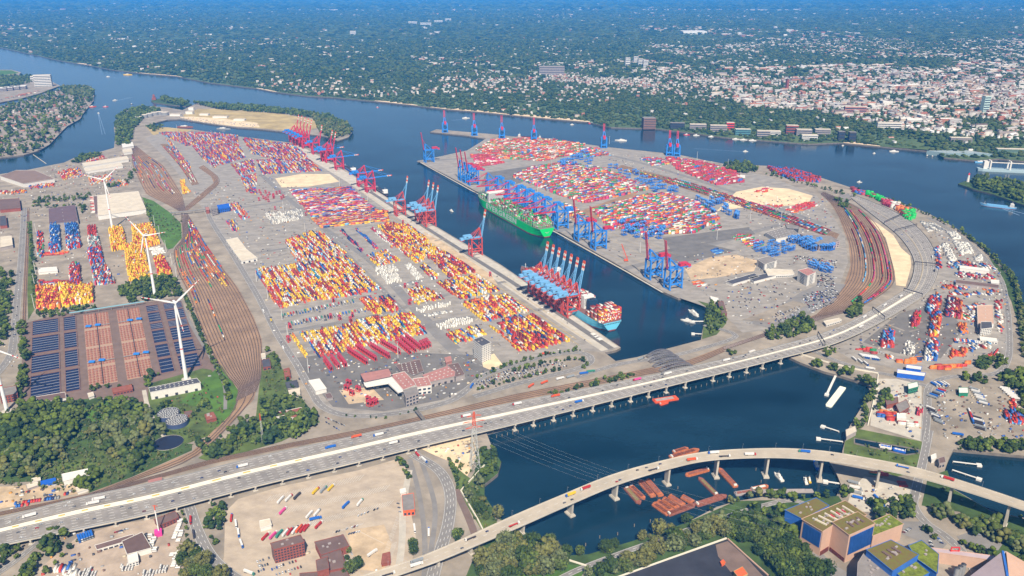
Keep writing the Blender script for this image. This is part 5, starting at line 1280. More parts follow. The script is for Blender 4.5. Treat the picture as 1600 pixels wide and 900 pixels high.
# ------------------------------------------------------------------ lattice pylons
def pylon(label, px, h, w0, w1, m1, redtop=None, arms=(), yaw=.3, cat='pylon'):
 t = thing('lattice_pylon', label, cat, G(*px), yaw); n = 9
 lv = [(h*(1-(1-i/n)**1.3), w0+(w1-w0)*(1-(1-i/n)**1.5)) for i in range(n+1)]
 for nm, r0, r1, mt in (('lattice_body', 0, 6, m1), ('lattice_top', 6, n, redtop or m1)):
  m = MB().use(mt)
  for i in range(r0, r1):
   (z0, a), (z1, b) = lv[i], lv[i+1]; ca = [(-a,-a),(a,-a),(a,a),(-a,a)]; cb = [(-b,-b),(b,-b),(b,b),(-b,b)]
   for k in range(4):
    l = (k+1) % 4; th_ = .55 if w0 > 4 else .3
    m.bar((*ca[k], z0), (*cb[k], z1), th_); m.bar((*ca[k], z0), (*cb[l], z1), th_*.6); m.bar((*ca[l], z0), (*cb[k], z1), th_*.6); m.bar((*cb[k], z1), (*cb[l], z1), th_*.6)
  part(nm, m, t)
 for z, l in arms:
  m = MB().use(redtop or m1); m.bar((-l, 0, z), (l, 0, z), .7, .5); m.bar((-l, 0, z), (0, 0, z+3.5), .4); m.bar((l, 0, z), (0, 0, z+3.5), .4); part('cross_arm', m, t)
 return t
P_lat = mat('galvanised lattice', S(196, 196, 190, K), .5)
py = pylon('tall steel lattice pylon with orange top on the sand by the near dock', (742,732), 96, 7, 1.0, P_lat, P_orange, ((70, 13), (80, 17), (89, 11)))
pylon('slim lattice mast with orange top by the railway south of the rail yard', (411,690), 50, 1.6, .7, P_lat, P_orange, cat='mast')
pp = G(742, 732)
for z, l in ((70, 13), (80, 17), (89, 11)):
 for s in (-1, 1):
  m = MB().use(P_lat); a = Vector((s*l*math.cos(.3), s*l*math.sin(.3), z-3)); b = G(1210, 900)-pp+Vector((s*l, 0, z-6)); prev = a
  for k in range(1, 13):
   f = k/12; q = a+(b-a)*f-Vector((0, 0, 60*f*(1-f))); m.bar(prev, q, .05); prev = q
  o = part('cable', m, py); o.rotation_euler = (0, 0, -.3)
# ------------------------------------------------------------------ buildings
M_brick = mat('red brick', S(150, 84, 70, K), .85, .15, .3); M_brownroof = mat('brown roof felt', S(118, 96, 90, K), .9, .15, .06)
M_pinkroof = mat('faded red roof', S(178, 126, 118, K), .85, .12, .1); M_tile = mat('clay roof tiles', S(150, 90, 74, K), .9, .2, .2)
M_greyroof = mat('grey roof felt', S(140, 134, 130, K), .9, .15, .08); M_darkroof = mat('dark roof felt', S(84, 84, 92, K), .85, .15, .08)
M_paleroof = mat('pale sheet roof', S(216, 204, 184, K), .8, .12, .05); M_sedum = mat('sedum roof', S(112, 114, 44, K), .95, .4, .2, col2=S(118, 96, 56, K), detail=8)
M_clad = mat('pinkish cladding', S(204, 168, 146, K), .7, .06, .1); M_cblue = mat('blue cladding', S(58, 112, 196, K), .5, .1, .1)
M_gclad = mat('grey cladding', S(168, 158, 154, K), .7, .08, .1); M_wallw = mat('white render', S(226, 222, 214, K), .8, .06, .2)
M_bshed = mat('bright blue sheet', S(40, 100, 200, K), .6, .1, .1); M_orange = mat('orange render', S(226, 104, 58, K), .8); M_lilac = mat('lilac grey sheet', S(190, 172, 176, K), .6, .08, .05)
M_skyl = mat('skylight', S(206, 206, 200, K), .5)
def bld(name, label, roof, h, wall, rf, cat='building', floors=0, per=12, lights=0, group=None, z0=0.0, rim=True, winmat=None, vents=0, doors=0):
 """roof outline in photo points at height h; wall prism, roof, windows, skylights"""
 P = [G(x, y, h) for x, y in roof]
 a = sum(P[i].x*P[(i+1) % len(P)].y-P[(i+1) % len(P)].x*P[i].y for i in range(len(P)))
 if a < 0: P = P[::-1]
 c = sum(P, Vector())/len(P); c.z = 0; Q = [p-c for p in P]
 t = thing(name, label, cat, c, 0, group)
 m = MB().use(wall); m.prism([(q.x, q.y) for q in Q], z0-.2, h-.35); part('wall', m, t)
 m = MB().use(rf); k = 1+.6/max(4, min(q.xy.length for q in Q)); m.prism([(q.x*k, q.y*k) for q in Q], h-.35, h)
 if rim:
  m.use(wall)
  for i in range(len(Q)): m.bar(Vector((Q[i].x*k, Q[i].y*k, h+.2)), Vector((Q[(i+1) % len(Q)].x*k, Q[(i+1) % len(Q)].y*k, h+.2)), .5, .7)
 ro = part('roof', m, t)
 # faces that look at the camera get windows
 for i in range(len(Q)):
  p, q = Q[i], Q[(i+1) % len(Q)]; d = (q-p); ln = d.xy.length
  if ln < 6: continue
  d = Vector((d.x/ln, d.y/ln, 0)); nn = Vector((d.y, -d.x, 0))
  if nn.dot(-(c)) < 0.1*c.length: continue
  if floors:
   nw = max(1, int(ln/per)); fh = (h-1.5)/floors
   wme_ = None; ww = ln/nw*(.62 if floors < 6 else .42); wh = fh*(.5 if floors < 6 else .4)
   for f in range(floors):
    for j in range(nw):
     if wme_ is None:
      w_ = MB().use(winmat or P_glass); w_.box(-ww/2, ww/2, -.12, .12, 0, wh); wme_ = w_.mesh('window')
     o = part('window', wme_, t, tuple(p+d*(ln*(j+.5)/nw)+nn*.06+Vector((0, 0, 1.2+fh*f-p.z))), math.atan2(d.y, d.x))
  for j in range(doors):
   w_ = MB().use(P_dark); w_.box(-2.4, 2.4, -.12, .14, 0, min(5, h*.6)); part('door', w_, t, tuple(p+d*(ln*(j+.5)/doors)+nn*.06-Vector((0, 0, p.z))), math.atan2(d.y, d.x))
 if lights:
  xs = sorted(Q, key=lambda v: v.x); e = max(((Q[(i+1) % len(Q)]-Q[i]) for i in range(len(Q))), key=lambda v: v.length).normalized(); f_ = Vector((-e.y, e.x, 0))
  w1 = max(abs(q.dot(e)) for q in Q); w2 = max(abs(q.dot(f_)) for q in Q); nl = lights
  for i in range(nl):
   for j in range(max(1, int(nl*w2/w1))):
    u = ((i+.5)/nl*2-1)*w1*.8; v = ((j+.5)/max(1, int(nl*w2/w1))*2-1)*w2*.75; q = e*u+f_*v
    if inside([(z.x, z.y) for z in Q], np.array([q.x]), np.array([q.y]))[0]:
     m = MB().use(M_skyl); m.obox(q.x, q.y, h, 2.6, 1.6, .5, math.atan2(e.y, e.x)); part('skylight', m, ro)
 for i in range(vents):
  for _ in range(30):
   f = [rnd.random() for _ in Q]; s = sum(f); q = sum((Q[k2]*f[k2]/s for k2 in range(len(Q))), Vector())*1.5
   if inside([(z.x*.8, z.y*.8) for z in Q], np.array([q.x]), np.array([q.y]))[0]: break
  m = MB().use(M_gclad); m.obox(q.x, q.y, h, rnd.uniform(2, 5), rnd.uniform(1.6, 3), rnd.uniform(.9, 2), .5); part('roof_vent', m, ro)
 return t
# workshop group
wk = bld('workshop', 'workshop wing with faded red and white striped roof and open bays', [(563,584),(607,576),(613,588),(570,597)], 15, M_darkroof, M_pinkroof, 'workshop', doors=4)  # closed wall coloured dark to stand for the shade inside the open bays
bld('workshop', 'workshop hall with faded pink roof at the angle of the open yard', [(610,586),(632,581),(651,601),(630,609)], 15, M_wallw, M_pinkroof, 'workshop', lights=5)
bld('canopy', 'wide white canopy roof over the open workshop bays', [(570,597.5),(613,588.5),(631,610),(622,613),(606,598),(572,603.5)], 14, M_wallw, M_wallw, 'canopy', rim=False, z0=11.5)
bld('stair_tower', 'grey block at the southern corner of the workshop', [(630,609.5),(650,604.5),(654,613),(634,620)], 20, M_gclad, M_greyroof, 'building', 3, 6)
bld('workshop', 'white walled hall with pink roof beside the workshop', [(645,592),(668,589),(674,602),(652,605)], 16, M_wallw, M_pinkroof, 'workshop', 2, 7, lights=3)
bld('storage_hall', 'dark brown roofed hall dotted with skylights behind the workshop', [(619,571),(655,562),(661,580),(646,586),(634,580.5),(627,581)], 12, M_gclad, M_brownroof, 'hall', lights=7)
bld('storage_hall', 'long hall with faded red roof east of the workshop', [(660,586),(699,572),(711,581),(710,588),(672,597)], 11, M_gclad, M_pinkroof, 'hall', lights=6, doors=4)
bld('storage_hall', 'small dark roofed hall at the eastern end of the workshop yard', [(700,570),(716,567),(726,585),(712,589)], 10, M_gclad, M_brownroof, 'hall', lights=4)
bld('red_house', 'small red boxy building north of the workshop halls', [(695,559),(704,557),(706,564),(697,567)], 7, M_pinkroof, M_pinkroof, 'building')
bld('office_tower', 'white office tower standing alone at the container blocks', [(739.5,531),(752,526),(767,535),(753,541)], 36, M_wallw, M_darkroof, 'office tower', 9, 4.5, vents=2)
bld('warehouse', 'white flat roofed warehouse beside the curving yard road', [(482,595),(499,592),(510,607),(493,611)], 8, M_wallw, M_wallw, 'warehouse')
bld('shed', 'small grey shed south of the white flat warehouse', [(508,616),(516,614),(520,621),(511,623)], 5, M_gclad, M_brownroof, 'shed')
# treatment works buildings
bld('pump_hall', 'long white pump hall with dark roof below the wind turbine', [(233,606),(307,591),(313,598),(235,613)], 15, M_wallw, M_darkroof, 'pump hall', lights=9, doors=5)
bld('brick_block', 'low red brick row south of the covered basins', [(175,607),(205,601),(207,608),(177,614)], 6, M_brick, M_tile, 'building', 1, 5)
bld('shed', 'brown roofed shed with white front beside the dark basins', [(57,620),(101,613),(103,622),(58,631)], 9, M_wallw, M_brownroof, 'shed', doors=8)
bld('control_house', 'small white house among trees south of the basins', [(137,615),(145,613),(147,618),(139,621)], 5, M_wallw, M_paleroof, 'house')
bld('pump_house', 'red brick and white pump house at the left frame edge', [(0,607),(24,603),(27,615),(0,620)], 14, M_brick, M_greyroof, 'building', 3, 5)
bld('pump_house', 'small red brick pump house beside the round tanks', [(288,644),(299,642),(301,647),(290,650)], 4, M_brick, M_brownroof, 'building')
bld('pump_house', 'red brick plant room east of the round tanks', [(320,648),(333,644),(338,653),(323,657)], 6, M_brick, M_tile, 'building', vents=3)
for i, (x, y) in enumerate([(264,648), (277.5,659)]):
 t = thing('round_tank', ['round dark blue settling tank with spotted lid, the northern of two', 'round dark blue settling tank with spotted lid, the southern of two'][i], 'tank', G(x, y+4), 0, 'round settling tanks')
 m = MB().use(mat('tank navy', S(70, 84, 120, K), .6, .1, .2)); m.cone((0, 0, 0), 17.5, 17.5, 9, 32, False); part('wall', m, t)
 m = MB().use(M_darkroof); m.cone((0, 0, 8.2), 17.3, 17.3, .2, 32)
 m.use(M_skyl)
 for k in range(60):
  r_ = 16*math.sqrt((k+.5)/60); a = k*2.4; m.cbox(r_*math.cos(a), r_*math.sin(a), 8.4, 1.9, 1.9, .25)
 m.use(M_wallw); m.cone((0, 0, 8.8), 17.9, 17.9, .5, 32, False); part('lid', m, t)
t = thing('round_pond', 'flat dark round pond basin at the edge of the wood', 'basin', G(263, 692), 0); m = MB().use(M_conc); m.cone((0, 0, 0), 23, 23, 1.0, 36, False); part('rim', m, t)
m = MB().use(mat('dark pond', S(44, 46, 62, K), .3)); m.cone((0, 0, .4), 22.8, 22.8, .2, 36); part('water', m, t)
t = thing('pipe_bridge', 'pale blue raised pipe bridge along the northern edge of the basins', 'pipe bridge', (0, 0, 0)); p, q = G(108, 489, 8), G(225, 471, 8)
m = MB().use(mat('pipe blue', S(140, 184, 196, K), .5)); m.bar(p, q, 2.4, 1.8); part('pipe', m, t)
for k in range(6): r_ = p+(q-p)*(k+.3)/6; m = MB().use(P_grey); m.bar((r_.x, r_.y, 0), (r_.x, r_.y, 7.2), .8); part('post', m, t)
# the basins
TL, TR, BR, BLc = G(51, 503), G(284, 471), G(316, 572), G(47, 625)
def bil(u, v): return TL*(1-u)*(1-v)+TR*u*(1-v)+BR*u*v+BLc*(1-u)*v
M_bas = mat('basin water', S(26, 36, 72, K), .25, .2, .1, spec=.5); M_wall2 = mat('basin wall', S(128, 100, 92, K), .9, .12, .2); M_beam = mat('basin beam', S(158, 156, 164, K), .8)
M_cover = mat('basin cover', S(164, 112, 94, K), .8, .25, .25); M_cover2 = mat('basin cover joint', S(178, 148, 126, K), .8, .1, .3)
def basin(u0, u1, v0, v1, lab, nb):
 c = [bil(u0, v0), bil(u1, v0), bil(u1, v1), bil(u0, v1)]; o = sum(c, Vector())/4; t = thing('open_basin', lab, 'basin', o, 0, 'open dark settling basins'); c = [x-o for x in c]
 m = MB().use(M_wall2)
 for i in range(4): m.bar(c[i]+Vector((0,0,.9)), c[(i+1) % 4]+Vector((0,0,.9)), 1.6, 1.6)
 part('wall', m, t); m = MB().use(M_bas); m.add([(x.x, x.y, .55) for x in c], [(3, 2, 1, 0)]); part('water', m, t)
 for k in range(1, nb+1):
  f = k/(nb+1); m = MB().use(M_beam); m.bar(c[0]+(c[3]-c[0])*f+Vector((0,0,1.1)), c[1]+(c[2]-c[1])*f+Vector((0,0,1.1)), .6, .5); part('beam', m, t)
RV = [(0, .215, 6), (.245, .47, 6), (.50, .715, 6), (.745, 1.0, 7)]
names4 = ['northernmost', 'second', 'third', 'southernmost']
for i, (v0, v1, nb) in enumerate(RV):
 basin(0, .165, v0, v1, f'{names4[i]} wide dark basin in the westernmost column', nb); basin(.195, .275, v0, v1, f'{names4[i]} narrow dark basin in the second column from the west', nb)
RV2 = [(0, .11), (.125, .28), (.30, .40), (.415, .60), (.625, .80), (.82, 1.0)]; n6 = ['northernmost', 'second', 'third', 'fourth', 'fifth', 'southernmost']
for i, (v0, v1) in enumerate(RV2):
 basin(.745, .83, v0, v1, f'{n6[i]} narrow dark basin in the eastern part', 3); basin(.865, .995, v0, v1, f'{n6[i]} wide dark basin in the easternmost column', 4)
for (u0, u1, lab) in ((.325, .49, 'western field of basins under reddish arched covers'), (.545, .70, 'eastern field of basins under reddish arched covers')):
 t = thing('covered_basin', lab, 'basin', (0, 0, 0), 0, 'covered settling basins'); c = [bil(u0, .01), bil(u1, .01), bil(u1, .99), bil(u0, .99)]
 m = MB().use(M_cover2); m.prism([(x.x, x.y) for x in c], -.2, 1.0); part('base', m, t)
 m = MB().use(M_cover); NU, NV = 8, 34
 for i in range(NU):
  for j in range(NV):
   if j % 9 == 8: continue
   U0 = u0+(u1-u0)*(i+.08)/NU; U1 = u0+(u1-u0)*(i+.92)/NU; V0 = .01+.98*(j+.1)/NV; V1 = .01+.98*(j+.8)/NV
   q = [bil(U0, V0), bil(U1, V0), bil(U1, V1), bil(U0, V1)]; md = [(q[0]+q[1])/2, (q[3]+q[2])/2]
   m.add([(q[0].x,q[0].y,1.05),(q[1].x,q[1].y,1.05),(q[2].x,q[2].y,1.05),(q[3].x,q[3].y,1.05),(md[0].x,md[0].y,2.3),(md[1].x,md[1].y,2.3)], [(0,4,5,3),(4,1,2,5),(3,5,2),(1,4,0)])
 tag(part('cover', m, t), kind='stuff')
 m = MB().use(P_dark); um = (u0+u1)/2; m.bar(bil(um, .01)+Vector((0,0,2)), bil(um, .99)+Vector((0,0,2)), 1.2, 1.0); part('walkway', m, t)
 for v in (.22, .72):
  s = thing('scraper_bridge', ('blue scraper bridge on the '+('western' if u0 < .4 else 'eastern')+' covered basins, '+('northern' if v < .5 else 'southern')), 'scraper bridge', (0, 0, 0), 0, 'blue scraper bridges')
  m = MB().use(P_grey); m.bar(bil(u0, v)+Vector((0,0,3.4)), bil(u1, v)+Vector((0,0,3.4)), 1.6, .6); part('walkway', m, s)
  for uu in (u0+.03, u0+.09): m = MB().use(P_blue); o = bil(uu if u0 < .4 else uu+.05, v); m.obox(o.x, o.y, 3.7, 11, 6, 2.4, .05); part('machine_housing', m, s)
# brick blocks between basins
m = None
# west depot & river warehouses
bld('warehouse', 'brown roofed warehouse north of the western depot', [(76,326),(117,320),(122,345),(77,350)], 12, M_gclad, mat('purple brown roof', S(112, 92, 98, K), .9, .1, .05), 'warehouse', lights=4)
bld('warehouse', 'long pale warehouse with white front by the rail yard', [(152,306),(172,303),(216,299),(228,327),(153,337)], 14, M_wallw, M_paleroof, 'warehouse', lights=9)
bld('warehouse', 'narrow brown annex on the side of the long pale warehouse', [(146,307),(152,306),(153,334),(149,334)], 11, M_gclad, M_brownroof, 'warehouse')
bld('river_warehouse', 'large brown roofed warehouse with white walls on the river', [(0,275),(25,266),(54,266),(85,279),(36,287)], 14, M_wallw, mat('taupe roof', S(138, 116, 104, K), .9, .1, .04), 'warehouse')
bld('river_shed', 'long pale pink shed nearest the river trees', [(128,255),(198,244),(201,249),(132,260)], 10, M_wallw, M_paleroof, 'shed')
bld('river_shed', 'long pale pink shed south of the one by the trees', [(131,263),(188,254),(192,259),(134,268)], 9, M_wallw, M_paleroof, 'shed')
bld('river_shed', 'white shed at the northern tip by the river road', [(190,225),(207,222),(209,228),(192,231)], 9, M_wallw, M_wallw, 'shed')
bld('river_shed', 'white square shed beside the river trees', [(191,234),(205,232),(207,237),(193,239)], 9, M_wallw, M_paleroof, 'shed')
bld('canopy', 'white arched sheds in the western depot', [(60,419),(88,417),(90,423),(60,426)], 6, M_wallw, M_wallw, 'shed')
bld('brick_hall', 'dark brick hall at the left edge by the western road', [(0,312),(30,310),(32,325),(0,328)], 10, M_brick, M_brownroof, 'hall')
bld('brick_hall', 'grey flat building at the left edge by the road', [(0,370),(18,368),(20,383),(0,387)], 9, M_gclad, M_paleroof, 'building')
bld('brick_hall', 'dark house left of the western road', [(0,338),(9,337),(11,352),(0,353)], 9, M_brick, M_darkroof, 'building')
for i, pts in enumerate(([(353,375),(371,371),(384,388),(365,392)], [(365,392.5),(384,388.5),(402,403),(377,408)])):
 bld('warehouse', ['northern half of the pale warehouse beside the yard road', 'southern half of the pale warehouse beside the yard road'][i], pts, 8, M_wallw, M_paleroof, 'warehouse', doors=3)
bld('gate_house', 'grey gate house tower at the end of the rail bridge', [(329,322),(338,320),(340,325),(331,327)], 22, M_gclad, M_greyroof, 'building', 4, 5)
bld('gate_office', 'blue gate office beside the grey tower', [(338,321),(357,318),(359,324),(341,327)], 13, M_bshed, M_bshed, 'building', 2, 6)
bld('gate_office', 'small red block on the rail bridge head', [(321,324),(326,323.5),(327,328),(322,328.5)], 12, M_brick, M_pinkroof, 'building')
# houses by the western road
for i, (pts, w_, r_, lab) in enumerate([([(409,563),(421,560),(423,572),(411,574)], M_brick, M_darkroof, 'dark roofed brick house below the rail curve'), ([(446,598),(464,594),(466,606),(450,609)], M_darkroof, M_darkroof, 'dark blue hall beside the perimeter road'), ([(443,577),(452,575),(454,587),(445,589)], M_brick, M_tile, 'brick house with two gables by the perimeter road'), ([(450,608),(468,606),(469,615),(453,617)], M_paleroof, M_paleroof, 'low pale annex south of the dark blue hall'), ([(448,642),(470,637),(480,646),(462,653),(450,651)], M_wallw, M_tile, 'large house with red tiled roof among trees'), ([(426,645),(448,641),(449,648),(428,652)], M_wallw, M_tile, 'long low house with brown roof among trees'), ([(408,553),(414,552),(415,558),(409,559)], M_wallw, M_paleroof, 'tiny white hut beside the rail curve')]):
 bld('house', lab, pts, 7, w_, r_, 'house', 1, 6)
# lorry park
bld('brick_office', 'red brick office block with rows of windows in the lorry park', [(423,849),(469,836),(475,847),(428,859)], 21, M_brick, M_brownroof, 'office block', 5, 3.6, vents=3)
bld('brick_hall', 'flat roofed brick hall, largest part of the stepped brick complex', [(492,847),(536,836),(545,853),(502,867)], 11, M_brick, M_brownroof, 'building', vents=4)
bld('brick_hall', 'southern wing of the stepped brick complex', [(501,867.5),(532,858),(541,886),(513,892)], 10, M_brick, M_brownroof, 'building', 1, 4, vents=3)
bld('brick_hall', 'tall square brick block of the stepped complex', [(494,876),(511,870),(514,888),(496,893)], 17, M_brick, M_brownroof, 'building')
bld('brick_hall', 'low brick wing at the bottom frame edge', [(469,896),(540,890),(548,906),(470,914)], 7, M_brick, M_brownroof, 'building')
bld('kiosk', 'small white kiosk with flat roof in the lorry park', [(406,814),(421,811),(424,820),(407,825)], 6, M_wallw, M_paleroof, 'kiosk')
bld('customs_house', 'long grey roofed customs house with orange end wall', [(628,774),(646,771),(648,796),(630,798)], 9, M_orange, M_greyroof, 'building', 1, 4)
bld('customs_hut', 'small white hut north of the customs house', [(625,765),(633,763),(634,769),(626,771)], 5, M_wallw, M_wallw, 'hut')
bld('customs_hut', 'narrow brick lodge at the foot of the barred lanes', [(598,866),(609,863),(610,878),(596,881)], 5, M_brick, M_tile, 'lodge')
bld('customs_hut', 'white flat shed beside the stepped brick complex', [(541,877),(554,874),(556,882),(544,886)], 5, M_wallw, M_wallw, 'shed')
# tank depot
bld('depot_hall', 'depot hall with large brown roof among white tanks', [(191,846),(222,832),(236,856),(199,866)], 8, M_wallw, mat('chocolate roof', S(108, 86, 80, K), .9, .12, .1), 'hall')
bld('depot_office', 'small white block against the brown depot hall', [(199,869),(214,864),(216,876),(201,880)], 7, M_wallw, M_wallw, 'building', 2, 3.5)
bld('depot_shed', 'long low grey shed west of the brown depot hall', [(149,852),(207,835),(210,842),(152,859)], 4, M_wallw, M_brownroof, 'shed', doors=7)
bld('brick_house', 'red brick house under the edge of the motorway', [(241,812),(273,799),(279,808),(250,821)], 7, M_brick, M_brownroof, 'house', 2, 4)
bld('white_hall', 'white roofed hall in the earth yard by the railway', [(97,741),(145,731),(145,740),(99,752)], 8, M_wallw, M_wallw, 'hall')
bld('site_cabin', 'bright blue roofed cabin row in the earth yard', [(64,752),(86,747),(87,753),(65,758)], 4, M_bshed, M_bshed, 'cabin')
bld('site_cabin', 'pale grey cabin beside the blue cabins', [(41,757),(58,752),(60,758),(43,764)], 4, M_gclad, M_paleroof, 'cabin')
bld('site_cabin', 'white cabin at the eastern end of the earth yard', [(119,762),(137,758),(138,764),(121,769)], 4, M_wallw, M_paleroof, 'cabin')
bld('site_cabin', 'pale cabin north of the blue cabins', [(50,748),(62,745),(63,750),(51,753)], 4, M_wallw, M_paleroof, 'cabin')
bld('site_cabin', 'long salmon roofed hut on the motorway verge', [(232,751),(252,746),(253,751),(234,757)], 5, M_pinkroof, M_pinkroof, 'hut')
mc = thing('mobile_crane', 'pink based mobile crane with white mast beside the brick house', 'mobile crane', G(248, 836)); m = MB().use(mat('hot pink', S(236, 70, 160, K), .5)); m.obox(0, 0, 0, 9, 9, 7, .4); part('base', m, mc)
m = MB().use(P_dark); 
for k in range(3): m.obox(0, 0, 1.2+2*k, 9.1, 9.1, .3, .4)
part('base_joint', m, mc); m = MB().use(M_white); m.bar((1, 0, 7), (-1, 4, 36), 1.2); part('mast', m, mc); m = MB().use(P_orange); m.bar((-1, 4, 36), (-1.4, 5, 43), 1.0); m.bar((-4, 5, 42), (3, 5, 42), .5); part('mast_top', m, mc)
# incinerator plant
for args in [('incinerator_block', 'low westernmost block of the plant with plain green roof and blue wall', [(1227,797),(1275,778),(1295,790),(1254,811)], 24, M_cblue, M_sedum, 5), ('incinerator_block', 'tall plant block with pipes on a long green roof and blue west wall', [(1254,811),(1320,783),(1353,805),(1302,820),(1286,830)], 38, M_clad, M_sedum, 16),
             ('incinerator_block', 'tallest plant block with large blue wall facing the road', [(1301,816),(1340,800),(1367,818),(1327,836)], 42, M_clad, M_sedum, 5), ('incinerator_block', 'lower pink walled plant block with white vents on a bright green roof', [(1363,815),(1389,804),(1411,819),(1364,837)], 25, M_clad, mat('bright sedum', S(116, 128, 40, K), .95, .4, .2), 7),
             ('incinerator_block', 'southern plant block with blue band below its green roof', [(1354,859),(1392,844),(1435,867),(1395,892)], 31, M_cblue, M_sedum, 6), ('incinerator_block', 'angular plant wing with blue walls and grass roof', [(1420,853),(1440,845),(1466,866),(1464,895),(1434,874)], 22, M_cblue, mat('bright sedum', S(140, 148, 44, K)), 2),
             ('incinerator_block', 'grey stepped plant block at the bottom frame edge', [(1341,880),(1353,861),(1394,893),(1384,912),(1340,912)], 22, M_gclad, M_greyroof, 6), ('incinerator_block', 'green roofed low plant wing at the bottom frame edge', [(1398,893),(1430,876),(1452,895),(1420,912)], 22, M_cblue, mat('bright sedum', S(140, 148, 44, K)), 3)]:
 bld(args[0], args[1], args[2], args[3], args[4], args[5], 'plant building', vents=args[6])
def panel(roof_a, roof_b, h, z0, z1, m_, lab, parent=None, out=.25):
 """wide flush cladding field on a wall between two roof corners"""
 a, b = G(*roof_a, h), G(*roof_b, h); d = (b-a).normalized(); nn = Vector((d.y, -d.x, 0))
 if nn.dot(a) > 0: nn = -nn
 m = MB().use(m_); n = 6
 for k in range(n): 
  p = a+(b-a)*((k+.03)/n)+nn*out; q = a+(b-a)*((k+.97)/n)+nn*out
  m.add([(p.x,p.y,z0),(q.x,q.y,z0),(q.x,q.y,z1),(p.x,p.y,z1),(p.x-nn.x*.5,p.y-nn.y*.5,z0),(q.x-nn.x*.5,q.y-nn.y*.5,z0),(q.x-nn.x*.5,q.y-nn.y*.5,z1),(p.x-nn.x*.5,p.y-nn.y*.5,z1)], [(0,1,2,3),(3,2,1,0),(3,2,6,7),(0,3,7,4),(1,5,6,2)])
 return m
blocks = [o for o in COL.objects if o.name.startswith('incinerator_block')]
def attach(mbx, i, nm):
 b = blocks[i]; o = mbx.build(nm, b); o.location = -b.location; return o
attach(panel((1256.5,812.6), (1284,829), 38, 12, 34, M_cblue, ''), 1, 'blue_panel'); attach(panel((1330,836), (1366,819.5), 42, 12, 39, M_cblue, ''), 2, 'blue_panel')
attach(panel((1303,818), (1326,835), 42, 0, 6, M_brick, ''), 2, 'brick_plinth'); attach(panel((1287,830), (1300,822), 38, 0, 7, M_brick, ''), 1, 'brick_plinth')
attach(panel((1356,861), (1394,892), 31, 0, 20, M_gclad, '', out=.4), 4, 'grey_panel'); 
def monitors(i, quad, h, n, m_, frac=.8, w_=2.6, hh=1.6):
 """n long roof monitors laid across a roof outline"""
 q = [G(x, y, h) for x, y in quad]
 for k in range(n):
  f = (k+.5)/n; p0 = q[0]+(q[1]-q[0])*f; p1 = q[3]+(q[2]-q[3])*f; c_ = (p0+p1)/2; mbm = MB().use(m_); mbm.bar(c_+(p0-c_)*frac+Vector((0,0,hh/2)), c_+(p1-c_)*frac+Vector((0,0,hh/2)), w_, hh); attach(mbm, i, 'roof_monitor')
monitors(1, [(1262,811),(1318,788),(1344,804),(1290,824)], 38, 6, M_paleroof, .8, 2.2); monitors(2, [(1316,816),(1340,806),(1356,816),(1332,827)], 42, 3, M_brownroof, .7, 3); monitors(4, [(1372,862),(1394,853),(1414,864),(1392,876)], 31, 3, M_brownroof, .7, 3); monitors(1, [(1290,806),(1316,795),(1328,803),(1302,814)], 38, 3, P_pink, .5, 1.2, 3)
st = G(1266, 848); 
for k in range(2):
 t = thing('flue_stack', ['slim white flue pipe on the blue plant wall, the left one', 'slim white flue pipe on the blue plant wall, the right one'][k], 'flue', G(1266+4*k, 851-1*k), 0, 'flue pipes on the plant'); m = MB().use(P_grey); m.cone((0, 0, 2), 1.1, 1.1, 38, 10); part('pipe', m, t); m = MB().use(P_grey); m.bar((0, 0, 20), (2, 4, 20), .5); m.bar((0, 0, 34), (2, 4, 34), .5); part('bracket', m, t)
bld('conveyor_gallery', 'long pinkish conveyor gallery leading to the grey sloped shed', [(1457,856),(1556,869),(1555,876),(1458,862)], 16, M_clad, M_lilac, 'conveyor')
t = thing('bunker_shed', 'huge lilac grey shed with sloping roof at the bottom right corner', 'shed', (0, 0, 0)); a, b, c_, d_ = G(1523,905,14), G(1568,862,26), G(1620,905,14), G(1600,960,14)
m = MB().use(M_lilac); pts = [G(1522,900,15), G(1567,861,30), G(1585,905,15)]
vA, vB, vC, vD = G(1500,912,8), G(1567,861,34), G(1572,861,34), G(1660,912,8); vE = G(1520,960,8); vF = G(1580,930,34)
m.add([vA, vB, vF, vE], [(0,1,2,3),(3,2,1,0)]); part('roof_slope', m, t)
m = MB().use(M_clad); m.add([vC, vD, vD+Vector((-20,-90,0)), vF], [(0,1,2,3),(3,2,1,0)]); part('roof_slope', m, t)
m = MB().use(M_gclad); m.add([(vA.x,vA.y,0), (vD.x,vD.y,0), vD, vC, vB, vA], [(0,1,2,3,4,5),(5,4,3,2,1,0)]); part('gable_wall', m, t)
m = MB().use(M_cblue); m.bar(vB, vF, 2.5, 1.2); part('ridge', m, t)
t = thing('steel_portal', 'red steel portal over the conveyor gallery', 'steel frame', G(1488, 878)); m = MB().use(P_scr)
for x in (-5, 5): m.bar((x, 0, 0), (x, 0, 22), 1.2)
m.bar((-5, 0, 22), (5, 0, 22), 1.2); m.bar((-5, 0, 17), (5, 0, 17), 1.0); part('frame', m, t)
for k in range(3):
 t = thing('silo', ['grey silo beside the conveyor, the western one', 'grey silo beside the conveyor, the middle one', 'grey silo beside the conveyor, the eastern one'][k], 'silo', G(1492+5*k, 905-3*k), 0, 'silos by the conveyor'); m = MB().use(P_grey); m.cone((0, 0, 0), 3, 3, 17, 14); part('barrel', m, t); m = MB().use(P_dark); m.cone((0, 0, 17), 3, 1, 1.5, 14); part('cap', m, t)
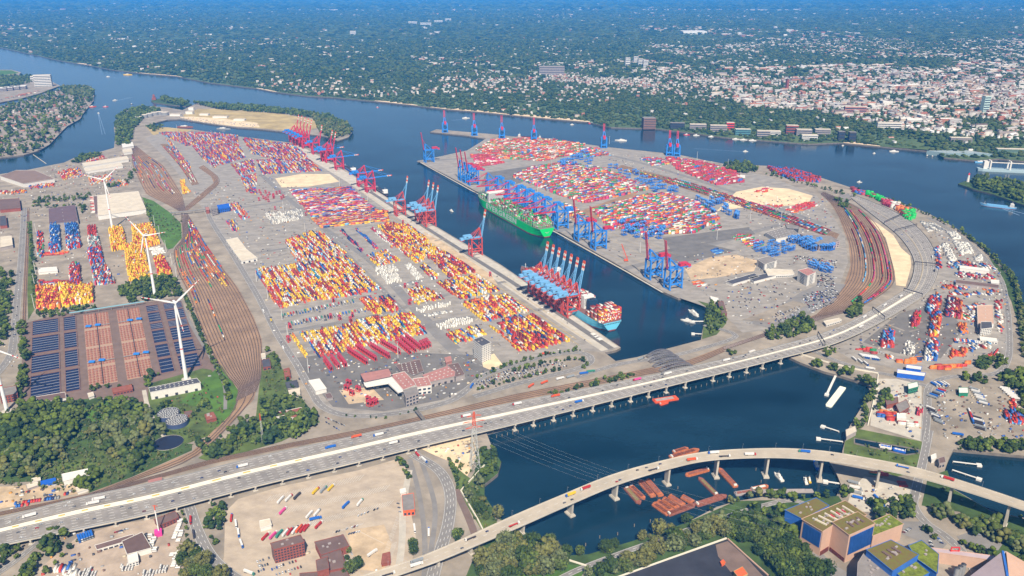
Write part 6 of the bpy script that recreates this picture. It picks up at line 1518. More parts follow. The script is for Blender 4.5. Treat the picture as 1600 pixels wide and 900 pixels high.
# walls: flood walls beside the near dock, coal bed kerb
def wall_line(lab, px, h, m_, w_=1.2):
 t = MB().use(m_); P_ = [G(*p) for p in px]
 for i in range(len(P_)-1): t.bar(P_[i]+Vector((0,0,h/2)), P_[i+1]+Vector((0,0,h/2)), w_, h)
 return tag(t.build('flood_wall'), lab, 'wall')
M_wallc = mat('pale wall concrete', S(226, 218, 200, K), .85)
wall_line('pale flood wall running beside the road lanes to the curved bridge', [(757,728),(720,768),(733,790),(746,812),(754,828)], 2.5, M_wallc, 1.6)
wall_line('long white kerb wall along the edge of the coal bed', [(962,904),(1135,842)], 2, M_wallc, 1.6)
wall_line('pinkish kerb wall on the eastern side of the coal bed', [(1137,843),(1162,866),(1200,900)], 2, M_clad, 1.4)
wall_line('white flood wall along the northern shore of the near dock', [(1250,554),(1290,566),(1340,578),(1372,584)], 2.5, M_wallc, 1.6)
wall_line('white wall around the meadow below the woodland', [(861,867),(885,875),(920,886)], 2, M_wallc, 1.6)
wall_line('pale wall along the storage yard by the dock', [(1372,586),(1370,605),(1362,640),(1356,665)], 2.5, M_wallc, 1.6)
bld('hut', 'small orange roofed hut on the coal bed', [(1147,893),(1160,886),(1168,897),(1155,903)], 8, M_dry, M_orange, 'hut')
bld('hut', 'tiny orange roofed hut at the corner of the coal bed', [(1126,878),(1130,875),(1133,879),(1128,882)], 4, M_orange, M_orange, 'hut')
# eastern depots and offices
bld('depot_shed', 'long pinkish shed in the eastern depot', [(1527,477),(1551,477),(1553,506),(1528,506)], 10, M_wallw, M_clad, 'shed', lights=5)
bld('depot_office', 'white office with dark roof south of the pinkish shed', [(1533,503),(1549,503),(1550,512),(1533,514)], 16, M_wallw, M_darkroof, 'office block', 4, 4)
bld('depot_office', 'low white building south of the white office', [(1531,526),(1557,529),(1559,534),(1532,531)], 6, M_wallw, M_wallw, 'building', 1, 5)
bld('blue_hall', 'long blue walled hall with white roof by the roundabout', [(1403,577),(1446,583),(1444,588),(1402,583)], 9, M_bshed, M_wallw, 'hall')
bld('blue_hall', 'smaller blue walled hall behind the long one', [(1417,570),(1440,573),(1439,578),(1416,575)], 9, M_bshed, M_wallw, 'hall')
bld('green_house', 'green and white box building in the storage yard', [(1419,600),(1433,597),(1435,604),(1420,608)], 11, mat('green cladding', S(40, 130, 100, K), .6), M_wallw, 'building', 2, 4)
bld('gabled_house', 'old house with large grey roof near the lock', [(1400,632),(1416,625),(1421,636),(1406,645)], 9, M_brick, M_greyroof, 'house', 2, 4)
bld('gabled_house', 'brown roofed house behind the old grey roofed house', [(1384,625),(1402,621),(1403,629),(1386,633)], 8, M_brick, M_brownroof, 'house')
bld('gabled_house', 'white cube building beside the old grey roofed house', [(1402,646),(1415,646),(1416,654),(1402,654)], 8, M_wallw, M_wallw, 'house')
bld('toll_house', 'white flat building on the motorway verge', [(1287,502),(1311,497),(1315,500),(1291,507)], 6, M_wallw, M_paleroof, 'building', 1, 5)
bld('depot_shed', 'white roof shed among grey rows near the ring road', [(1500,415),(1545,420),(1546,424),(1500,419)], 8, M_wallw, M_wallw, 'shed')
bld('depot_shed', 'long grey shed north of the mixed low rows', [(1494,437),(1560,445),(1560,450),(1494,442)], 8, M_gclad, M_brownroof, 'shed')
bld('depot_shed', 'white house at the eastern end of the long grey shed', [(1548,437),(1561,438),(1561,443),(1549,442)], 9, M_wallw, M_wallw, 'building', 1, 4)
bld('terminal_office', 'striped office tower with red roof in the eastern terminal', [(1247,422.5),(1262,419),(1275,425),(1262,431)], 27, M_wallw, M_pinkroof, 'office tower', 7, 50, vents=2)
bld('terminal_hall', 'large pale grey hall east of the sand field', [(1196,363),(1232,353),(1248,366),(1213,373)], 12, M_wallw, M_greyroof, 'hall', lights=8)
bld('terminal_hall', 'workshop hall with flat brownish roof by the curved rails', [(1250,365),(1298,369),(1312,377),(1280,383)], 16, M_lilac, M_greyroof, 'hall', 3, 9)
bld('terminal_hall', 'low blue walled annex of the flat brownish hall', [(1250,369),(1278,383),(1276,388),(1250,374)], 8, M_lilac, M_greyroof, 'hall')
bld('terminal_office', 'white striped office slab at the sandy earthworks', [(1183,405),(1202,400),(1214,407),(1195,413)], 18, M_wallw, M_greyroof, 'office block', 5, 40)
bld('terminal_canopy', 'dark flat canopy roof beside the striped office slab', [(1134,440),(1178,427),(1186,432),(1145,444)], 6, M_wallw, M_darkroof, 'canopy')
bld('terminal_canopy', 'second dark canopy east of the first', [(1170,434),(1205,425),(1212,431),(1178,440)], 6, M_wallw, M_darkroof, 'canopy')
bld('terminal_hall', 'long flat white building south of the office slab', [(1195,420),(1238,422),(1241,428),(1200,430)], 8, M_wallw, M_paleroof, 'building', 1, 5)
bld('terminal_hall', 'small office slab west of the pale grey hall', [(1227,350),(1248,353),(1248,358),(1230,357)], 14, M_darkroof, M_greyroof, 'building', 3, 5)
bld('terminal_hall', 'white tent hall beside the sand field', [(1140,272),(1164,274),(1164,278),(1142,277)], 8, M_wallw, M_wallw, 'tent hall')
bld('pier_office', 'red brown office on the dock head shore', [(1122,472),(1130,471),(1136,490),(1128,492)], 9, M_brick, M_brownroof, 'building', 2, 4)
bld('quay_hut', 'white flat hut on the dock head', [(1110,463),(1122,466),(1123,472),(1112,470)], 5, M_wallw, M_wallw, 'hut')
bld('tunnel_portal', 'grey service building at the motorway tunnel mouth', [(1311,306),(1325,302),(1330,309),(1316,314)], 9, M_gclad, M_greyroof, 'building', 1, 5)
bld('lock_house', 'grey control house at the eastern lock gate', [(1467,716),(1475,714),(1477,722),(1468,724)], 9, M_gclad, M_brownroof, 'building', 1, 4)
bld('lock_house', 'white lock building beside the road bridge', [(1455,712),(1462,709),(1463,715),(1456,718)], 7, M_wallw, M_wallw, 'building')
bld('lock_house', 'pale control house at the western lock gate', [(1322,672),(1336,666),(1338,674),(1323,682)], 8, M_gclad, M_paleroof, 'building')
bld('white_tent', 'white tent roofed shed in the south-eastern lot', [(1498,606),(1512,606),(1513,614),(1499,614)], 7, mat('green cladding', S(40, 130, 100)), M_wallw, 'shed')
# ================================================================== BOATS, VEHICLES, TREES, FAR BANK
M_rust = mat('barge rust orange', S(188, 110, 66, K), .8, .3, .3); M_rust2 = mat('barge brown', S(150, 92, 74, K), .8, .25, .3); M_hold = mat('barge hold', S(120, 66, 44, K), .9, .3, .3); M_olive = mat('olive cargo', S(136, 122, 78, K), .9, .2, .4)
def barge(label, a, b, wd, hm, hold, group='work barges moored by the curved bridge', boat=True, nh=4, z=WZ):
 p, q = G(*a, z), G(*b, z); d = q-p; L = d.length; yaw = math.atan2(d.y, d.x)
 t = thing('barge', label, 'barge', (p+q)/2, yaw, group)
 w2 = wd/2; f = .80 if boat else .97
 out = [(-L/2, -w2*.7), (-L/2*.93, -w2), (L/2*f, -w2), (L/2, -w2*.25 if boat else -w2*.9), (L/2, w2*.25 if boat else w2*.9), (L/2*f, w2), (-L/2*.93, w2), (-L/2, w2*.7)]
 m = MB().use(hm); m.prism(out, -1.5, 2.2); part('hull', m, t)
 m = MB().use(hm)
 for s in (-1, 1): m.bar((-L*.42, s*w2*.72, 2.5), (L*.36, s*w2*.72, 2.5), .5, 1.0)
 for x in (-L*.42, L*.36): m.bar((x, -w2*.72, 2.5), (x, w2*.72, 2.5), .5, 1.0)
 part('coaming', m, t)
 for k in range(nh):
  m = MB().use(hold); x0 = -L*.41+.76*L*k/nh; m.box(x0+.3, x0+.76*L/nh-.3, -w2*.66, w2*.66, 2.2, 2.45); part('hold', m, t)
 m = MB().use(M_wallw if boat else hm); m.box(-L*.47, -L*.43, -w2*.5, w2*.5, 2.2, 4.6); part('wheelhouse', m, t)
 return t
barge('olive loaded barge, western of the first moored pair', (978,763), (1000,788), 9, M_rust2, M_olive); barge('rusty orange barge, eastern of the first moored pair', (985,760), (1007,781), 8, M_rust, M_hold)
barge('long open orange barge, western of the second pair', (1000,753), (1021,777), 9, M_rust, M_hold, boat=False, nh=6); barge('long open orange barge, eastern of the second pair', (1011,751), (1033,776), 9, M_rust, M_rust2, boat=False, nh=6)
barge('short orange hopper at the western end of the barge cluster', (1021,788), (1045,805), 9, M_rust, M_hold, boat=False, nh=3); barge('short orange hopper second in the barge cluster', (1028,784), (1051,800), 9, M_rust, M_hold, boat=False, nh=3)
barge('orange hopper in the middle of the barge cluster', (1037,780), (1059,795), 9, M_rust, M_hold, boat=False, nh=3); barge('orange hopper north of the brown boat in the cluster', (1046,776), (1068,790), 9, M_rust, M_rust2, boat=False, nh=3)
barge('small orange pontoon at the eastern end of the cluster', (1066,777), (1082,786), 10, M_rust, M_rust2, boat=False, nh=2)
barge('long brown boat along the southern side of the cluster', (1043,805), (1086,789), 9, M_rust2, M_hold, nh=5); barge('slim brown barge pointing at the shore', (1120,775), (1092,747), 8, M_rust2, M_olive, nh=5)
barge('reddish brown barge lying along the tree shore', (1087,790), (1135,775), 10, M_rust2, M_rust2, nh=5); barge('bright orange barge just east of the tall pier', (1150,762), (1122,732), 9, M_rust, M_rust2, nh=5)
barge('orange pointed barge partly below the bridge deck', (1107,734), (1071,744), 9, M_rust, M_rust2, nh=4); barge('large orange barge on the far side of the bridge', (1047,716), (1092,703), 11, M_rust, M_hold, nh=5); barge('small orange barge on the far side of the bridge', (1052,708), (1075,701), 9, M_rust, M_hold, nh=3)
barge('dark barge in the shade under the bridge', (1064,733), (1112,722), 12, M_darkroof, P_dark, boat=False)
barge('white tank barge moored at the narrow pier', (1294,636), (1317,606), 11, mat('barge white', S(222, 222, 204), .6), M_wallw, 'boats in the near dock', boat=False, nh=7)
barge('grey work pontoon at the tree shore', (1148,773), (1180,768), 9, M_gclad, M_rust2, 'boats in the near dock', boat=False, nh=3); barge('long grey landing pontoon with blue and yellow gear', (1186,769), (1270,768), 7, M_gclad, M_gclad, 'boats in the near dock', boat=False, nh=6)
barge('red and white work boat beside the grey pontoon', (1174,766), (1200,760), 8, M_rust, M_wallw, 'boats in the near dock', nh=2); barge('red pontoon carrying a grey work deck by the motorway piles', (1021,628), (1058,622), 14, P_orange, M_gclad, 'boats in the near dock', boat=False, nh=3)
barge('red tender lying against the work pontoon', (1031,633), (1044,629), 6, P_orange, P_orange, 'boats in the near dock', nh=2)
barge('blue and white barge in the lock chamber, eastern one', (1415,707), (1394,702), 8, M_bshed, M_wallw, 'boats in the lock', nh=3, z=.8); barge('white barge in the lock chamber, western one', (1393,701), (1373,697), 8, M_wallw, M_bshed, 'boats in the lock', nh=3, z=.8)
def boat(label, px, L, yaw, hullm, cabm=None, cat='boat', mast=True, group='boats on the water'):
 p = G(*px, WZ); t = thing('motor_boat', label, cat, p, yaw, group); B = max(2.2, L*.24)
 m = MB().use(hullm); m.prism([(-L/2, -B/2), (L*.2, -B/2), (L/2, 0), (L*.2, B/2), (-L/2, B/2)], -1, L*.06+.9); part('hull', m, t)
 m = MB().use(cabm or M_wallw); D = L*.06+.9; m.box(-L*.3, L*.12, -B*.36, B*.36, D, D+2.4); m.box(-L*.12, L*.08, -B*.3, B*.3, D+2.4, D+4.4); m.use(P_glass); m.box(L*.08, L*.085, -B*.28, B*.28, D+2.9, D+4); part('cabin', m, t)
 if mast: m = MB().use(P_grey); m.bar((0, 0, D+4), (0, 0, D+4+L*.25), .3); part('mast', m, t)
 return t
BO = [('white harbour ship at the small pier of the dock head', (1082,489), 34, 2.0, M_wallw), ('small white launch beside the harbour ship', (1086,493), 20, 2.1, M_wallw), ('white boat with low cabin at the pier end', (1073,502), 28, 2.6, M_wallw), ('small grey tug at the pier end', (1080,505), 18, 2.7, P_grey),
      ('white tug moored at the landing pontoon, western one', (1216,746), 24, 1.8, M_wallw), ('white tug moored at the landing pontoon, eastern one', (1258,752), 18, 1.5, M_wallw), ('blue covered work boat under the curved bridge', (1275,728), 26, 1.5, M_bshed), ('yellow decked tender at the landing pontoon', (1264,751), 14, 1.5, P_yellow),
      ('white ferry turning in the river mouth', (180,157), 32, 1.0, M_wallw), ('red boat south of the white ferry', (165,167), 30, .5, P_scr), ('white sailing boat in the river mouth', (154,177), 12, .4, M_wallw), ('orange pilot ship at the island quay', (144,167), 45, .6, P_orange), ('small dark boat beside the jetty spit', (206,163), 16, 0, P_dark), ('white launch far up the river', (169,120), 30, -.1, M_wallw),
      ('yellow dredger far up the river', (200,117), 70, -.1, P_yellow), ('white ferry in mid river beyond the outer jetty', (728,185), 40, .1, M_wallw), ('white paddle ferry on the river beside the terminal', (970,220), 55, 2.9, M_wallw), ('small motor boat with a long wake', (1165,237), 22, -.05, M_wallw), ('white motor boat in the harbour basin', (705,330), 20, 2.2, M_wallw),
      ('white boat off the city shore', (894,195), 20, 0, M_wallw), ('red lightship at the far beach', (925,193), 36, -.2, P_scr), ('red tug at the city quay', (1073,211), 30, -.15, P_scr), ('white passenger boat at the city quay, first', (1088,212), 30, -.2, M_wallw), ('tug moored at the city quay, second', (1112,214), 30, -.2, M_wallw), ('white boat at the city quay, third', (1150,218), 34, -.2, M_wallw), ('white boat at the city quay, fourth', (1162,219), 34, -.2, M_wallw), ('white boat at the city quay, fifth', (1176,220), 36, -.2, M_wallw),
      ('white ship passing the sandy city shore', (1397,237), 40, -.1, M_wallw), ('small buoy boat near the glass terminal, western', (1449,244), 14, 0, P_dark), ('small buoy boat near the glass terminal, eastern', (1457,245), 14, 0, P_dark), ('pale blue ship by the city dock', (1533,254), 50, -.15, P_lblue), ('small white launch off the riverbank', (1343,285), 18, -.3, M_wallw), ('sailing boat off the far city quay', (1317,228), 12, 0, M_wallw), ('white launch near the sandy city shore', (1366,240), 14, .2, M_wallw), ('red buoy tender off the sandy beach', (590,168), 14, 0, P_scr), ('grey barge moored in the small inlet', (350,202), 70, -.15, P_grey), ('long brown lighter in the small inlet', (290,199), 80, -.1, M_rust2)]
for l, p, L, y, h in BO: boat(l, p, L, y, h)
t = thing('speedboat_wake', 'straight white jetty line running out from the western shore', 'jetty', (0,0,0)); p, q = G(52,242,WZ), G(72,256,WZ); m = MB().use(M_conc); m.bar(p+Vector((0,0,1)), q+Vector((0,0,1)), 3, 1.2); part('deck', m, t); t.name = 'jetty'
def jetty(label, a, b, wd=2.4, z=-2.6):
 t = thing('jetty', label, 'jetty', (0,0,0), 0, 'jetties and guide walls'); p, q = G(*a, z), G(*b, z); m = MB().use(M_wallw); m.bar(p, q, wd, .8); part('deck', m, t)
 n = max(2, int((q-p).length/14))
 for k in range(n+1): r_ = p+(q-p)*k/n; m = MB().use(M_conc); m.bar((r_.x, r_.y, WZ-2), (r_.x, r_.y, z-.3), .9); part('pile', m, t)
 m = MB().use(M_wallw); d = (q-p).normalized(); m.obox(p.x, p.y, WZ-1, 7, 7, 4, math.atan2(d.y, d.x)); part('dolphin', m, t); return t
jetty('narrow pier with walkway leading to the white tank barge', (1292,616), (1309,580), 4); jetty('white guide wall west of the lock, upper one', (1286,666), (1311,674)); jetty('white guide wall west of the lock, lower one', (1279,685), (1317,690)); jetty('white guide wall in the eastern basin, upper one', (1530,726), (1489,721)); jetty('white guide wall in the eastern basin, lower one', (1530,748), (1488,734))
jetty('white pier with the harbour ships at the dock head', (1083,502), (1104,502), 4); jetty('short white pier south of the harbour ships', (1083,521), (1100,522), 3); jetty('thin pier below the curved bridge', (1290,752), (1322,757), 3)
t = thing('lighthouse', 'small white lighthouse on the tip of the eastern headland', 'lighthouse', G(1512,284)); m = MB().use(M_wallw); m.cone((0,0,0), 5, 3, 26, 12); part('tower', m, t); m = MB().use(P_scr); m.cone((0,0,26), 4, 4, 1, 12); m.cone((0,0,27), 2.5, 2, 4, 12); m.cone((0,0,31), 3, .3, 2.5, 12); part('lantern', m, t)
t = thing('floating_dock', 'long grey floating dock with white frames at the right edge of the river', 'dock', G(1575,268,WZ), R(-14)); m = MB().use(mat('dock hull', S(150,170,176), .7)); m.prism([(-110,-12),(-95,-20),(130,-20),(130,20),(-95,20),(-110,12)], -2, 9); part('hull', m, t)
for x in (-70, 0, 75):
 m = MB().use(M_wallw)
 for y in (-16, 16): m.bar((x, y, 9), (x, y, 40), 5, 5)
 m.bar((x, -16, 40), (x, 16, 40), 4, 4); part('frame', m, t)
m = MB().use(M_wallw); m.bar((-70, -16, 36), (75, -16, 36), 3); m.box(-92, -78, -12, 12, 9, 38); part('gantry', m, t)
# ------------------------------------------------------------------ road vehicles
CARP = {'white': (226,226,224), 'silver': (176,178,182), 'grey': (112,114,120), 'black': (44,46,52), 'dark blue': (50,62,112), 'blue': (52,98,180), 'red': (186,48,44), 'dark red': (120,44,44)}
CARW = [('white', 3), ('silver', 2.5), ('grey', 3), ('black', 4), ('dark blue', 1.6), ('blue', .8), ('red', .8), ('dark red', .4)]
CARM = {}
def car_mesh(c):
 if c in CARM: return CARM[c]
 m = MB().use(mat('car paint '+c, S(*CARP[c], K), .3, spec=.5))
 def taper(x0, x1, w0, z0, X0, X1, w1, z1):
  m.add([(x0,-w0,z0),(x1,-w0,z0),(x1,w0,z0),(x0,w0,z0),(X0,-w1,z1),(X1,-w1,z1),(X1,w1,z1),(X0,w1,z1)], [(4,5,6,7),(0,1,5,4),(1,2,6,5),(2,3,7,6),(3,0,4,7)])
 taper(-2.25, 2.25, .88, .3, -2.2, 2.15, .9, .85); taper(-1.5, .7, .74, 1.38, -1.3, .4, .68, 1.5)
 m.use(P_glass); taper(-1.9, 1.25, .85, .85, -1.5, .7, .74, 1.38)
 m.use(P_rubber)
 for x in (-1.4, 1.4):
  for y in (-.82, .82): m.box(x-.33, x+.33, y-.1, y+.1, 0, .64)
 CARM[c] = m.mesh('car'); return CARM[c]
NCAR = [0]
def car(p, yaw, where, group):
 CARS.append((p, yaw, pick(CARW), where, group))
CARS = []
TRM = {}
def box_mesh(key, fn):
 if key not in TRM: TRM[key] = fn()
 return TRM[key]
def truck(p, yaw, tc, cc, lab, group, L=13.6, empty=False):
 t = thing('lorry', lab, 'lorry', p, yaw, group)
 pt = mat('lorry paint %s' % (tc,), S(*tc, K), .5, .05, .3); pc = mat('lorry paint %s' % (cc,), S(*cc, K), .5, .05, .3)
 def tr():
  m = MB().use(pt); m.box(-L+3, 3, -1.25, 1.25, 1.2, 1.5 if empty else 4.0); m.use(P_dark); m.box(-L+3.4, 2.6, -1.0, 1.0, .8, 1.2); return m.mesh('trailer')
 def cb():
  m = MB().use(pc); m.box(3.5, 5.9, -1.22, 1.22, .7, 2.3); m.add([(3.5,-1.22,2.3),(5.9,-1.22,2.3),(5.9,1.22,2.3),(3.5,1.22,2.3),(3.7,-1.1,3.7),(5.5,-1.1,3.7),(5.5,1.1,3.7),(3.7,1.1,3.7)], [(4,5,6,7),(0,1,5,4),(2,3,7,6),(3,0,4,7)])
  m.use(P_glass); m.add([(5.9,-1.2,2.3),(5.9,1.2,2.3),(5.5,1.1,3.6),(5.5,-1.1,3.6)], [(0,1,2,3)]); return m.mesh('cab')
 def wh():
  m = MB().use(P_rubber)
  m.box(-L+3.2, 5.6, -.4, .4, .5, .9)
  for x in (-L+4.4, -L+5.7, -L+7, 2.4, 5.0): m.box(x-.5, x+.5, -1.2, 1.2, 0, 1.0)
  return m.mesh('chassis')
 part('trailer', box_mesh(('t', tc, L, empty), tr), t); part('cab', box_mesh(('c', cc), cb), t); part('chassis', box_mesh(('w', L), wh), t)
 return t
def yaw_px(a, b):
 d = G(*b)-G(*a); return math.atan2(d.y, d.x)
Wh, Rd, Bl, Yl, Gn, Pk, Dk, Or, Gy = (228,226,222), (186,50,46), (40,106,196), (228,190,40), (60,140,120), (226,80,150), (70,66,70), (224,96,50), (150,156,160)
LP = [((440,781),(7,-8),Wh,Wh,'white lorry, western of three together on the upper parking rows'), ((453,778),(7,-7),Wh,Rd,'white lorry with red cab in the group of three'), ((466,775),(7,-7),Dk,Dk,'dark lorry, eastern of three together on the upper rows'), ((495,767),(7,-7),Yl,Rd,'yellow lorry with red cab'), ((507,765),(6,-6),Gy,Gn,'grey lorry with green cab beside the yellow one'), ((519,762),(6,-6),Yl,Wh,'yellow and white lorry, easternmost of the upper rows'), ((444,798),(6,-6),Pk,Wh,'hot pink lorry alone in mid park'),
      ((485,804),(6,-7),Wh,Wh,'white lorry beside the kiosk row, western of two'), ((497,801),(6,-7),Wh,Gy,'white lorry beside the kiosk row, eastern of two'), ((496,811),(9,-2),Bl,Bl,'bright blue lorry parked crosswise'), ((500,820),(6,-6),Rd,Wh,'red lorry behind the crosswise blue one'), ((542,789),(5,-5),Bl,Bl,'short blue lorry in the empty middle'), ((564,785),(5,-6),Wh,Gn,'white lorry with green cab in the empty middle'),
      ((417,838),(6,-6),Rd,Wh,'red lorry at the western end of the angled row'), ((429,836),(6,-6),Pk,Wh,'pink lorry in the angled row'), ((438,834),(5,-6),Gn,Gn,'green lorry in the angled row'), ((448,832),(5,-6),Wh,Rd,'white lorry with red cab in the angled row'), ((455,830),(5,-6),Rd,Gy,'dark red lorry in the angled row'), ((463,828),(5,-6),Wh,Dk,'white lorry with dark cab in the angled row'), ((469,826),(5,-6),Or,Rd,'orange lorry in the angled row'), ((475,826),(5,-6),Rd,Rd,'red lorry second from the eastern end of the angled row'), ((481,824),(5,-6),Rd,Wh,'red lorry at the eastern end of the angled row'),
      ((584,864),(7,-5),Wh,Wh,'white trailer lorry alone beside the brick complex'), ((648,829),(1,8),Wh,Wh,'white lorry south of the customs house'), ((670,831),(0,-8),Wh,Bl,'white lorry with blue cab on the inner lane'), ((654,714),(5,6),Rd,Wh,'red and white lorry coming out from under the motorway'), ((664,721),(6,5),Wh,Bl,'white lorry with blue cab coming out from under the motorway'), ((649,705),(4,5),Wh,Wh,'white lorry just under the motorway edge'),
      ((369,822),(1,8),Wh,Wh,'white lorry, upper of three along the ramp wall'), ((373,836),(1,8),Wh,Bl,'white lorry, middle of three along the ramp wall'), ((378,853),(3,8),Wh,Bl,'white lorry with blue cab, lowest along the ramp wall'), ((362,809),(1,-7),Rd,Bl,'red lorry at the northern end of the ramp wall'), ((315,863),(4,8),Wh,Dk,'white lorry on the curved slip road'), ((303,838),(1,6),Dk,Dk,'dark lorry on the curved slip road'), ((298,816),(0,6),Rd,Rd,'red lorry on the curved slip road'), ((392,897),(8,3),Wh,Gn,'white lorry with green cab at the bottom of the slip road')]
for (x, y), (dx, dy), tc, cc, lab in LP: truck(G(x, y, .5), yaw_px((x, y), (x+dx, y+dy)), tc, cc, lab, 'lorries in the lorry park and on its roads')
ARC = {}
def on_curve(curve, px, py):
 best = min(range(len(curve)-1), key=lambda k: ((curve[k]-G(px, py, curve[k].z)).xy.length)); d = curve[best+1]-curve[best]
 t_ = max(0, min(1, (G(px, py, curve[best].z)-curve[best]).dot(d)/d.length_squared)); return curve[best]+d*t_+Vector((0,0,.16)), math.atan2(d.y, d.x)
HWT = [(43,808,.22,Wh,Wh,'white coach on the upper carriageway near the left edge'), (151,782,.2,Wh,Wh,'long white lorry on the upper carriageway west'), (140,793,.3,Wh,Wh,'white van lorry beside the roadworks west'), (369,732,.22,Wh,Bl,'white lorry with blue cab on the upper carriageway'), (514,700,.25,Bl,Bl,'blue lorry on the upper carriageway'), (552,679,.06,Or,Or,'orange lorry on the upper carriageway'), (587,678,.2,Wh,Bl,'white lorry with blue cab east of the orange one'), (622,698,.66,Wh,Dk,'white lorry on the lower carriageway above the underpass'),
       (720,653,.2,Wh,Rd,'white lorry with red cab near the pylon top'), (807,634,.12,Wh,Rd,'white lorry on the upper carriageway above the dock'), (910,631,.7,Bl,Wh,'blue lorry on the lower carriageway above the dock'), (866,620,.1,Or,Or,'orange lorry on the verge side above the dock'), (991,593,.1,Pk,Rd,'magenta red lorry beside the arched bridges'), (1041,585,.16,Wh,Wh,'white lorry beside the arched bridges'), (1128,561,.15,Wh,Wh,'white lorry east of the arched bridges'), (1330,498,.2,Wh,Wh,'white lorry above the square stack'), (1347,511,.7,Wh,Wh,'white lorry on the lower carriageway above the low red row'), (1368,481,.2,Wh,Wh,'white lorry before the bend'), (1396,462,.25,Wh,Gy,'white lorry in the bend'), (1440,400,.8,Wh,Bl,'white lorry on the tunnel approach'), (1455,425,.85,Dk,Bl,'dark lorry on the tunnel approach')]
for x, y, f, tc, cc, lab in HWT:
 p, yw = on_curve(lane_curve(f), x, y); truck(p, yw if f > .5 else yw+PI, tc, cc, lab, 'lorries on the motorway')
for x, y, f, tc, cc, lab, e in [(909,765,.3,Rd,Wh,'red lorry with white cab on the curved bridge',0), (884,776,.3,Yl,Bl,'yellow lorry with blue cab on the curved bridge',0), (1111,707,.25,Wh,Bl,'white lorry with blue cab on the curved bridge',0), (1078,712,.7,Or,Wh,'orange lorry with white cab on the curved bridge',0), (1248,703,.3,Bl,Gn,'light blue lorry with green cab on the curved bridge',0), (1407,735,.3,Bl,Bl,'empty trailer lorry with blue cab on the curved bridge',1), (1476,752,.3,Rd,Wh,'long red lorry on the curved bridge',0), (1173,710,.7,Wh,Rd,'white lorry with red cab at the top of the curved bridge',0), (1131,713,.75,Dk,Wh,'empty trailer lorry with white cab on the curved bridge',1), (808,822,.72,Rd,Wh,'red trailer lorry low on the curved bridge',1), (648,878,.35,Gy,Gy,'grey lorry on the upper lane at the foot of the curved bridge',0), (650,884,.7,Wh,Wh,'white lorry on the lower lane at the foot of the curved bridge',0), (735,851,.3,Dk,Wh,'empty trailer lorry near the foot of the curved bridge',1), (608,893,.7,Dk,Wh,'dark lorry at the bottom end of the curved bridge',1), (1020,733,.7,Dk,Wh,'empty lorry on the curved bridge above the barges',1)]:
 p, yw = on_curve(bcurve(f), x, y); truck(p, yw+(PI if f < .5 else 0), tc, cc, lab, 'lorries on the curved bridge', empty=bool(e))
for x, y, dx, dy, tc, cc, lab in [(925,581,8,-1,Gn,Gn,'bright green lorry on the road south of the basin'), (914,584,8,-1,Bl,Bl,'blue green lorry behind the bright green one'), (893,589,8,-2,Gy,Gy,'grey lorry in the queue south of the basin'), (877,592,8,-2,Wh,Wh,'white lorry in the queue south of the basin'), (852,598,7,-3,Or,Or,'orange lorry near the railway south of the basin'), (831,603,6,-4,Or,Or,'second orange lorry near the railway south of the basin'), (855,553,8,-1,Or,Or,'orange lorry at the southern tip of the blocks'), (738,603,4,-6,Bl,Bl,'blue lorry on the curve of the perimeter road'), (443,546,2,6,Wh,Wh,'white lorry on the western perimeter road'), (424,503,2,6,Yl,Gy,'yellow lorry on the western perimeter road'), (412,488,2,4,Wh,Wh,'white lorry at the bend of the western road'), (1003,561,8,-3,Gy,Dk,'grey lorry on the embankment beside the arches'), (1176,550,6,-2,Wh,Wh,'white lorry on the embankment road'), (1362,577,7,1,Wh,Wh,'white lorry leaving the depot'), (1499,680,7,1,Bl,Bl,'light blue lorry by the eastern hedge')]:
 truck(G(x, y, .6), yaw_px((x, y), (x+dx, y+dy)), tc, cc, lab, 'lorries on the harbour roads')
def row_trucks(a, b, n, dx, dy, cols, where, group):
 for i in range(n):
  f = i/max(1, n-1); x, y = a[0]+(b[0]-a[0])*f, a[1]+(b[1]-a[1])*f; c = rnd.choice(cols); nm = {Wh: 'white', Bl: 'blue', Rd: 'red', Gy: 'grey', Or: 'orange', Yl: 'yellow', Gn: 'green', Dk: 'dark'}[c]
  truck(G(x, y, .5), yaw_px((x, y), (x+dx, y+dy)), c, rnd.choice((Wh, Gy, Bl)), f'{nm} trailer lorry {where}', group)
row_trucks((1347,558), (1372,562), 10, 4, 3, [Wh], 'in the row west of the low white lot', 'lorries in the row by the low white lot'); row_trucks((1492,534), (1530,538), 14, 2, 6, [Wh, Wh, Wh, Bl, Or], 'in the row south of the grey yard', 'lorries in the row south of the grey yard'); row_trucks((1336,563), (1354,570), 3, 5, 4, [Dk, Wh], 'by the flood wall', 'lorries by the flood wall')
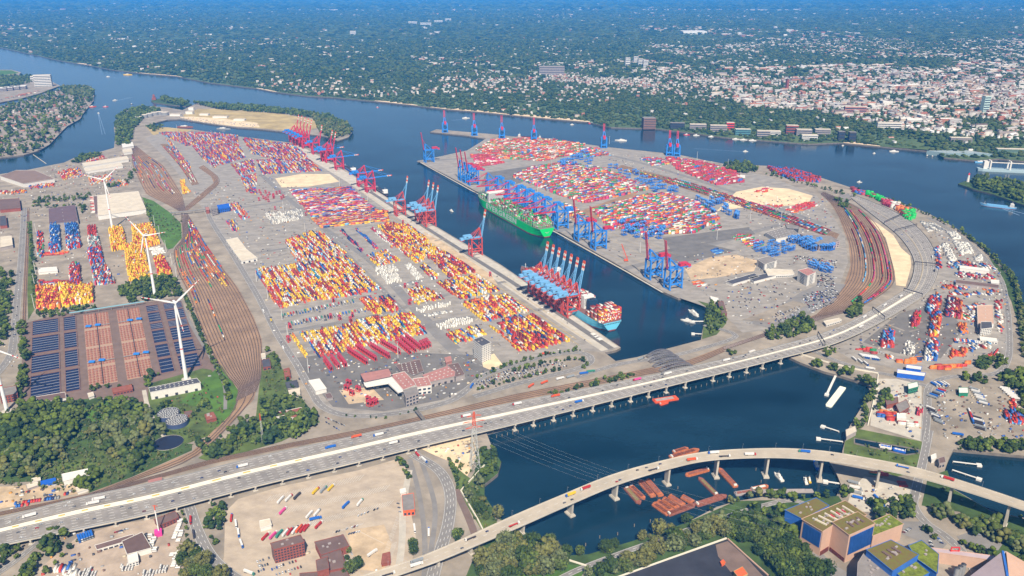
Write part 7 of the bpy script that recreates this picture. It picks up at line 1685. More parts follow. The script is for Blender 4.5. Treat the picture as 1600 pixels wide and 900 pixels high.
row_trucks((1461,603), (1480,602), 5, 5, 3, [Wh, Bl], 'at the top of the south-eastern lot', 'lorries at the top of the south-eastern lot'); row_trucks((1459,622), (1475,612), 6, 6, 2, [Rd, Bl, Gy, Dk], 'along the fence of the south-eastern lot', 'lorries along the fence of the south-eastern lot'); row_trucks((1456,640), (1470,662), 8, 7, 3, [Gy, Wh, Dk], 'lower along the fence of the south-eastern lot', 'lorries lower along the fence'); row_trucks((1525,610), (1540,632), 7, 7, 2, [Wh, Gy], 'in the middle of the south-eastern lot', 'lorries in the middle of the south-eastern lot'); row_trucks((1572,608), (1590,624), 7, 7, 1, [Wh], 'at the eastern edge of the south-eastern lot', 'lorries at the eastern edge of the lot'); row_trucks((1530,655), (1535,672), 6, 7, 2, [Wh, Dk, Gy], 'at the bottom of the south-eastern lot', 'lorries at the bottom of the lot'); row_trucks((1515,645), (1520,660), 4, 3, 7, [Wh, Bl, Rd], 'west of the middle of the south-eastern lot', 'lorries west of the lot middle'); row_trucks((1337,756), (1344,780), 4, 8, 2, [Bl, Wh, Gy], 'on the gravel yard under the bridge', 'lorries on the gravel yard'); row_trucks((1372,782), (1378,788), 2, 5, 5, [Bl], 'at the southern edge of the gravel yard', 'lorries at the southern gravel edge')
row_trucks((442,495), (552,472), 26, 2, 4, [Wh, Gy, Rd, Bl, Yl, Gn, Dk], 'in the northern line of parked trailers', 'trailers in the northern parked line'); row_trucks((452,508), (570,486), 26, 2, 4, [Wh, Gy, Rd, Bl, Yl, Gn, Dk], 'in the southern line of parked trailers', 'trailers in the southern parked line')
row_trucks((124,845), (144,838), 6, 2, 6, [Bl], 'in the dark blue cab row of the tank depot', 'blue tractors in the tank depot')
# cars: motorway, bridge, car parks
def cars_on(curve, n, f0, f1, where, group, fl):
 k0, k1 = int(len(curve)*f0), int(len(curve)*f1)-1
 for _ in range(n):
  k = rnd.randint(k0, k1); f = rnd.random(); d = curve[k+1]-curve[k]; car(curve[k]+d*f+Vector((0,0,.16)), math.atan2(d.y, d.x)+fl, where, group)
for f, n in ((.08, 14), (.17, 16), (.26, 14), (.33, 9)): cars_on(lane_curve(f), n, .06, .95, 'on the upper carriageway of the motorway', 'cars on the upper carriageway', PI)
for f, n in ((.6, 18), (.7, 24), (.8, 20), (.9, 14)): cars_on(lane_curve(f), n, .06, .95, 'on the lower carriageway of the motorway', 'cars on the lower carriageway', 0)
for f, n in ((.15, 6), (.3, 7), (.45, 5), (.6, 7), (.75, 8), (.9, 5)): cars_on(lane_curve(f), n, .7, .97, 'on the tunnel approach of the motorway', 'cars on the tunnel approach', PI if f < .5 else 0)
for x, y, f in [(880,787,.7), (896,783,.7), (970,752,.7), (959,754,.75), (1010,731,.3), (1032,729,.3), (990,736,.3), (757,836,.3), (715,853,.75), (1300,708,.3), (1420,731,.7)]:
 p, yw = on_curve(bcurve(f), x, y); car(p, yw, 'crossing the curved bridge', 'cars on the curved bridge')
def car_row(a, b, n, dx, dy, where, occ=.85):
 for i in range(n):
  if rnd.random() > occ: continue
  f = i/max(1, n-1); x, y = a[0]+(b[0]-a[0])*f, a[1]+(b[1]-a[1])*f; car(G(x, y, .75), yaw_px((x, y), (x+dx, y+dy)), where, 'cars '+where)
for a, b, n in [((745,600),(795,578),14), ((752,606),(800,586),14), ((800,584),(870,567),18), ((812,590),(885,572),18), ((820,578),(845,570),8)]: car_row(a, b, n, 3, 5, 'in the hedged car park south of the blocks')
for a, b, n in [((526,831),(558,822),9), ((534,837),(561,831),8), ((560,806),(590,795),7)]: car_row(a, b, n, 3, -4, 'in the row north of the stepped brick complex')
for a, b, n in [((402,878),(420,872),5), ((402,887),(418,882),5), ((404,893),(412,890),3), ((425,890),(440,884),5), ((432,898),(470,886),9), ((438,884),(462,877),6)]: car_row(a, b, n, 2, 5, 'parked around the brick office block', .8)
car_row((505,651), (538,665), 9, 4, 3, 'in the car park south of the perimeter road bend'); car_row((510,660), (530,672), 6, 4, 3, 'in the car park south of the perimeter road bend')
for a, b, n in [((1255,468),(1300,452),16), ((1258,474),(1303,458),16), ((1262,480),(1305,464),14), ((1268,487),(1302,473),10), ((1212,495),(1245,480),10), ((1216,501),(1250,488),10), ((1222,506),(1252,496),8)]: car_row(a, b, n, 3, 4, 'in the large car park beside the curved rail yard', .85)
for a, b, n in [((1254,404),(1300,412),12), ((1246,400),(1280,407),10), ((1280,440),(1300,446),8), ((1282,434),(1302,440),8), ((1284,430),(1304,434),8)]: car_row(a, b, n, 3, 3, 'around the striped office tower', .75)
for a, b, n in [((1412,832),(1422,826),6), ((1453,846),(1456,854),4), ((1466,842),(1474,852),4), ((1515,830),(1530,836),4), ((1542,838),(1558,846),4)]: car_row(a, b, n, 4, 1, 'in the plant car parks', .9)
car_row((622,787), (625,800), 3, 5, 1, 'beside the customs house', 1); car_row((181,832), (198,827), 5, 4, -1, 'north of the depot hall', 1)
for a, b, n in [((17,575),(35,540),12), ((24,520),(38,345),14)]: car_row(a, b, n, 1, -5, 'along the western road', .6)
for a, b, n in [((1577,520),(1572,455),12)]: car_row(a, b, n, 0, 5, 'along the eastern ring road', .8)
CARS.sort(key=lambda c: c[0].length)
for p, yw, c, where, group in CARS[:300]: tag(put('car', car_mesh(c), None, p, yw), f'{c} car {where}', 'car', group)
# excavators and site plant on the sand
for i, (x, y, c) in enumerate([(695,718,Wh), (1112,418,Yl), (1150,420,Wh), (960,470-15,Or)]): pass
t = thing('crawler_crane', 'orange crawler crane with raised jib on the eastern quay', 'crane', G(978,408)); m = MB().use(P_orange); m.box(-5, 5, -4, 4, 1.5, 5); part('body', m, t); m = MB().use(P_dark)
for y in (-3.6, 3.6): m.box(-5.5, 5.5, y-.8, y+.8, 0, 1.5)
part('track', m, t); m = MB().use(P_orange); m.bar((4, 0, 4), (-12, 10, 44), 1.6); m.bar((-4, 0, 5), (-12, 10, 44), .3); part('jib', m, t)
# small quay hatch covers
for i, (x, y) in enumerate([(928,524), (932,527), (936,530)]): tag(MB().use(M_wallw).obox(*G(x, y).xy, .8, 14, 9, 1.6, YE).build('hatch_cover'), f'white ship hatch cover lying on the quay, {["northern", "middle", "southern"][i]} of three', 'hatch cover', 'hatch covers on the quay')
# ------------------------------------------------------------------ trees
_t = (1+5**.5)/2
ICO = np.array([(-1,_t,0),(1,_t,0),(-1,-_t,0),(1,-_t,0),(0,-1,_t),(0,1,_t),(0,-1,-_t),(0,1,-_t),(_t,0,-1),(_t,0,1),(-_t,0,-1),(-_t,0,1)], float); ICO /= np.linalg.norm(ICO[0])
ICOF = np.array([(0,11,5),(0,5,1),(0,1,7),(0,7,10),(0,10,11),(1,5,9),(5,11,4),(11,10,2),(10,7,6),(7,1,8),(3,9,4),(3,4,2),(3,2,6),(3,6,8),(3,8,9),(4,9,5),(2,4,11),(6,2,10),(8,6,7),(9,8,1)])
OCT = np.array([(1,0,0),(0,1,0),(-1,0,0),(0,-1,0),(0,0,1)], float); OCTF = np.array([(0,1,4),(1,2,4),(2,3,4),(3,0,4)])
nr = np.random.RandomState(11)
M_leaf = vmat('foliage', .9, .35, .35, .1)
GREENS = np.array([(94,108,50),(72,90,40),(108,124,54),(62,82,42),(114,122,78),(120,120,66),(98,114,40)])
def lin(c): return np.array([S(*x)[:3] for x in np.atleast_2d(c)])*0.68
GL = lin(GREENS)
def blobs(centers, rad, cols, squash=.85, V=ICO, F=ICOF, jit=.25, ms=None):
 k = len(centers); v = V[None]*rad[:, None, None]*(1+nr.uniform(-jit, jit, (k, len(V), 1)))
 v[:, :, 2] *= squash; ms.add(v+centers[:, None, :], F, cols)
def crown_mesh(seed, nb=38, tall=1.0, hue=None):
 r_ = np.random.RandomState(seed); ms = Mass(); c = []
 while len(c) < nb:
  p = r_.uniform(-1, 1, 3); d = np.linalg.norm(p)
  if .35 < d < .92: c.append(p*(1, 1, .9*tall)+(0, 0, 1.25*tall))
 c = np.array(c); rad = r_.uniform(.2, .36, nb); base = GL[hue if hue is not None else seed % len(GL)]
 cols = np.clip(base*(1+r_.uniform(-.3, .35, (nb, 1))), 0, 1)
 blobs(c, rad, cols, .9, jit=.35, ms=ms)
 k = 170; d = r_.normal(size=(k, 3)); d /= np.linalg.norm(d, axis=1)[:, None]; q = d*r_.uniform(.85, 1.15, (k, 1))*(1, 1, .9*tall)+(0, 0, 1.25*tall)
 lf = np.array([(-.09,-.05,0),(.09,-.05,.03),(.09,.05,-.02),(-.09,.05,.04)])
 a = r_.uniform(0, 6.28, k); V = np.stack([lf[None, :, 0]*np.cos(a)[:, None]-lf[None, :, 1]*np.sin(a)[:, None], lf[None, :, 0]*np.sin(a)[:, None]+lf[None, :, 1]*np.cos(a)[:, None], np.repeat(lf[None, :, 2], k, 0)*3], -1)+q[:, None, :]
 ms.add(V, np.array([(0, 1, 2, 3)]), np.clip(base*(1+r_.uniform(-.3, .5, (k, 1))), 0, 1))
 return ms.mesh('crown', M_leaf)
M_bark = mat('bark', S(104, 88, 74, K), .95, .2, 1.0)
def trunk_mesh():
 m = MB().use(M_bark); m.cone((0, 0, -.1), .12, .07, 1.0, 7); 
 for k in range(4):
  a = k*1.6+.4; m.bar((0, 0, .55+.1*k), (.45*math.cos(a), .45*math.sin(a), 1.1+.08*k), .06)
 return m.mesh('trunk')
TREEW = []      # (x, y, z, radius, where)
def wood(poly, dens, r0, r1, where, kind=0, world=None):
 ps = world or GG(poly); x0, x1 = min(p[0] for p in ps), max(p[0] for p in ps); y0, y1 = min(p[1] for p in ps), max(p[1] for p in ps)
 n = int((x1-x0)*(y1-y0)*dens/1000*1.0)
 X = nr.uniform(x0, x1, n); Y = nr.uniform(y0, y1, n); ok = inside(ps, X, Y)
 for x, y in zip(X[ok], Y[ok]): TREEW.append((x, y, 0.0, nr.uniform(r0, r1), where, kind))
def treeline(px, step, r0, r1, where, wid=0, kind=0):
 P_ = [G(*p) for p in px]
 for i in range(len(P_)-1):
  d = P_[i+1]-P_[i]; n = max(1, int(d.length/step))
  for k in range(n):
   q = P_[i]+d*((k+rnd.random()*.8)/n); TREEW.append((q.x+rnd.uniform(-wid, wid), q.y+rnd.uniform(-wid, wid), 0.0, rnd.uniform(r0, r1), where, kind))
wood([(0,660),(45,640),(90,632),(128,634),(130,665),(110,690),(60,720),(0,730)], 13, 5, 9, 'in the woodland west of the meadow'); wood([(125,690),(165,660),(235,650),(258,670),(245,700),(205,738),(190,720),(150,700)], 13, 5, 9, 'in the woodland below the round pond', 1)
wood([(10,700),(100,690),(112,712),(60,745),(0,755)], 12, 5, 8, 'on the wood edge above the earth yard', 1); wood([(132,640),(165,625),(235,640),(240,662),(170,665)], 8, 4, 8, 'around the small meadow'); wood([(120,742),(150,735),(165,748),(145,768),(120,765)], 10, 5, 8, 'beside the white roofed hall')
wood([(300,697),(400,658),(470,645),(500,660),(470,685),(400,698),(330,718),(305,716)], 11, 4.5, 8, 'in the belt between railway and motorway'); wood([(412,625),(470,620),(482,640),(440,655),(405,660)], 7, 4, 7, 'around the houses by the perimeter road')
treeline([(288,462),(300,490),(316,530),(335,570),(352,600),(358,628)], 8, 3, 5.5, 'along the western rail yard'); treeline([(418,548),(432,560),(448,590),(460,618)], 12, 3, 5, 'beside the western perimeter road', 3); wood([(186,455),(215,440),(270,436),(288,462),(240,470),(200,474)], 14, 4, 7, 'in the belt between depot and basins')
wood([(55,490),(105,484),(150,476),(152,484),(106,494),(56,498)], 12, 3, 5, 'along the northern edge of the basins'); wood([(0,425),(22,430),(12,520),(0,560)], 9, 5, 8, 'west of the western road'); wood([(28,505),(42,508),(46,560),(40,645),(28,640),(30,560)], 9, 4, 6.5, 'between the western road and the basins'); treeline([(46,350),(52,400),(55,470)], 14, 3, 5, 'on the western verge', 3)
wood([(238,640),(262,628),(300,640),(330,626),(330,645),(300,655),(255,652)], 6, 3.5, 6, 'around the settling tanks'); wood([(226,590),(240,580),(250,588),(240,606),(228,605)], 9, 3.5, 6, 'beside the white pump hall'); treeline([(140,612),(170,605),(215,605)], 9, 3, 5, 'beside the low brick row', 4)
wood([(745,885),(775,868),(802,853),(830,848),(862,856),(890,872),(880,890),(845,905),(800,912),(735,905)], 14, 5, 9, 'in the wood at the foot of the curved bridge', 1); treeline([(892,868),(920,866),(955,860),(990,846)], 6.5, 4, 7, 'on the southern shore of the dock', 4); treeline([(990,846),(1025,836),(1072,818),(1120,793),(1150,784),(1200,776)], 6.5, 4, 7.5, 'on the southern shore of the dock', 4, 1); treeline([(1200,778),(1232,782),(1270,779),(1305,776)], 8, 4, 6, 'on the shore behind the plant', 3)
wood([(905,905),(950,888),(1010,862),(1095,828),(1130,815),(1140,836),(1050,870),(965,902)], 16, 4.5, 7.5, 'in the strip between shore road and coal bed', 1); wood([(1130,815),(1180,800),(1222,797),(1240,850),(1295,905),(1230,912),(1185,868),(1142,838)], 16, 5, 8, 'in the dark wood west of the plant', 0)
wood([(746,708),(770,708),(780,722),(775,740),(755,752),(750,735)], 13, 4, 7, 'on the bank below the pylon'); wood([(724,765),(757,758),(772,800),(785,815),(765,818),(740,795)], 14, 3.5, 6.5, 'on the bank beside the flood wall', 1); treeline([(700,722),(712,740),(716,765)], 7, 3.5, 5, 'beside the sandy lot', 2); treeline([(622,720),(632,735),(640,752)], 6, 3, 5, 'on the island beside the underpass', 2); treeline([(718,832),(712,850)], 6, 4, 5, 'before the curved bridge', 3); treeline([(645,855),(648,868)], 5, 4, 5.5, 'below the customs lanes', 2)
wood([(320,792),(345,784),(354,800),(345,830),(338,858),(322,835)], 13, 4, 6.5, 'between slip road and lorry park'); wood([(278,856),(298,852),(330,890),(350,912),(280,912)], 13, 4.5, 7.5, 'east of the tank depot', 1); wood([(82,834),(107,830),(95,855),(60,890),(45,908),(25,908)], 15, 4.5, 7, 'between the slip road and the tank depot'); wood([(0,858),(45,850),(25,880),(0,893)], 13, 4, 7, 'at the bottom left corner'); treeline([(130,838),(105,862),(72,900)], 12, 2.5, 4, 'along the depot fence')
treeline([(284,800),(290,820),(292,845)], 8, 3, 4.5, 'along the tank depot fence'); wood([(535,876),(568,862),(575,880),(560,900),(530,900)], 11, 4, 6, 'beside the stepped brick complex'); treeline([(525,868),(552,862)], 7, 3, 4, 'beside the stepped brick complex')
wood([(1236,562),(1292,574),(1352,592),(1368,606),(1366,640),(1342,678),(1331,668),(1352,630),(1352,608),(1316,592),(1250,572)], 15, 4, 7, 'on the eastern shore of the dock'); wood([(1192,524),(1215,511),(1258,494),(1281,514),(1240,528),(1200,534)], 13, 4, 7, 'in the clump between rail yard and motorway'); wood([(1320,492),(1342,475),(1348,490),(1326,499)], 14, 5, 8, 'in the tall clump by the motorway bend'); wood([(1286,546),(1302,540),(1306,560),(1290,562)], 12, 3.5, 5.5, 'at the depot corner')
wood([(1512,568),(1560,560),(1578,572),(1540,580)], 15, 4, 6.5, 'by the curved siding'); wood([(1505,592),(1540,588),(1542,600),(1510,602)], 12, 4, 6, 'at the roundabout'); wood([(1556,590),(1640,580),(1640,660),(1592,655),(1588,612),(1560,606)], 13, 5, 8, 'at the right edge by the ring road'); treeline([(1500,362),(1540,392),(1572,422),(1586,448),(1594,482),(1602,510)], 7, 3.5, 5.5, 'along the eastern riverbank', 3); treeline([(1578,425),(1592,470),(1596,520),(1600,560)], 8, 3.5, 6, 'along the eastern riverbank', 4, 1)
wood([(1346,788),(1425,784),(1428,812),(1375,818),(1350,806)], 14, 4.5, 7, 'between the plant and the gravel yard'); wood([(1438,784),(1470,780),(1498,800),(1560,822),(1640,840),(1640,880),(1545,850),(1492,822),(1450,806)], 14, 5, 8, 'in the wood below the bridge end', 1); wood([(1568,846),(1640,850),(1640,905),(1590,880)], 11, 4, 7, 'beside the sloping shed'); treeline([(1440,825),(1455,838),(1462,846)], 7, 3, 5, 'in the plant car park'); wood([(1495,694),(1600,690),(1640,715),(1600,712),(1500,704)], 14, 4, 6.5, 'on the hedge bank above the eastern basin'); treeline([(1500,850),(1540,870),(1560,862)], 7, 3.5, 5, 'along the plant road'); wood([(1312,742),(1328,738),(1335,775),(1315,780)], 14, 4, 6, 'beside the pontoon')
wood([(1372,618),(1388,615),(1388,640),(1370,640)], 11, 4.5, 6.5, 'beside the old gabled house'); wood([(1104,482),(1128,486),(1134,505),(1112,524),(1100,510)], 12, 4, 6.5, 'on the dock head shore'); wood([(1110,470),(1122,474),(1122,480),(1108,480)], 10, 3, 5, 'on the dock head shore')
treeline([(745,592),(790,573),(850,556),(912,547)], 9, 2.8, 4.4, 'in the hedge north of the hedged car park'); treeline([(800,583),(850,568),(905,562),(918,572),(910,577)], 8, 3, 4.5, 'in the hedge of the hedged car park', 2); treeline([(745,610),(800,596),(880,578)], 9, 2.8, 4.4, 'in the hedge south of the hedged car park', 2); wood([(850,616),(920,600),(985,583),(995,588),(930,606),(860,622)], 10, 3, 5, 'on the motorway verge above the dock'); wood([(1120,556),(1150,546),(1152,554),(1124,560)], 10, 3, 5, 'on the motorway verge by the arches'); treeline([(540,650),(600,655),(660,640)], 16, 2, 3.4, 'along the perimeter road verge', 2); treeline([(100,790),(250,756)], 18, 2, 3, 'along the railway verge')
wood([(1132,255),(1170,258),(1185,268),(1160,272),(1130,265)], 8, 5, 8, 'on the river bend of the eastern terminal'); treeline([(1200,272),(1240,284),(1290,297),(1330,308)], 13, 4, 6.5, 'along the riverside road', 10); treeline([(1330,296),(1390,313),(1450,337),(1500,362)], 14, 3, 5, 'along the river dyke', 3); wood([(1300,312),(1322,314),(1330,325),(1312,325)], 8, 4, 6, 'at the head of the curved rail yard')
wood([(300,162),(400,167),(480,177),(520,184),(543,194),(520,190),(440,178),(340,171)], 7, 6, 9, 'on the northern edge of the river island'); wood([(490,184),(543,195),(550,206),(542,213),(515,218),(498,205)], 8, 6, 9, 'at the eastern end of the river island', 1); wood([(180,200),(182,186),(195,175),(226,168),(255,174),(225,184),(208,205),(204,228),(182,228)], 6, 6, 9, 'on the western tip of the terminal'); wood([(112,254),(130,245),(158,239),(160,244),(120,256)], 8, 5, 8, 'on the western riverbank'); wood([(170,295),(200,288),(212,272),(205,266),(200,282),(168,292)], 6, 4, 6.5, 'between river sheds and rail yard'); wood([(255,152),(295,161),(285,166),(250,158)], 8, 6, 9, 'on the spit in the river mouth'); wood([(228,198),(240,195),(258,200),(240,206)], 5, 5, 7, 'by the dry grass'); wood([(1514,283),(1532,278),(1575,285),(1602,289),(1602,318),(1552,302),(1525,294)], 5, 6, 10, 'on the eastern headland'); treeline([(228,322),(236,345),(244,370)], 13, 4, 6, 'beside the bright lawn'); treeline([(130,335),(135,325),(55,325),(60,315)], 16, 5, 8, 'around the brown roofed warehouse', 6); wood([(60,310),(140,303),(145,312),(62,320)], 3.5, 4, 6, 'north of the brown roofed warehouse')
for a_, n_ in (([(0,640),(90,630),(235,640),(300,700),(200,748),(130,772),(0,758)], 26), ([(240,640),(320,600),(362,640),(330,690),(290,700),(250,680)], 9), ([(415,560),(430,560),(500,660),(330,722),(410,650)], 12), ([(285,340),(284,372),(245,370),(226,312)], 5), ([(1325,690),(1440,690),(1440,735),(1330,712)], 6), ([(1440,790),(1490,735),(1640,815),(1600,850)], 12), ([(700,722),(750,725),(785,830),(750,830)], 16)): wood(a_, n_, 1.0, 2.6, 'among the rough scrub', 1)
wood(None, 1.0, 6, 10, 'on the western island', 0, FINKW); wood([(94,138),(107,136),(136,137),(147,144),(145,158),(120,150),(100,146)], 4, 6, 10, 'on the western island', 1); wood([(0,120),(50,120),(55,128),(0,140)], 3, 6, 10, 'on the western island', 0)
# shade of a crown follows light, not paint; nearest ones are things
KEEP = [(G(264,652), 22), (G(277.5,663), 22), (G(263,692), 28), (G(291,592), 12), (G(742,732), 10)]+[(p, 6) for tr in RAILS['tail']+RAILS['lower']+RAILS['main'] for p in tr[::2]]+[(p, 20) for p in bcurve(.5)]+[(G(x, y), 17) for x, y in ((700,880),(730,868),(760,855),(790,842),(815,832))]
kp = np.array([(p.x, p.y, r_) for p, r_ in KEEP]); tx = np.array([t_[:2] for t_ in TREEW]); wet = inside(FRONTW, tx[:, 0], tx[:, 1]) | inside(GG(DOCK), tx[:, 0], tx[:, 1])
bad = wet | (np.hypot(tx[:, None, 0]-kp[None, :, 0], tx[:, None, 1]-kp[None, :, 1]) < kp[None, :, 2]).any(1)
TREEW = [t_ for t_, q in zip(TREEW, bad) if not q]
TREEW[:] = [(t_[0], t_[1], t_[2], t_[3]*rnd.choice((.6, .8, .95, 1.05, 1.2, 1.38)), t_[4], t_[5]) for t_ in TREEW]
TREEW.sort(key=lambda c: c[0]**2+c[1]**2)
CR = [crown_mesh(s, 38, tl, h) for s, tl, h in ((1, 1.0, 0), (2, 1.15, 1), (3, .9, 2), (4, 1.05, 3), (5, 1.0, 5), (6, 1.1, 4))]
TK = trunk_mesh()
LM = [((828,838),'by the first pier'), ((760,870),'near the bridge deck'), ((868,872),'at the pale meadow wall'), ((905,905),'by the shore road end'), ((1000,870),'mid kerb wall'), ((1090,832),'by the barges'), ((1136,842),'at the kerb corner'), ((1200,800),'by the pontoon'), ((1240,850),'by the plant ramp'), ((1250,900),'at the bottom frame edge'), ((1180,880),'by the orange hut'), ((340,800),'at the ramp wall'), ((300,870),'at the slip road'), ((60,880),'at the lower left'), ((105,835),'under the viaduct'), ((742,730),'at the pylon foot'), ((770,800),'at the water'), ((1400,800),'behind the pink block'), ((1470,790),'by the last pier'), ((1580,830),'at the right frame edge'), ((560,880),'by the white shed'), ((930,866),'at the water')]
LMW = [(G(*p), s) for p, s in LM]
def near2(x, y): return min(LMW, key=lambda l: (l[0].x-x)**2+(l[0].y-y)**2)[1]
TREEW.sort(key=lambda c: (c[4] == 'among the rough scrub', c[0]**2+c[1]**2))
NT = 300; HUEN = ['mid green', 'dark green', 'fresh green', 'deep green', 'silvery green', 'pale green']
for x, y, z, r_, where, kind in TREEW[:NT]:
 i = rnd.choice((0, 1, 2, 3)) if kind == 0 else rnd.choice((0, 1, 4, 5, 4)); nb_ = near2(x, y); sz = 'small' if r_ < 4.2 else ('medium sized' if r_ < 5.8 else ('large' if r_ < 7.6 else 'huge'))
 lb = f'{sz} {HUEN[i]} tree {where}'
 if len((lb+' '+nb_).split()) <= 16: lb += ', '+nb_
 t = thing('tree', lb, 'tree', (x, y, 0), rnd.uniform(0, 6.28), 'trees '+where)
 c = put('crown', CR[i], t); c.scale = (r_, r_, r_*rnd.uniform(.95, 1.25)); k = put('trunk', TK, t); k.scale = (r_, r_, r_)
restt = TREEW[NT:]; print('TREES', len(TREEW))
ms = Mass(); X = np.array([(c[0], c[1], c[3]) for c in restt]); kd = np.array([c[5] for c in restt])
hue = np.where(kd == 1, nr.choice([0, 1, 4, 5, 4], len(X)), nr.choice([0, 1, 2, 3, 6], len(X)))
dist = np.hypot(X[:, 0], X[:, 1])
for j in range(9):
 a = nr.uniform(0, 6.28, len(X)); q = np.sqrt(nr.uniform(.05, 1, len(X)))*.72; h = nr.uniform(.55, 1.9, len(X)); q = q*np.where(h > 1.6, .5, 1)
 sel = (dist < 2600) | (j < 4); k = int(sel.sum())
 c = np.stack([X[:, 0]+q*X[:, 2]*np.cos(a), X[:, 1]+q*X[:, 2]*np.sin(a), h*X[:, 2]], -1)[sel]
 blobs(c, X[sel, 2]*nr.uniform(.34, .55, k)*np.where(dist[sel] < 2600, 1, 1.3), np.clip(GL[hue[sel]]*(1+nr.uniform(-.3, .3, (k, 1))), 0, 1), .9, jit=.3, ms=ms)
tag(ms.build('woodland', M_leaf), kind='stuff')
# ------------------------------------------------------------------ far bank: woods, houses, landmarks
def npoly(px): return [(lambda v: (v.x, v.y))(NP(*p)) for p in px]
CITY = [(npoly([(1130,108),(1600,98),(1640,225),(1500,213),(1400,203),(1290,178),(1180,168),(1110,150)]), .36), (npoly([(840,100),(1000,93),(1130,112),(1110,150),(1000,138),(850,128)]), .32), (npoly([(1000,40),(1600,62),(1640,98),(1130,108),(1000,72)]), .22), (npoly([(640,90),(840,100),(850,150),(700,140)]), .16), (npoly([(0,40),(140,38),(200,55),(0,62)]), .10)]
PARK = [npoly(p) for p in ([(1190,74),(1330,93),(1320,103),(1200,96)], [(895,48),(1060,50),(1210,66),(1060,74)], [(1385,90),(1488,93),(1500,108),(1395,106)], [(1100,160),(1210,172),(1330,196),(1420,212),(1380,222),(1210,216),(1060,196)], [(1230,108),(1262,108),(1262,122),(1225,122)], [(1600,40),(1330,22),(1180,25),(1450,70)], [(1505,185),(1560,186),(1565,200),(1500,198)], [(0,72),(250,100),(420,130),(400,100),(150,80),(0,60)])]
cell = {}
def noise2(X, Y, s):
 r_ = np.random.RandomState(5); g_ = r_.rand(128, 128); fx, fy = X/s, Y/s; i = np.floor(fx).astype(int); j = np.floor(fy).astype(int); u, v = fx-i, fy-j; u = u*u*(3-2*u); v = v*v*(3-2*v)
 q = lambda a, b: g_[a % 128, b % 128]
 return (q(i, j)*(1-u)+q(i+1, j)*u)*(1-v)+(q(i, j+1)*(1-u)+q(i+1, j+1)*u)*v
def urban(X, Y):
 d = .075*np.clip((noise2(X, Y, 420)-.52)*5, 0, 1.6)*np.clip((noise2(X, Y, 1500)-.3)*2.2, .08, 1)+.008
 for poly, v in CITY: d = np.where(inside(poly, X, Y), v*np.clip(1.9*noise2(X, Y, 300)-.1, .06, 1.5), d)
 for poly in PARK: d = np.where(inside(poly, X, Y), .01, d)
 return d
def band_pts(y0, y1, sp):
 W_ = y1*.72; n = int(2*W_*(y1-y0)/(sp*sp)); X = nr.uniform(-W_, W_, n); Y = nr.uniform(y0, y1, n)
 sy = np.interp(X, _sx, _sy); ok = (Y > sy+22) & (np.abs(X) < Y*.70+60); return X[ok], Y[ok], Y[ok]-sy[ok]
ms = Mass(); FG = lin(np.array([(80,98,44),(66,88,42),(92,106,50),(58,78,42),(98,108,56)]))
for y0, y1, sp, r0, r1, V, F in ((2900, 6200, 21, 7, 12, ICO, ICOF), (6200, 10500, 38, 13, 22, ICO[:, :], ICOF), (10500, 22000, 92, 30, 52, OCT, OCTF), (22000, 46000, 260, 70, 150, OCT, OCTF)):
 X, Y, D = band_pts(y0, y1, sp); u = urban(X, Y); keep = nr.rand(len(X)) > np.clip(u*1.25, 0, .85); X, Y = X[keep], Y[keep]; Z_ = north_z(X, Y); k = len(X)
 rad = nr.uniform(r0, r1, k); c = np.stack([X, Y, Z_+rad*.45], -1); blobs(c, rad, np.clip(FG[nr.randint(0, len(FG), k)]*.9*(1+nr.uniform(-.3, .25, (k, 1))), 0, 1), .62 if r0 < 20 else .35, V, F, .3, ms)
 print('far trees', k)
tag(ms.build('far_woods', M_leaf), kind='stuff')
HC = np.array([(228,222,212),(214,208,200),(186,182,178),(168,104,82),(186,128,104),(150,140,134),(120,104,98),(240,238,234),(204,188,170)]); HL_ = np.array([S(*c)[:3] for c in HC])*K
def houses_np(X, Y, Z_, Lh, Wd, Hh, yaw, wcol, rcol, ms):
 """walls plus gable roof for arrays"""
 ms.add(boxes_np(np.stack([X, Y], -1), Z_-1, Lh, Wd, Hh+1, yaw), BOXF[1:], wcol)
 k = len(X); c, s = np.cos(yaw), np.sin(yaw); tv = np.array([(-.53,-.55,0),(.53,-.55,0),(.53,.55,0),(-.53,.55,0),(-.53,0,1),(.53,0,1)]); lx = tv[None, :, 0]*Lh[:, None]; ly = tv[None, :, 1]*Wd[:, None]
 V = np.stack([X[:, None]+lx*c[:, None]-ly*s[:, None], Y[:, None]+lx*s[:, None]+ly*c[:, None], Z_[:, None]+Hh[:, None]+tv[None, :, 2]*(Wd*.32)[:, None]], -1)
 ms.add(V, np.array([(0,1,5,4),(2,3,4,5)]), rcol); ms.add(V, np.array([(1,2,5),(3,0,4)]), wcol)
M_house = vmat('house paint', .8, .12, .2)
HS = []
for y0, y1, sp, l0, l1, hh in ((2900, 6500, 22, 11, 26, (7, 15)), (6500, 11000, 34, 16, 48, (7, 16)), (11000, 24000, 90, 35, 130, (8, 20)), (24000, 46000, 210, 60, 200, (12, 26))):
 X, Y, D = band_pts(y0, y1, sp); u = urban(X, Y); keep = (nr.rand(len(X)) < u) & (D > 60); X, Y = X[keep], Y[keep]; k = len(X)
 for i in range(k): HS.append((X[i], Y[i], nr.uniform(l0, l1), nr.uniform(l0*.55, l0*1.1), nr.uniform(*hh), nr.choice([.15, .15+PI/2, .5, 2.2]) + nr.uniform(-.15, .15)))
CX = npoly([(1130,108),(1600,98),(1640,225),(1500,213),(1400,203),(1290,178),(1180,168),(1110,150)]); X = nr.uniform(-200, 6500, 60000); Y = nr.uniform(3300, 8200, 60000); ok = inside(CX, X, Y); X, Y = X[ok][:430], Y[ok][:430]; pk = np.zeros(len(X), bool)
for poly in PARK: pk |= inside(poly, X, Y)
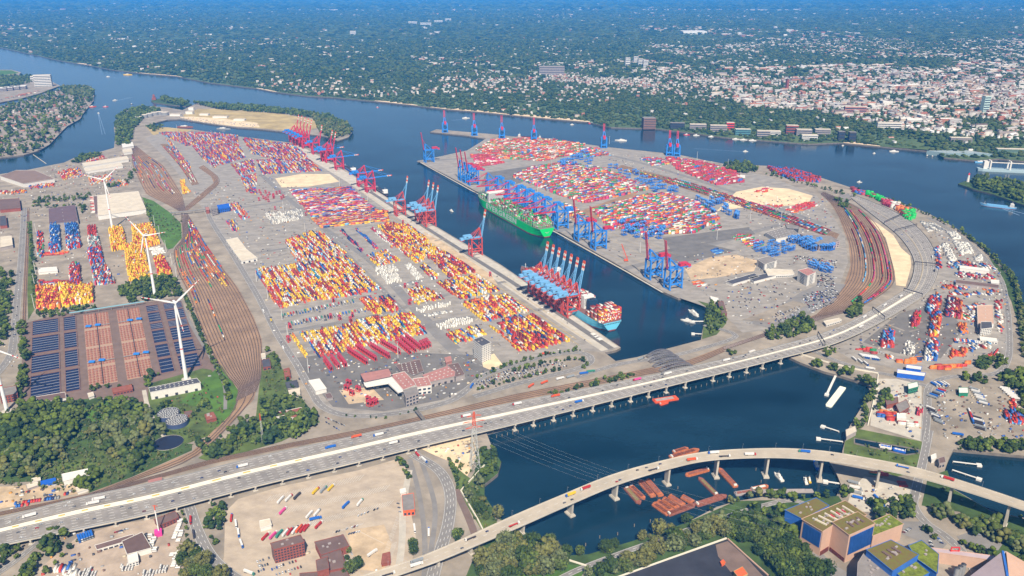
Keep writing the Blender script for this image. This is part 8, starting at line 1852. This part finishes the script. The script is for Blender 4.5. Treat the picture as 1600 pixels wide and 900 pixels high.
for x, y in zip(X[~pk], Y[~pk]): HS.append((x, y, nr.uniform(34, 80), nr.uniform(12, 20), nr.uniform(14, 22), nr.choice([.15, .15+PI/2, .5]) + nr.uniform(-.1, .1)))
HS.sort(key=lambda c: c[0]**2+c[1]**2); print('houses', len(HS))
NORD = 140; RN = ['white', 'cream', 'grey', 'red', 'pinkish', 'grey', 'brown', 'white', 'beige']
def house_obj(x, y, z, L, W_, H, yaw, wi, ri, where, group):
 ms = Mass(); houses_np(np.array([0.]), np.array([0.]), np.array([0.]), np.array([L]), np.array([W_]), np.array([H]), np.array([0.]), HL_[wi:wi+1], HL_[ri:ri+1], ms)
 o = put('house', ms.mesh('house', M_house), None, (x, y, z), yaw); return tag(o, f'{RN[wi]} house with {RN[ri]} roof {where}', 'house', group)
for x, y, L, W_, H, yw in HS[:NORD]:
 wh = 'above the beach on the far bank' if x < 900 else 'on the far city shore'; house_obj(x, y, float(north_z(x, y)), L, W_, H, yw, nr.choice([0, 1, 7, 8]), nr.choice(len(HC)), wh, 'houses '+wh)
A = np.array(HS[NORD:]); k = len(A); dd = A[:, 1]
wi = nr.choice([0, 1, 8, 8, 2, 4], k); ri = np.where(dd > 6500, nr.choice([0, 1, 8, 2, 5, 2, 3, 8], k), nr.choice([0, 1, 2, 3, 4, 5, 6, 8, 2, 2, 5, 6, 5, 0], k)); ms = Mass()
houses_np(A[:, 0], A[:, 1], north_z(A[:, 0], A[:, 1]), A[:, 2], A[:, 3], A[:, 4], A[:, 5], HL_[wi], HL_[ri], ms); tag(ms.build('far_town', M_house), kind='stuff')
for nm, px, wd, mt in (('far_road', [(1050,112),(1090,104),(1130,96),(1175,88)], 34, M_conc), ('far_road', [(1255,72),(1275,62),(1320,57),(1370,62),(1420,72)], 50, M_conc), ('far_railway', [(1280,60),(1330,66),(1390,76)], 120, M_ball), ('far_railway', [(1485,98),(1505,112),(1518,128),(1532,150),(1536,165)], 95, M_ball), ('far_road', [(1490,97),(1520,104),(1560,112),(1640,122)], 46, M_conc), ('far_road', [(1455,130),(1490,128),(1540,127)], 34, M_conc), ('far_road', [(905,103),(960,98),(1000,88),(1040,82)], 30, M_dirt)):
 mb = MB().use(mt); band(mb, [p+Vector((0, 0, 9)) for p in smooth_px([NP(*p) for p in px], 5)], wd, 0, 0, True); tag(mb.build(nm), kind='structure')
# island houses, red brown roofs in short rows
fk = []
for poly in (FINKW, FINK2W):
 xs = [p.x for p in poly]; ys = [p.y for p in poly]; n = 900; X = nr.uniform(max(min(xs), -3200), max(xs), n); Y = nr.uniform(min(ys), max(ys), n); ok = inside(poly, X, Y)
 cx, cy = sum(xs)/len(xs), sum(ys)/len(ys)
 ok2 = inside([(cx+(p.x-cx)*.93, cy+(p.y-cy)*.9) for p in poly], X, Y)
 fk += list(zip(X[ok & ok2], Y[ok & ok2]))
fk = fk[:420]; 
fk.sort(key=lambda c: c[0]**2+c[1]**2)
for i, (x, y) in enumerate(fk[:150]): house_obj(x, y, 0, nr.uniform(10, 26), nr.uniform(8, 12), nr.uniform(4, 8), nr.choice([.6, 2.2])+nr.uniform(-.2, .2), nr.choice([3, 8, 5, 6, 5]), nr.choice([3, 4, 6, 6, 6, 3]), 'on the western island', 'houses on the western island')
A = np.array(fk[150:]); k = len(A); ms = Mass(); houses_np(A[:, 0], A[:, 1], np.zeros(k), nr.uniform(10, 28, k), nr.uniform(8, 12, k), nr.uniform(4, 8, k), nr.choice([.6, 2.2], k)+nr.uniform(-.2, .2, k), HL_[nr.choice([3, 0, 8, 1, 5], k)], HL_[nr.choice([3, 4, 6, 6, 5], k)], ms); tag(ms.build('distant_island_houses', M_house), kind='stuff')
M_pier_g = M_conc
def far_bld(name, label, px, w_, d_, h, yaw, wall, rf, floors=0, cols=6, cat='building', z=None):
 p = NP(*px) if z is None else G(*px, z); t = thing(name, label, cat, p, yaw); m = MB().use(wall); m.box(-w_/2, w_/2, -d_/2, d_/2, -2, h-.5); part('wall', m, t); m = MB().use(rf); m.box(-w_/2-.4, w_/2+.4, -d_/2-.4, d_/2+.4, h-.5, h+.3); part('roof', m, t)
 for f in range(floors): m = MB().use(P_glass); m.box(-w_/2+1, w_/2-1, -d_/2-.15, -d_/2, 2+f*(h-2)/floors, 2+f*(h-2)/floors+(h-2)/floors*.45); part('window_band', m, t)
 return t
far_bld('glass_slab', 'wide grey glass office slab on the far bank', (862,119), 190, 30, 75, .05, M_gclad, M_greyroof, 6)
for i, (x, y, h) in enumerate([(980,104,75), (993,99,60), (1000,103,62), (1008,105,58)]): far_bld('tower_block', f'white residential tower on the far bank, {["first and tallest", "second", "third", "fourth"][i]} from the west', (x, y), 40, 34, h, .1, M_wallw, M_greyroof, 5)
far_bld('brown_hotel', 'brown high building with grey mansard roof on the far shore', (1013,200), 62, 46, 52, .1, mat('brown stone', S(150, 112, 92, K), .85), M_greyroof, 6, cat='hotel')
far_bld('slab_block', 'white high rise slab on the western island', (69,135), 110, 40, 80, .3, M_wallw, M_paleroof, 7, z=0); far_bld('slab_block', 'low white annex of the high rise slab', (56,127), 60, 30, 38, .3, M_wallw, M_paleroof, 3, z=0)
for i, x in enumerate((4, 14, 24, 34)): far_bld('factory_hall', f'grey white hall by the island dock, {["westernmost", "second", "third", "easternmost"][i]}', (x, 142-i), 60, 70, 22, .35, M_gclad, M_wallw, 2, cat='hall', z=0)
far_bld('mint_tower', 'slender mint green tower in the far city', (1537,176), 36, 26, 90, .2, mat('mint glass', S(190, 214, 208, K), .5), M_paleroof, 7, cat='tower'); far_bld('stadium', 'wide white stadium roof in the far woods', (1083,53), 330, 260, 40, 0, M_wallw, M_wallw, cat='stadium'); far_bld('apartment_block', 'white hospital like block in the far suburbs', (552,57), 75, 60, 70, .1, M_wallw, M_paleroof, 5)
for i, (x, y, w_) in enumerate([(645,39,150), (665,41,180), (685,37,150), (700,34,110)]): far_bld('apartment_block', f'long white apartment slab on the far wooded horizon, {["western", "second", "third", "eastern"][i]}', (x, y), w_, 40, 55, .1*i, M_wallw, M_wallw, 3)
SHB = [(1236,212,'red brick slab on the city quay',55,40,M_brick), (1255,214,'grey slab on the city quay',70,30,M_gclad), (1264,219,'white cube hall on the city quay',70,26,M_wallw), (1284,213,'pale slab on the city quay',70,28,M_gclad), (1313,220,'dark glass cube on the city quay, western',28,44,P_dark), (1330,221,'dark glass cube on the city quay, eastern',30,44,P_dark), (1058,201,'dark glazed block at the wooded shore',70,30,P_dark), (1090,203,'pale office block at the wooded shore',80,26,M_gclad), (1122,206,'white grey office row at the city quay',80,28,M_gclad), (1140,205,'crimson fronted block at the city quay',36,34,P_scr), (1160,211,'teal glass office at the city quay',70,28,mat('teal glass', S(96,146,150,K), .4)), (1192,214,'grey office at the city quay',60,30,M_gclad), (1210,213,'pale hall at the city quay',50,22,M_wallw), (1335,178,'red roofed long block above the park',110,40,M_pinkroof), (1388,201,'long white hall above the park',110,30,M_wallw), (1500,222,'glass roofed quay hall',90,18,M_gclad), (1585,240,'green roofed fish hall on the city quay',150,14,mat('green roof', S(120,150,130,K), .7))]
for x, y, lab, w_, h, mt in SHB: far_bld('quay_building', lab, (x, y), w_, 26, h, -.12, mt, M_paleroof if mt is not P_dark else M_greyroof, 3)
bp = G(1492, 240, 0); t = thing('ferry_terminal', 'pale glass roofed parallelogram terminal on the city shore', 'terminal', bp, -.12); m = MB().use(mat('pale glass roof', S(140,162,166,K), .3)); m.prism([(-120,-10),(-50,-60),(130,-50),(40,25)], -9, 12); part('roof', m, t); m = MB().use(M_wallw); 
for k in range(7): m.bar((-108+26*k, -6+4*k, 12.4), (-46+27*k, -54+k, 12.4), 1.2, .6)
part('roof_rib', m, t)
for i, (x, y) in enumerate([(217,187), (226,184), (234,182), (242,180), (250,179), (258,180)]):
 t = thing('oil_tank', f'pale grey round oil tank, {["first", "second", "third", "fourth", "fifth", "sixth"][i]} from the west', 'oil tank', G(x, y), 0, 'oil tanks by the small inlet'); m = MB().use(P_grey); m.cone((0,0,0), 17+3*(i > 2), 17+3*(i > 2), 17, 20); part('shell', m, t); m = MB().use(M_paleroof); m.cone((0,0,17), 17+3*(i > 2), 2, 2.2, 20); part('roof', m, t)
for i, (x, y, w_, h) in enumerate([(275,181,60,10), (297,178,40,14), (320,180,50,9), (345,184,80,9), (375,188,60,8), (300,172,30,16)]): far_bld('depot_building', f'pale depot building on the river island, {["first", "second", "third", "fourth", "fifth", "sixth"][i]} counted from the tanks', (x, y), w_, 24, h, -.1, M_wallw, M_paleroof, z=.4)
t = thing('church_spire', 'red brick beacon building on the river spit', 'tower', G(241,156), .2); m = MB().use(M_brick); m.box(-12, 12, -9, 9, 0, 14); m.box(-6, 6, -6, 6, 14, 26); part('wall', m, t); m = MB().use(M_tile); m.cone((0,0,26), 9, .5, 10, 4); part('roof', m, t); t.name = 'beacon_building'
far_bld('city_spire', 'dark slim church spire in the far city', (1229,142), 16, 16, 75, .3, M_brick, M_darkroof, cat='church')
# river jetty beside the spit
jetty('long grey jetty with sheds at the river mouth', (226,168), (262,171), 8, -2)
# ================================================================== PAINT LINES, CLUTTER, PARKED CARS, WAKES
m = MB().use(M_mark)
def bays(a, b, n, dx, dy, z=.62, w_=.35):
 """parallel bay lines between two photo points, each running by (dx, dy)"""
 for i in range(n):
  f = i/(n-1); x, y = a[0]+(b[0]-a[0])*f, a[1]+(b[1]-a[1])*f; p, q = G(x, y), G(x+dx, y+dy); d = (q-p).normalized(); nn = Vector((-d.y, d.x, 0))*w_/2
  m.add([(v.x, v.y, z) for v in (p-nn, q-nn, q+nn, p+nn)], [(0, 1, 2, 3)])
bays((415,785), (560,752), 34, 9, -10); bays((430,806), (600,768), 40, 9, -10); bays((470,826), (606,792), 34, 9, -10); bays((405,845), (490,822), 24, 8, -9); bays((520,834), (565,821), 16, 3, -4); bays((500,850), (560,830), 2, 40, 20)
for a_, b_, n_ in [((745,603),(797,580),24), ((800,587),(872,569),30), ((1252,470),(1302,453),30), ((1260,482),(1306,465),28), ((1212,497),(1247,482),20)]: bays(a_, b_, n_, 3, 5, .9, .3)
bays((600,862), (622,800), 26, 8, -2); bays((604,880), (612,850), 16, 8, -2)
tag(m.build('bay_marking'), kind='structure')
m = MB().use(M_mark)
for px in ([(437,482),(470,476),(560,463)], [(455,516),(560,493),(628,480)], [(440,498),(560,474)], [(452,511),(572,488)], [(600,455),(668,526)], [(545,404),(600,456)], [(640,385),(720,440),(770,502)], [(628,392),(712,460),(750,506)], [(500,562),(680,524)], [(685,545),(760,575)]): dashes(m, smooth_px([G(*p) for p in px], 6), .5, .78, 0, 9, 7)
for px in ([(640,360),(730,420),(810,478),(905,540)], [(655,352),(745,412),(830,472),(925,538)], [(560,296),(640,350)]): band(m.use(M_ymark), smooth_px([G(*p) for p in px], 6), .7, .8)
for k in range(6): band(m, smooth_px([G(880+14*k, 372-4*k), G(1010+10*k, 440-8*k)], 2), .5, .7)
tag(m.build('yard_marking'), kind='structure')
# dark repairs and oil stains with a shape of their own
m = MB().use(mat('oil stained paving', S(150, 142, 132, K), .9, .3, .05))
for i in range(170):
 poly = rnd.choice((EURO, EURO, BURCH, BURCH, [(1290,535),(1460,440),(1560,430),(1570,560),(1340,560)]))
 p = scatter(poly, 1)[0]; a = rnd.choice((YE, YE+PI/2, YB)); m.obox(p.x, p.y, .3, rnd.uniform(8, 46), rnd.uniform(1.6, 7), .32+.002*(i % 40), a)
tag(m.build('paving_patch'), kind='stuff')
# loose gear of the yards: pallets, trailers, parts, small boxes
CL = [((220,218,212),3), ((160,160,160),4), ((80,80,86),4), ((176,70,60),1.3), ((62,98,170),1.2), ((206,146,70),.5), ((120,96,84),2), ((196,182,158),3)]
def clutter(poly, n, l0=1.5, l1=6, hmax=2.6):
 for p in scatter2(poly, n):
  CLT.append((p[0], p[1], rnd.uniform(l0, l1), rnd.uniform(1.6, 2.8), rnd.uniform(.8, hmax), rnd.choice((YE, YE+PI/2, YB, .3)), pick(CL)))
CLT = []
def scatter2(poly, n):
 ps = GG(poly); x0, x1 = min(p.x for p in ps), max(p.x for p in ps); y0, y1 = min(p.y for p in ps), max(p.y for p in ps)
 X = nr.uniform(x0, x1, n*4); Y = nr.uniform(y0, y1, n*4); ok = inside(ps, X, Y); return list(zip(X[ok], Y[ok]))[:n]
for poly, n in [([(60,335),(150,330),(150,440),(60,440)], 90), ([(70,262),(200,240),(215,290),(60,300)], 330), ([(0,300),(140,300),(130,330),(0,345)], 130), ([(150,340),(270,400),(275,440),(190,450)], 70), ([(0,350),(35,350),(25,520),(0,560)], 70), ([(1040,400),(1190,390),(1290,430),(1200,510),(1120,500)], 230), ([(1120,300),(1290,310),(1310,360),(1180,370)], 260), ([(910,236),(1130,255),(1160,290),(960,262)], 160), ([(1300,545),(1460,440),(1570,430),(1572,560),(1340,560)], 330), ([(1460,600),(1600,610),(1600,690),(1470,690)], 160), ([(1368,595),(1440,602),(1440,690),(1365,660)], 90), ([(480,560),(740,552),(770,580),(700,625),(560,640)], 230), ([(400,460),(800,430),(940,545),(480,640)], 200), ([(330,340),(480,310),(560,400),(420,440)], 260), ([(300,300),(420,270),(480,300),(340,330)], 160), ([(80,840),(280,810),(280,900),(60,900)], 45), ([(0,765),(140,752),(138,768),(0,800)], 50), ([(660,700),(735,684),(740,720),(705,722)], 40), ([(470,232),(620,318),(950,545),(900,520),(560,300)], 150), ([(275,182),(405,195),(400,199),(300,190)], 160), ([(760,270),(1040,455),(1070,460),(960,370),(830,290)], 180), ([(1330,760),(1420,760),(1420,798),(1335,795)], 40), ([(1440,345),(1560,420),(1570,440),(1470,400)], 120), ([(400,870),(600,830),(600,895),(400,900)], 12), ([(215,610),(340,580),(345,650),(240,640)], 6)]: clutter(poly, n)
A = np.array([c[:6] for c in CLT]); cl = np.array([S(*c[6])[:3] for c in CLT])*K; ms = Mass(); ms.add(boxes_np(A[:, :2], np.full(len(A), .5), A[:, 2], A[:, 3], A[:, 4], A[:, 5]), BOXF, cl); tag(ms.build('yard_gear', M_cont), kind='stuff')
# the fuller car parks
PK = []
for poly, n in [([(1253,462),(1300,446),(1312,462),(1268,490)], 170), ([(1208,492),(1250,478),(1258,502),(1215,512)], 90), ([(745,598),(800,578),(880,562),(890,572),(800,596),(748,612)], 120), ([(1240,398),(1310,408),(1305,420),(1240,408)], 90), ([(1278,428),(1308,432),(1302,450),(1276,448)], 80), ([(140,335),(70,300),(120,298),(200,290)], 60), ([(5,590),(28,470),(36,470),(14,590)], 40), ([(1462,400),(1470,345),(1478,350),(1470,400)], 10), ([(1150,440),(1200,430),(1240,470),(1160,500)], 60)]:
 for x, y in scatter2(poly, n): PK.append((x, y))
A = np.array(PK); A = np.round(A/np.array([3.2, 5.6]))*np.array([3.2, 5.6])+nr.uniform(-.3, .3, A.shape); A = np.concatenate([A, np.array([(c[0].x, c[0].y) for c in CARS[300:] if c[0].z < 2]).reshape(-1, 2)]); k = len(A); cc = np.array([S(*CARP[pick(CARW)])[:3] for _ in range(k)]); yw = np.full(k, YB+PI/2); ms = Mass()
ms.add(boxes_np(A, np.full(k, .9), np.full(k, 4.4), np.full(k, 1.8), np.full(k, .8), yw), BOXF, cc); ms.add(boxes_np(A, np.full(k, 1.7), np.full(k, 2.4), np.full(k, 1.5), np.full(k, .6), yw), BOXF, cc*.4); tag(ms.build('distant_parked_cars', M_cont), kind='stuff')
# wakes behind moving boats
M_wake = mat('wake foam', S(150, 176, 206, K), .6, .3, .05)
for (x, y), (x2, y2), w_ in [((180,158),(205,152),9), ((165,168),(150,172),5), ((1165,237),(1085,232),4), ((1568,326),(1600,336),12), ((728,186),(706,188),6), ((154,178),(162,210),5), ((970,221),(955,221),8), ((169,120),(186,123),5)]:
 a, b = G(x, y, WZ+.06), G(x2, y2, WZ+.06); d = (b-a).normalized(); nn = Vector((-d.y, d.x, 0)); m = MB().use(M_wake)
 for s in (-1, 1): m.add([a+nn*s*w_*.2, a+nn*s*w_*.45, b+nn*s*w_*1.5, b+nn*s*w_*1.3], [(0, 1, 2, 3) if s > 0 else (3, 2, 1, 0)])
 tag(m.build('boat_wake'), kind='stuff')
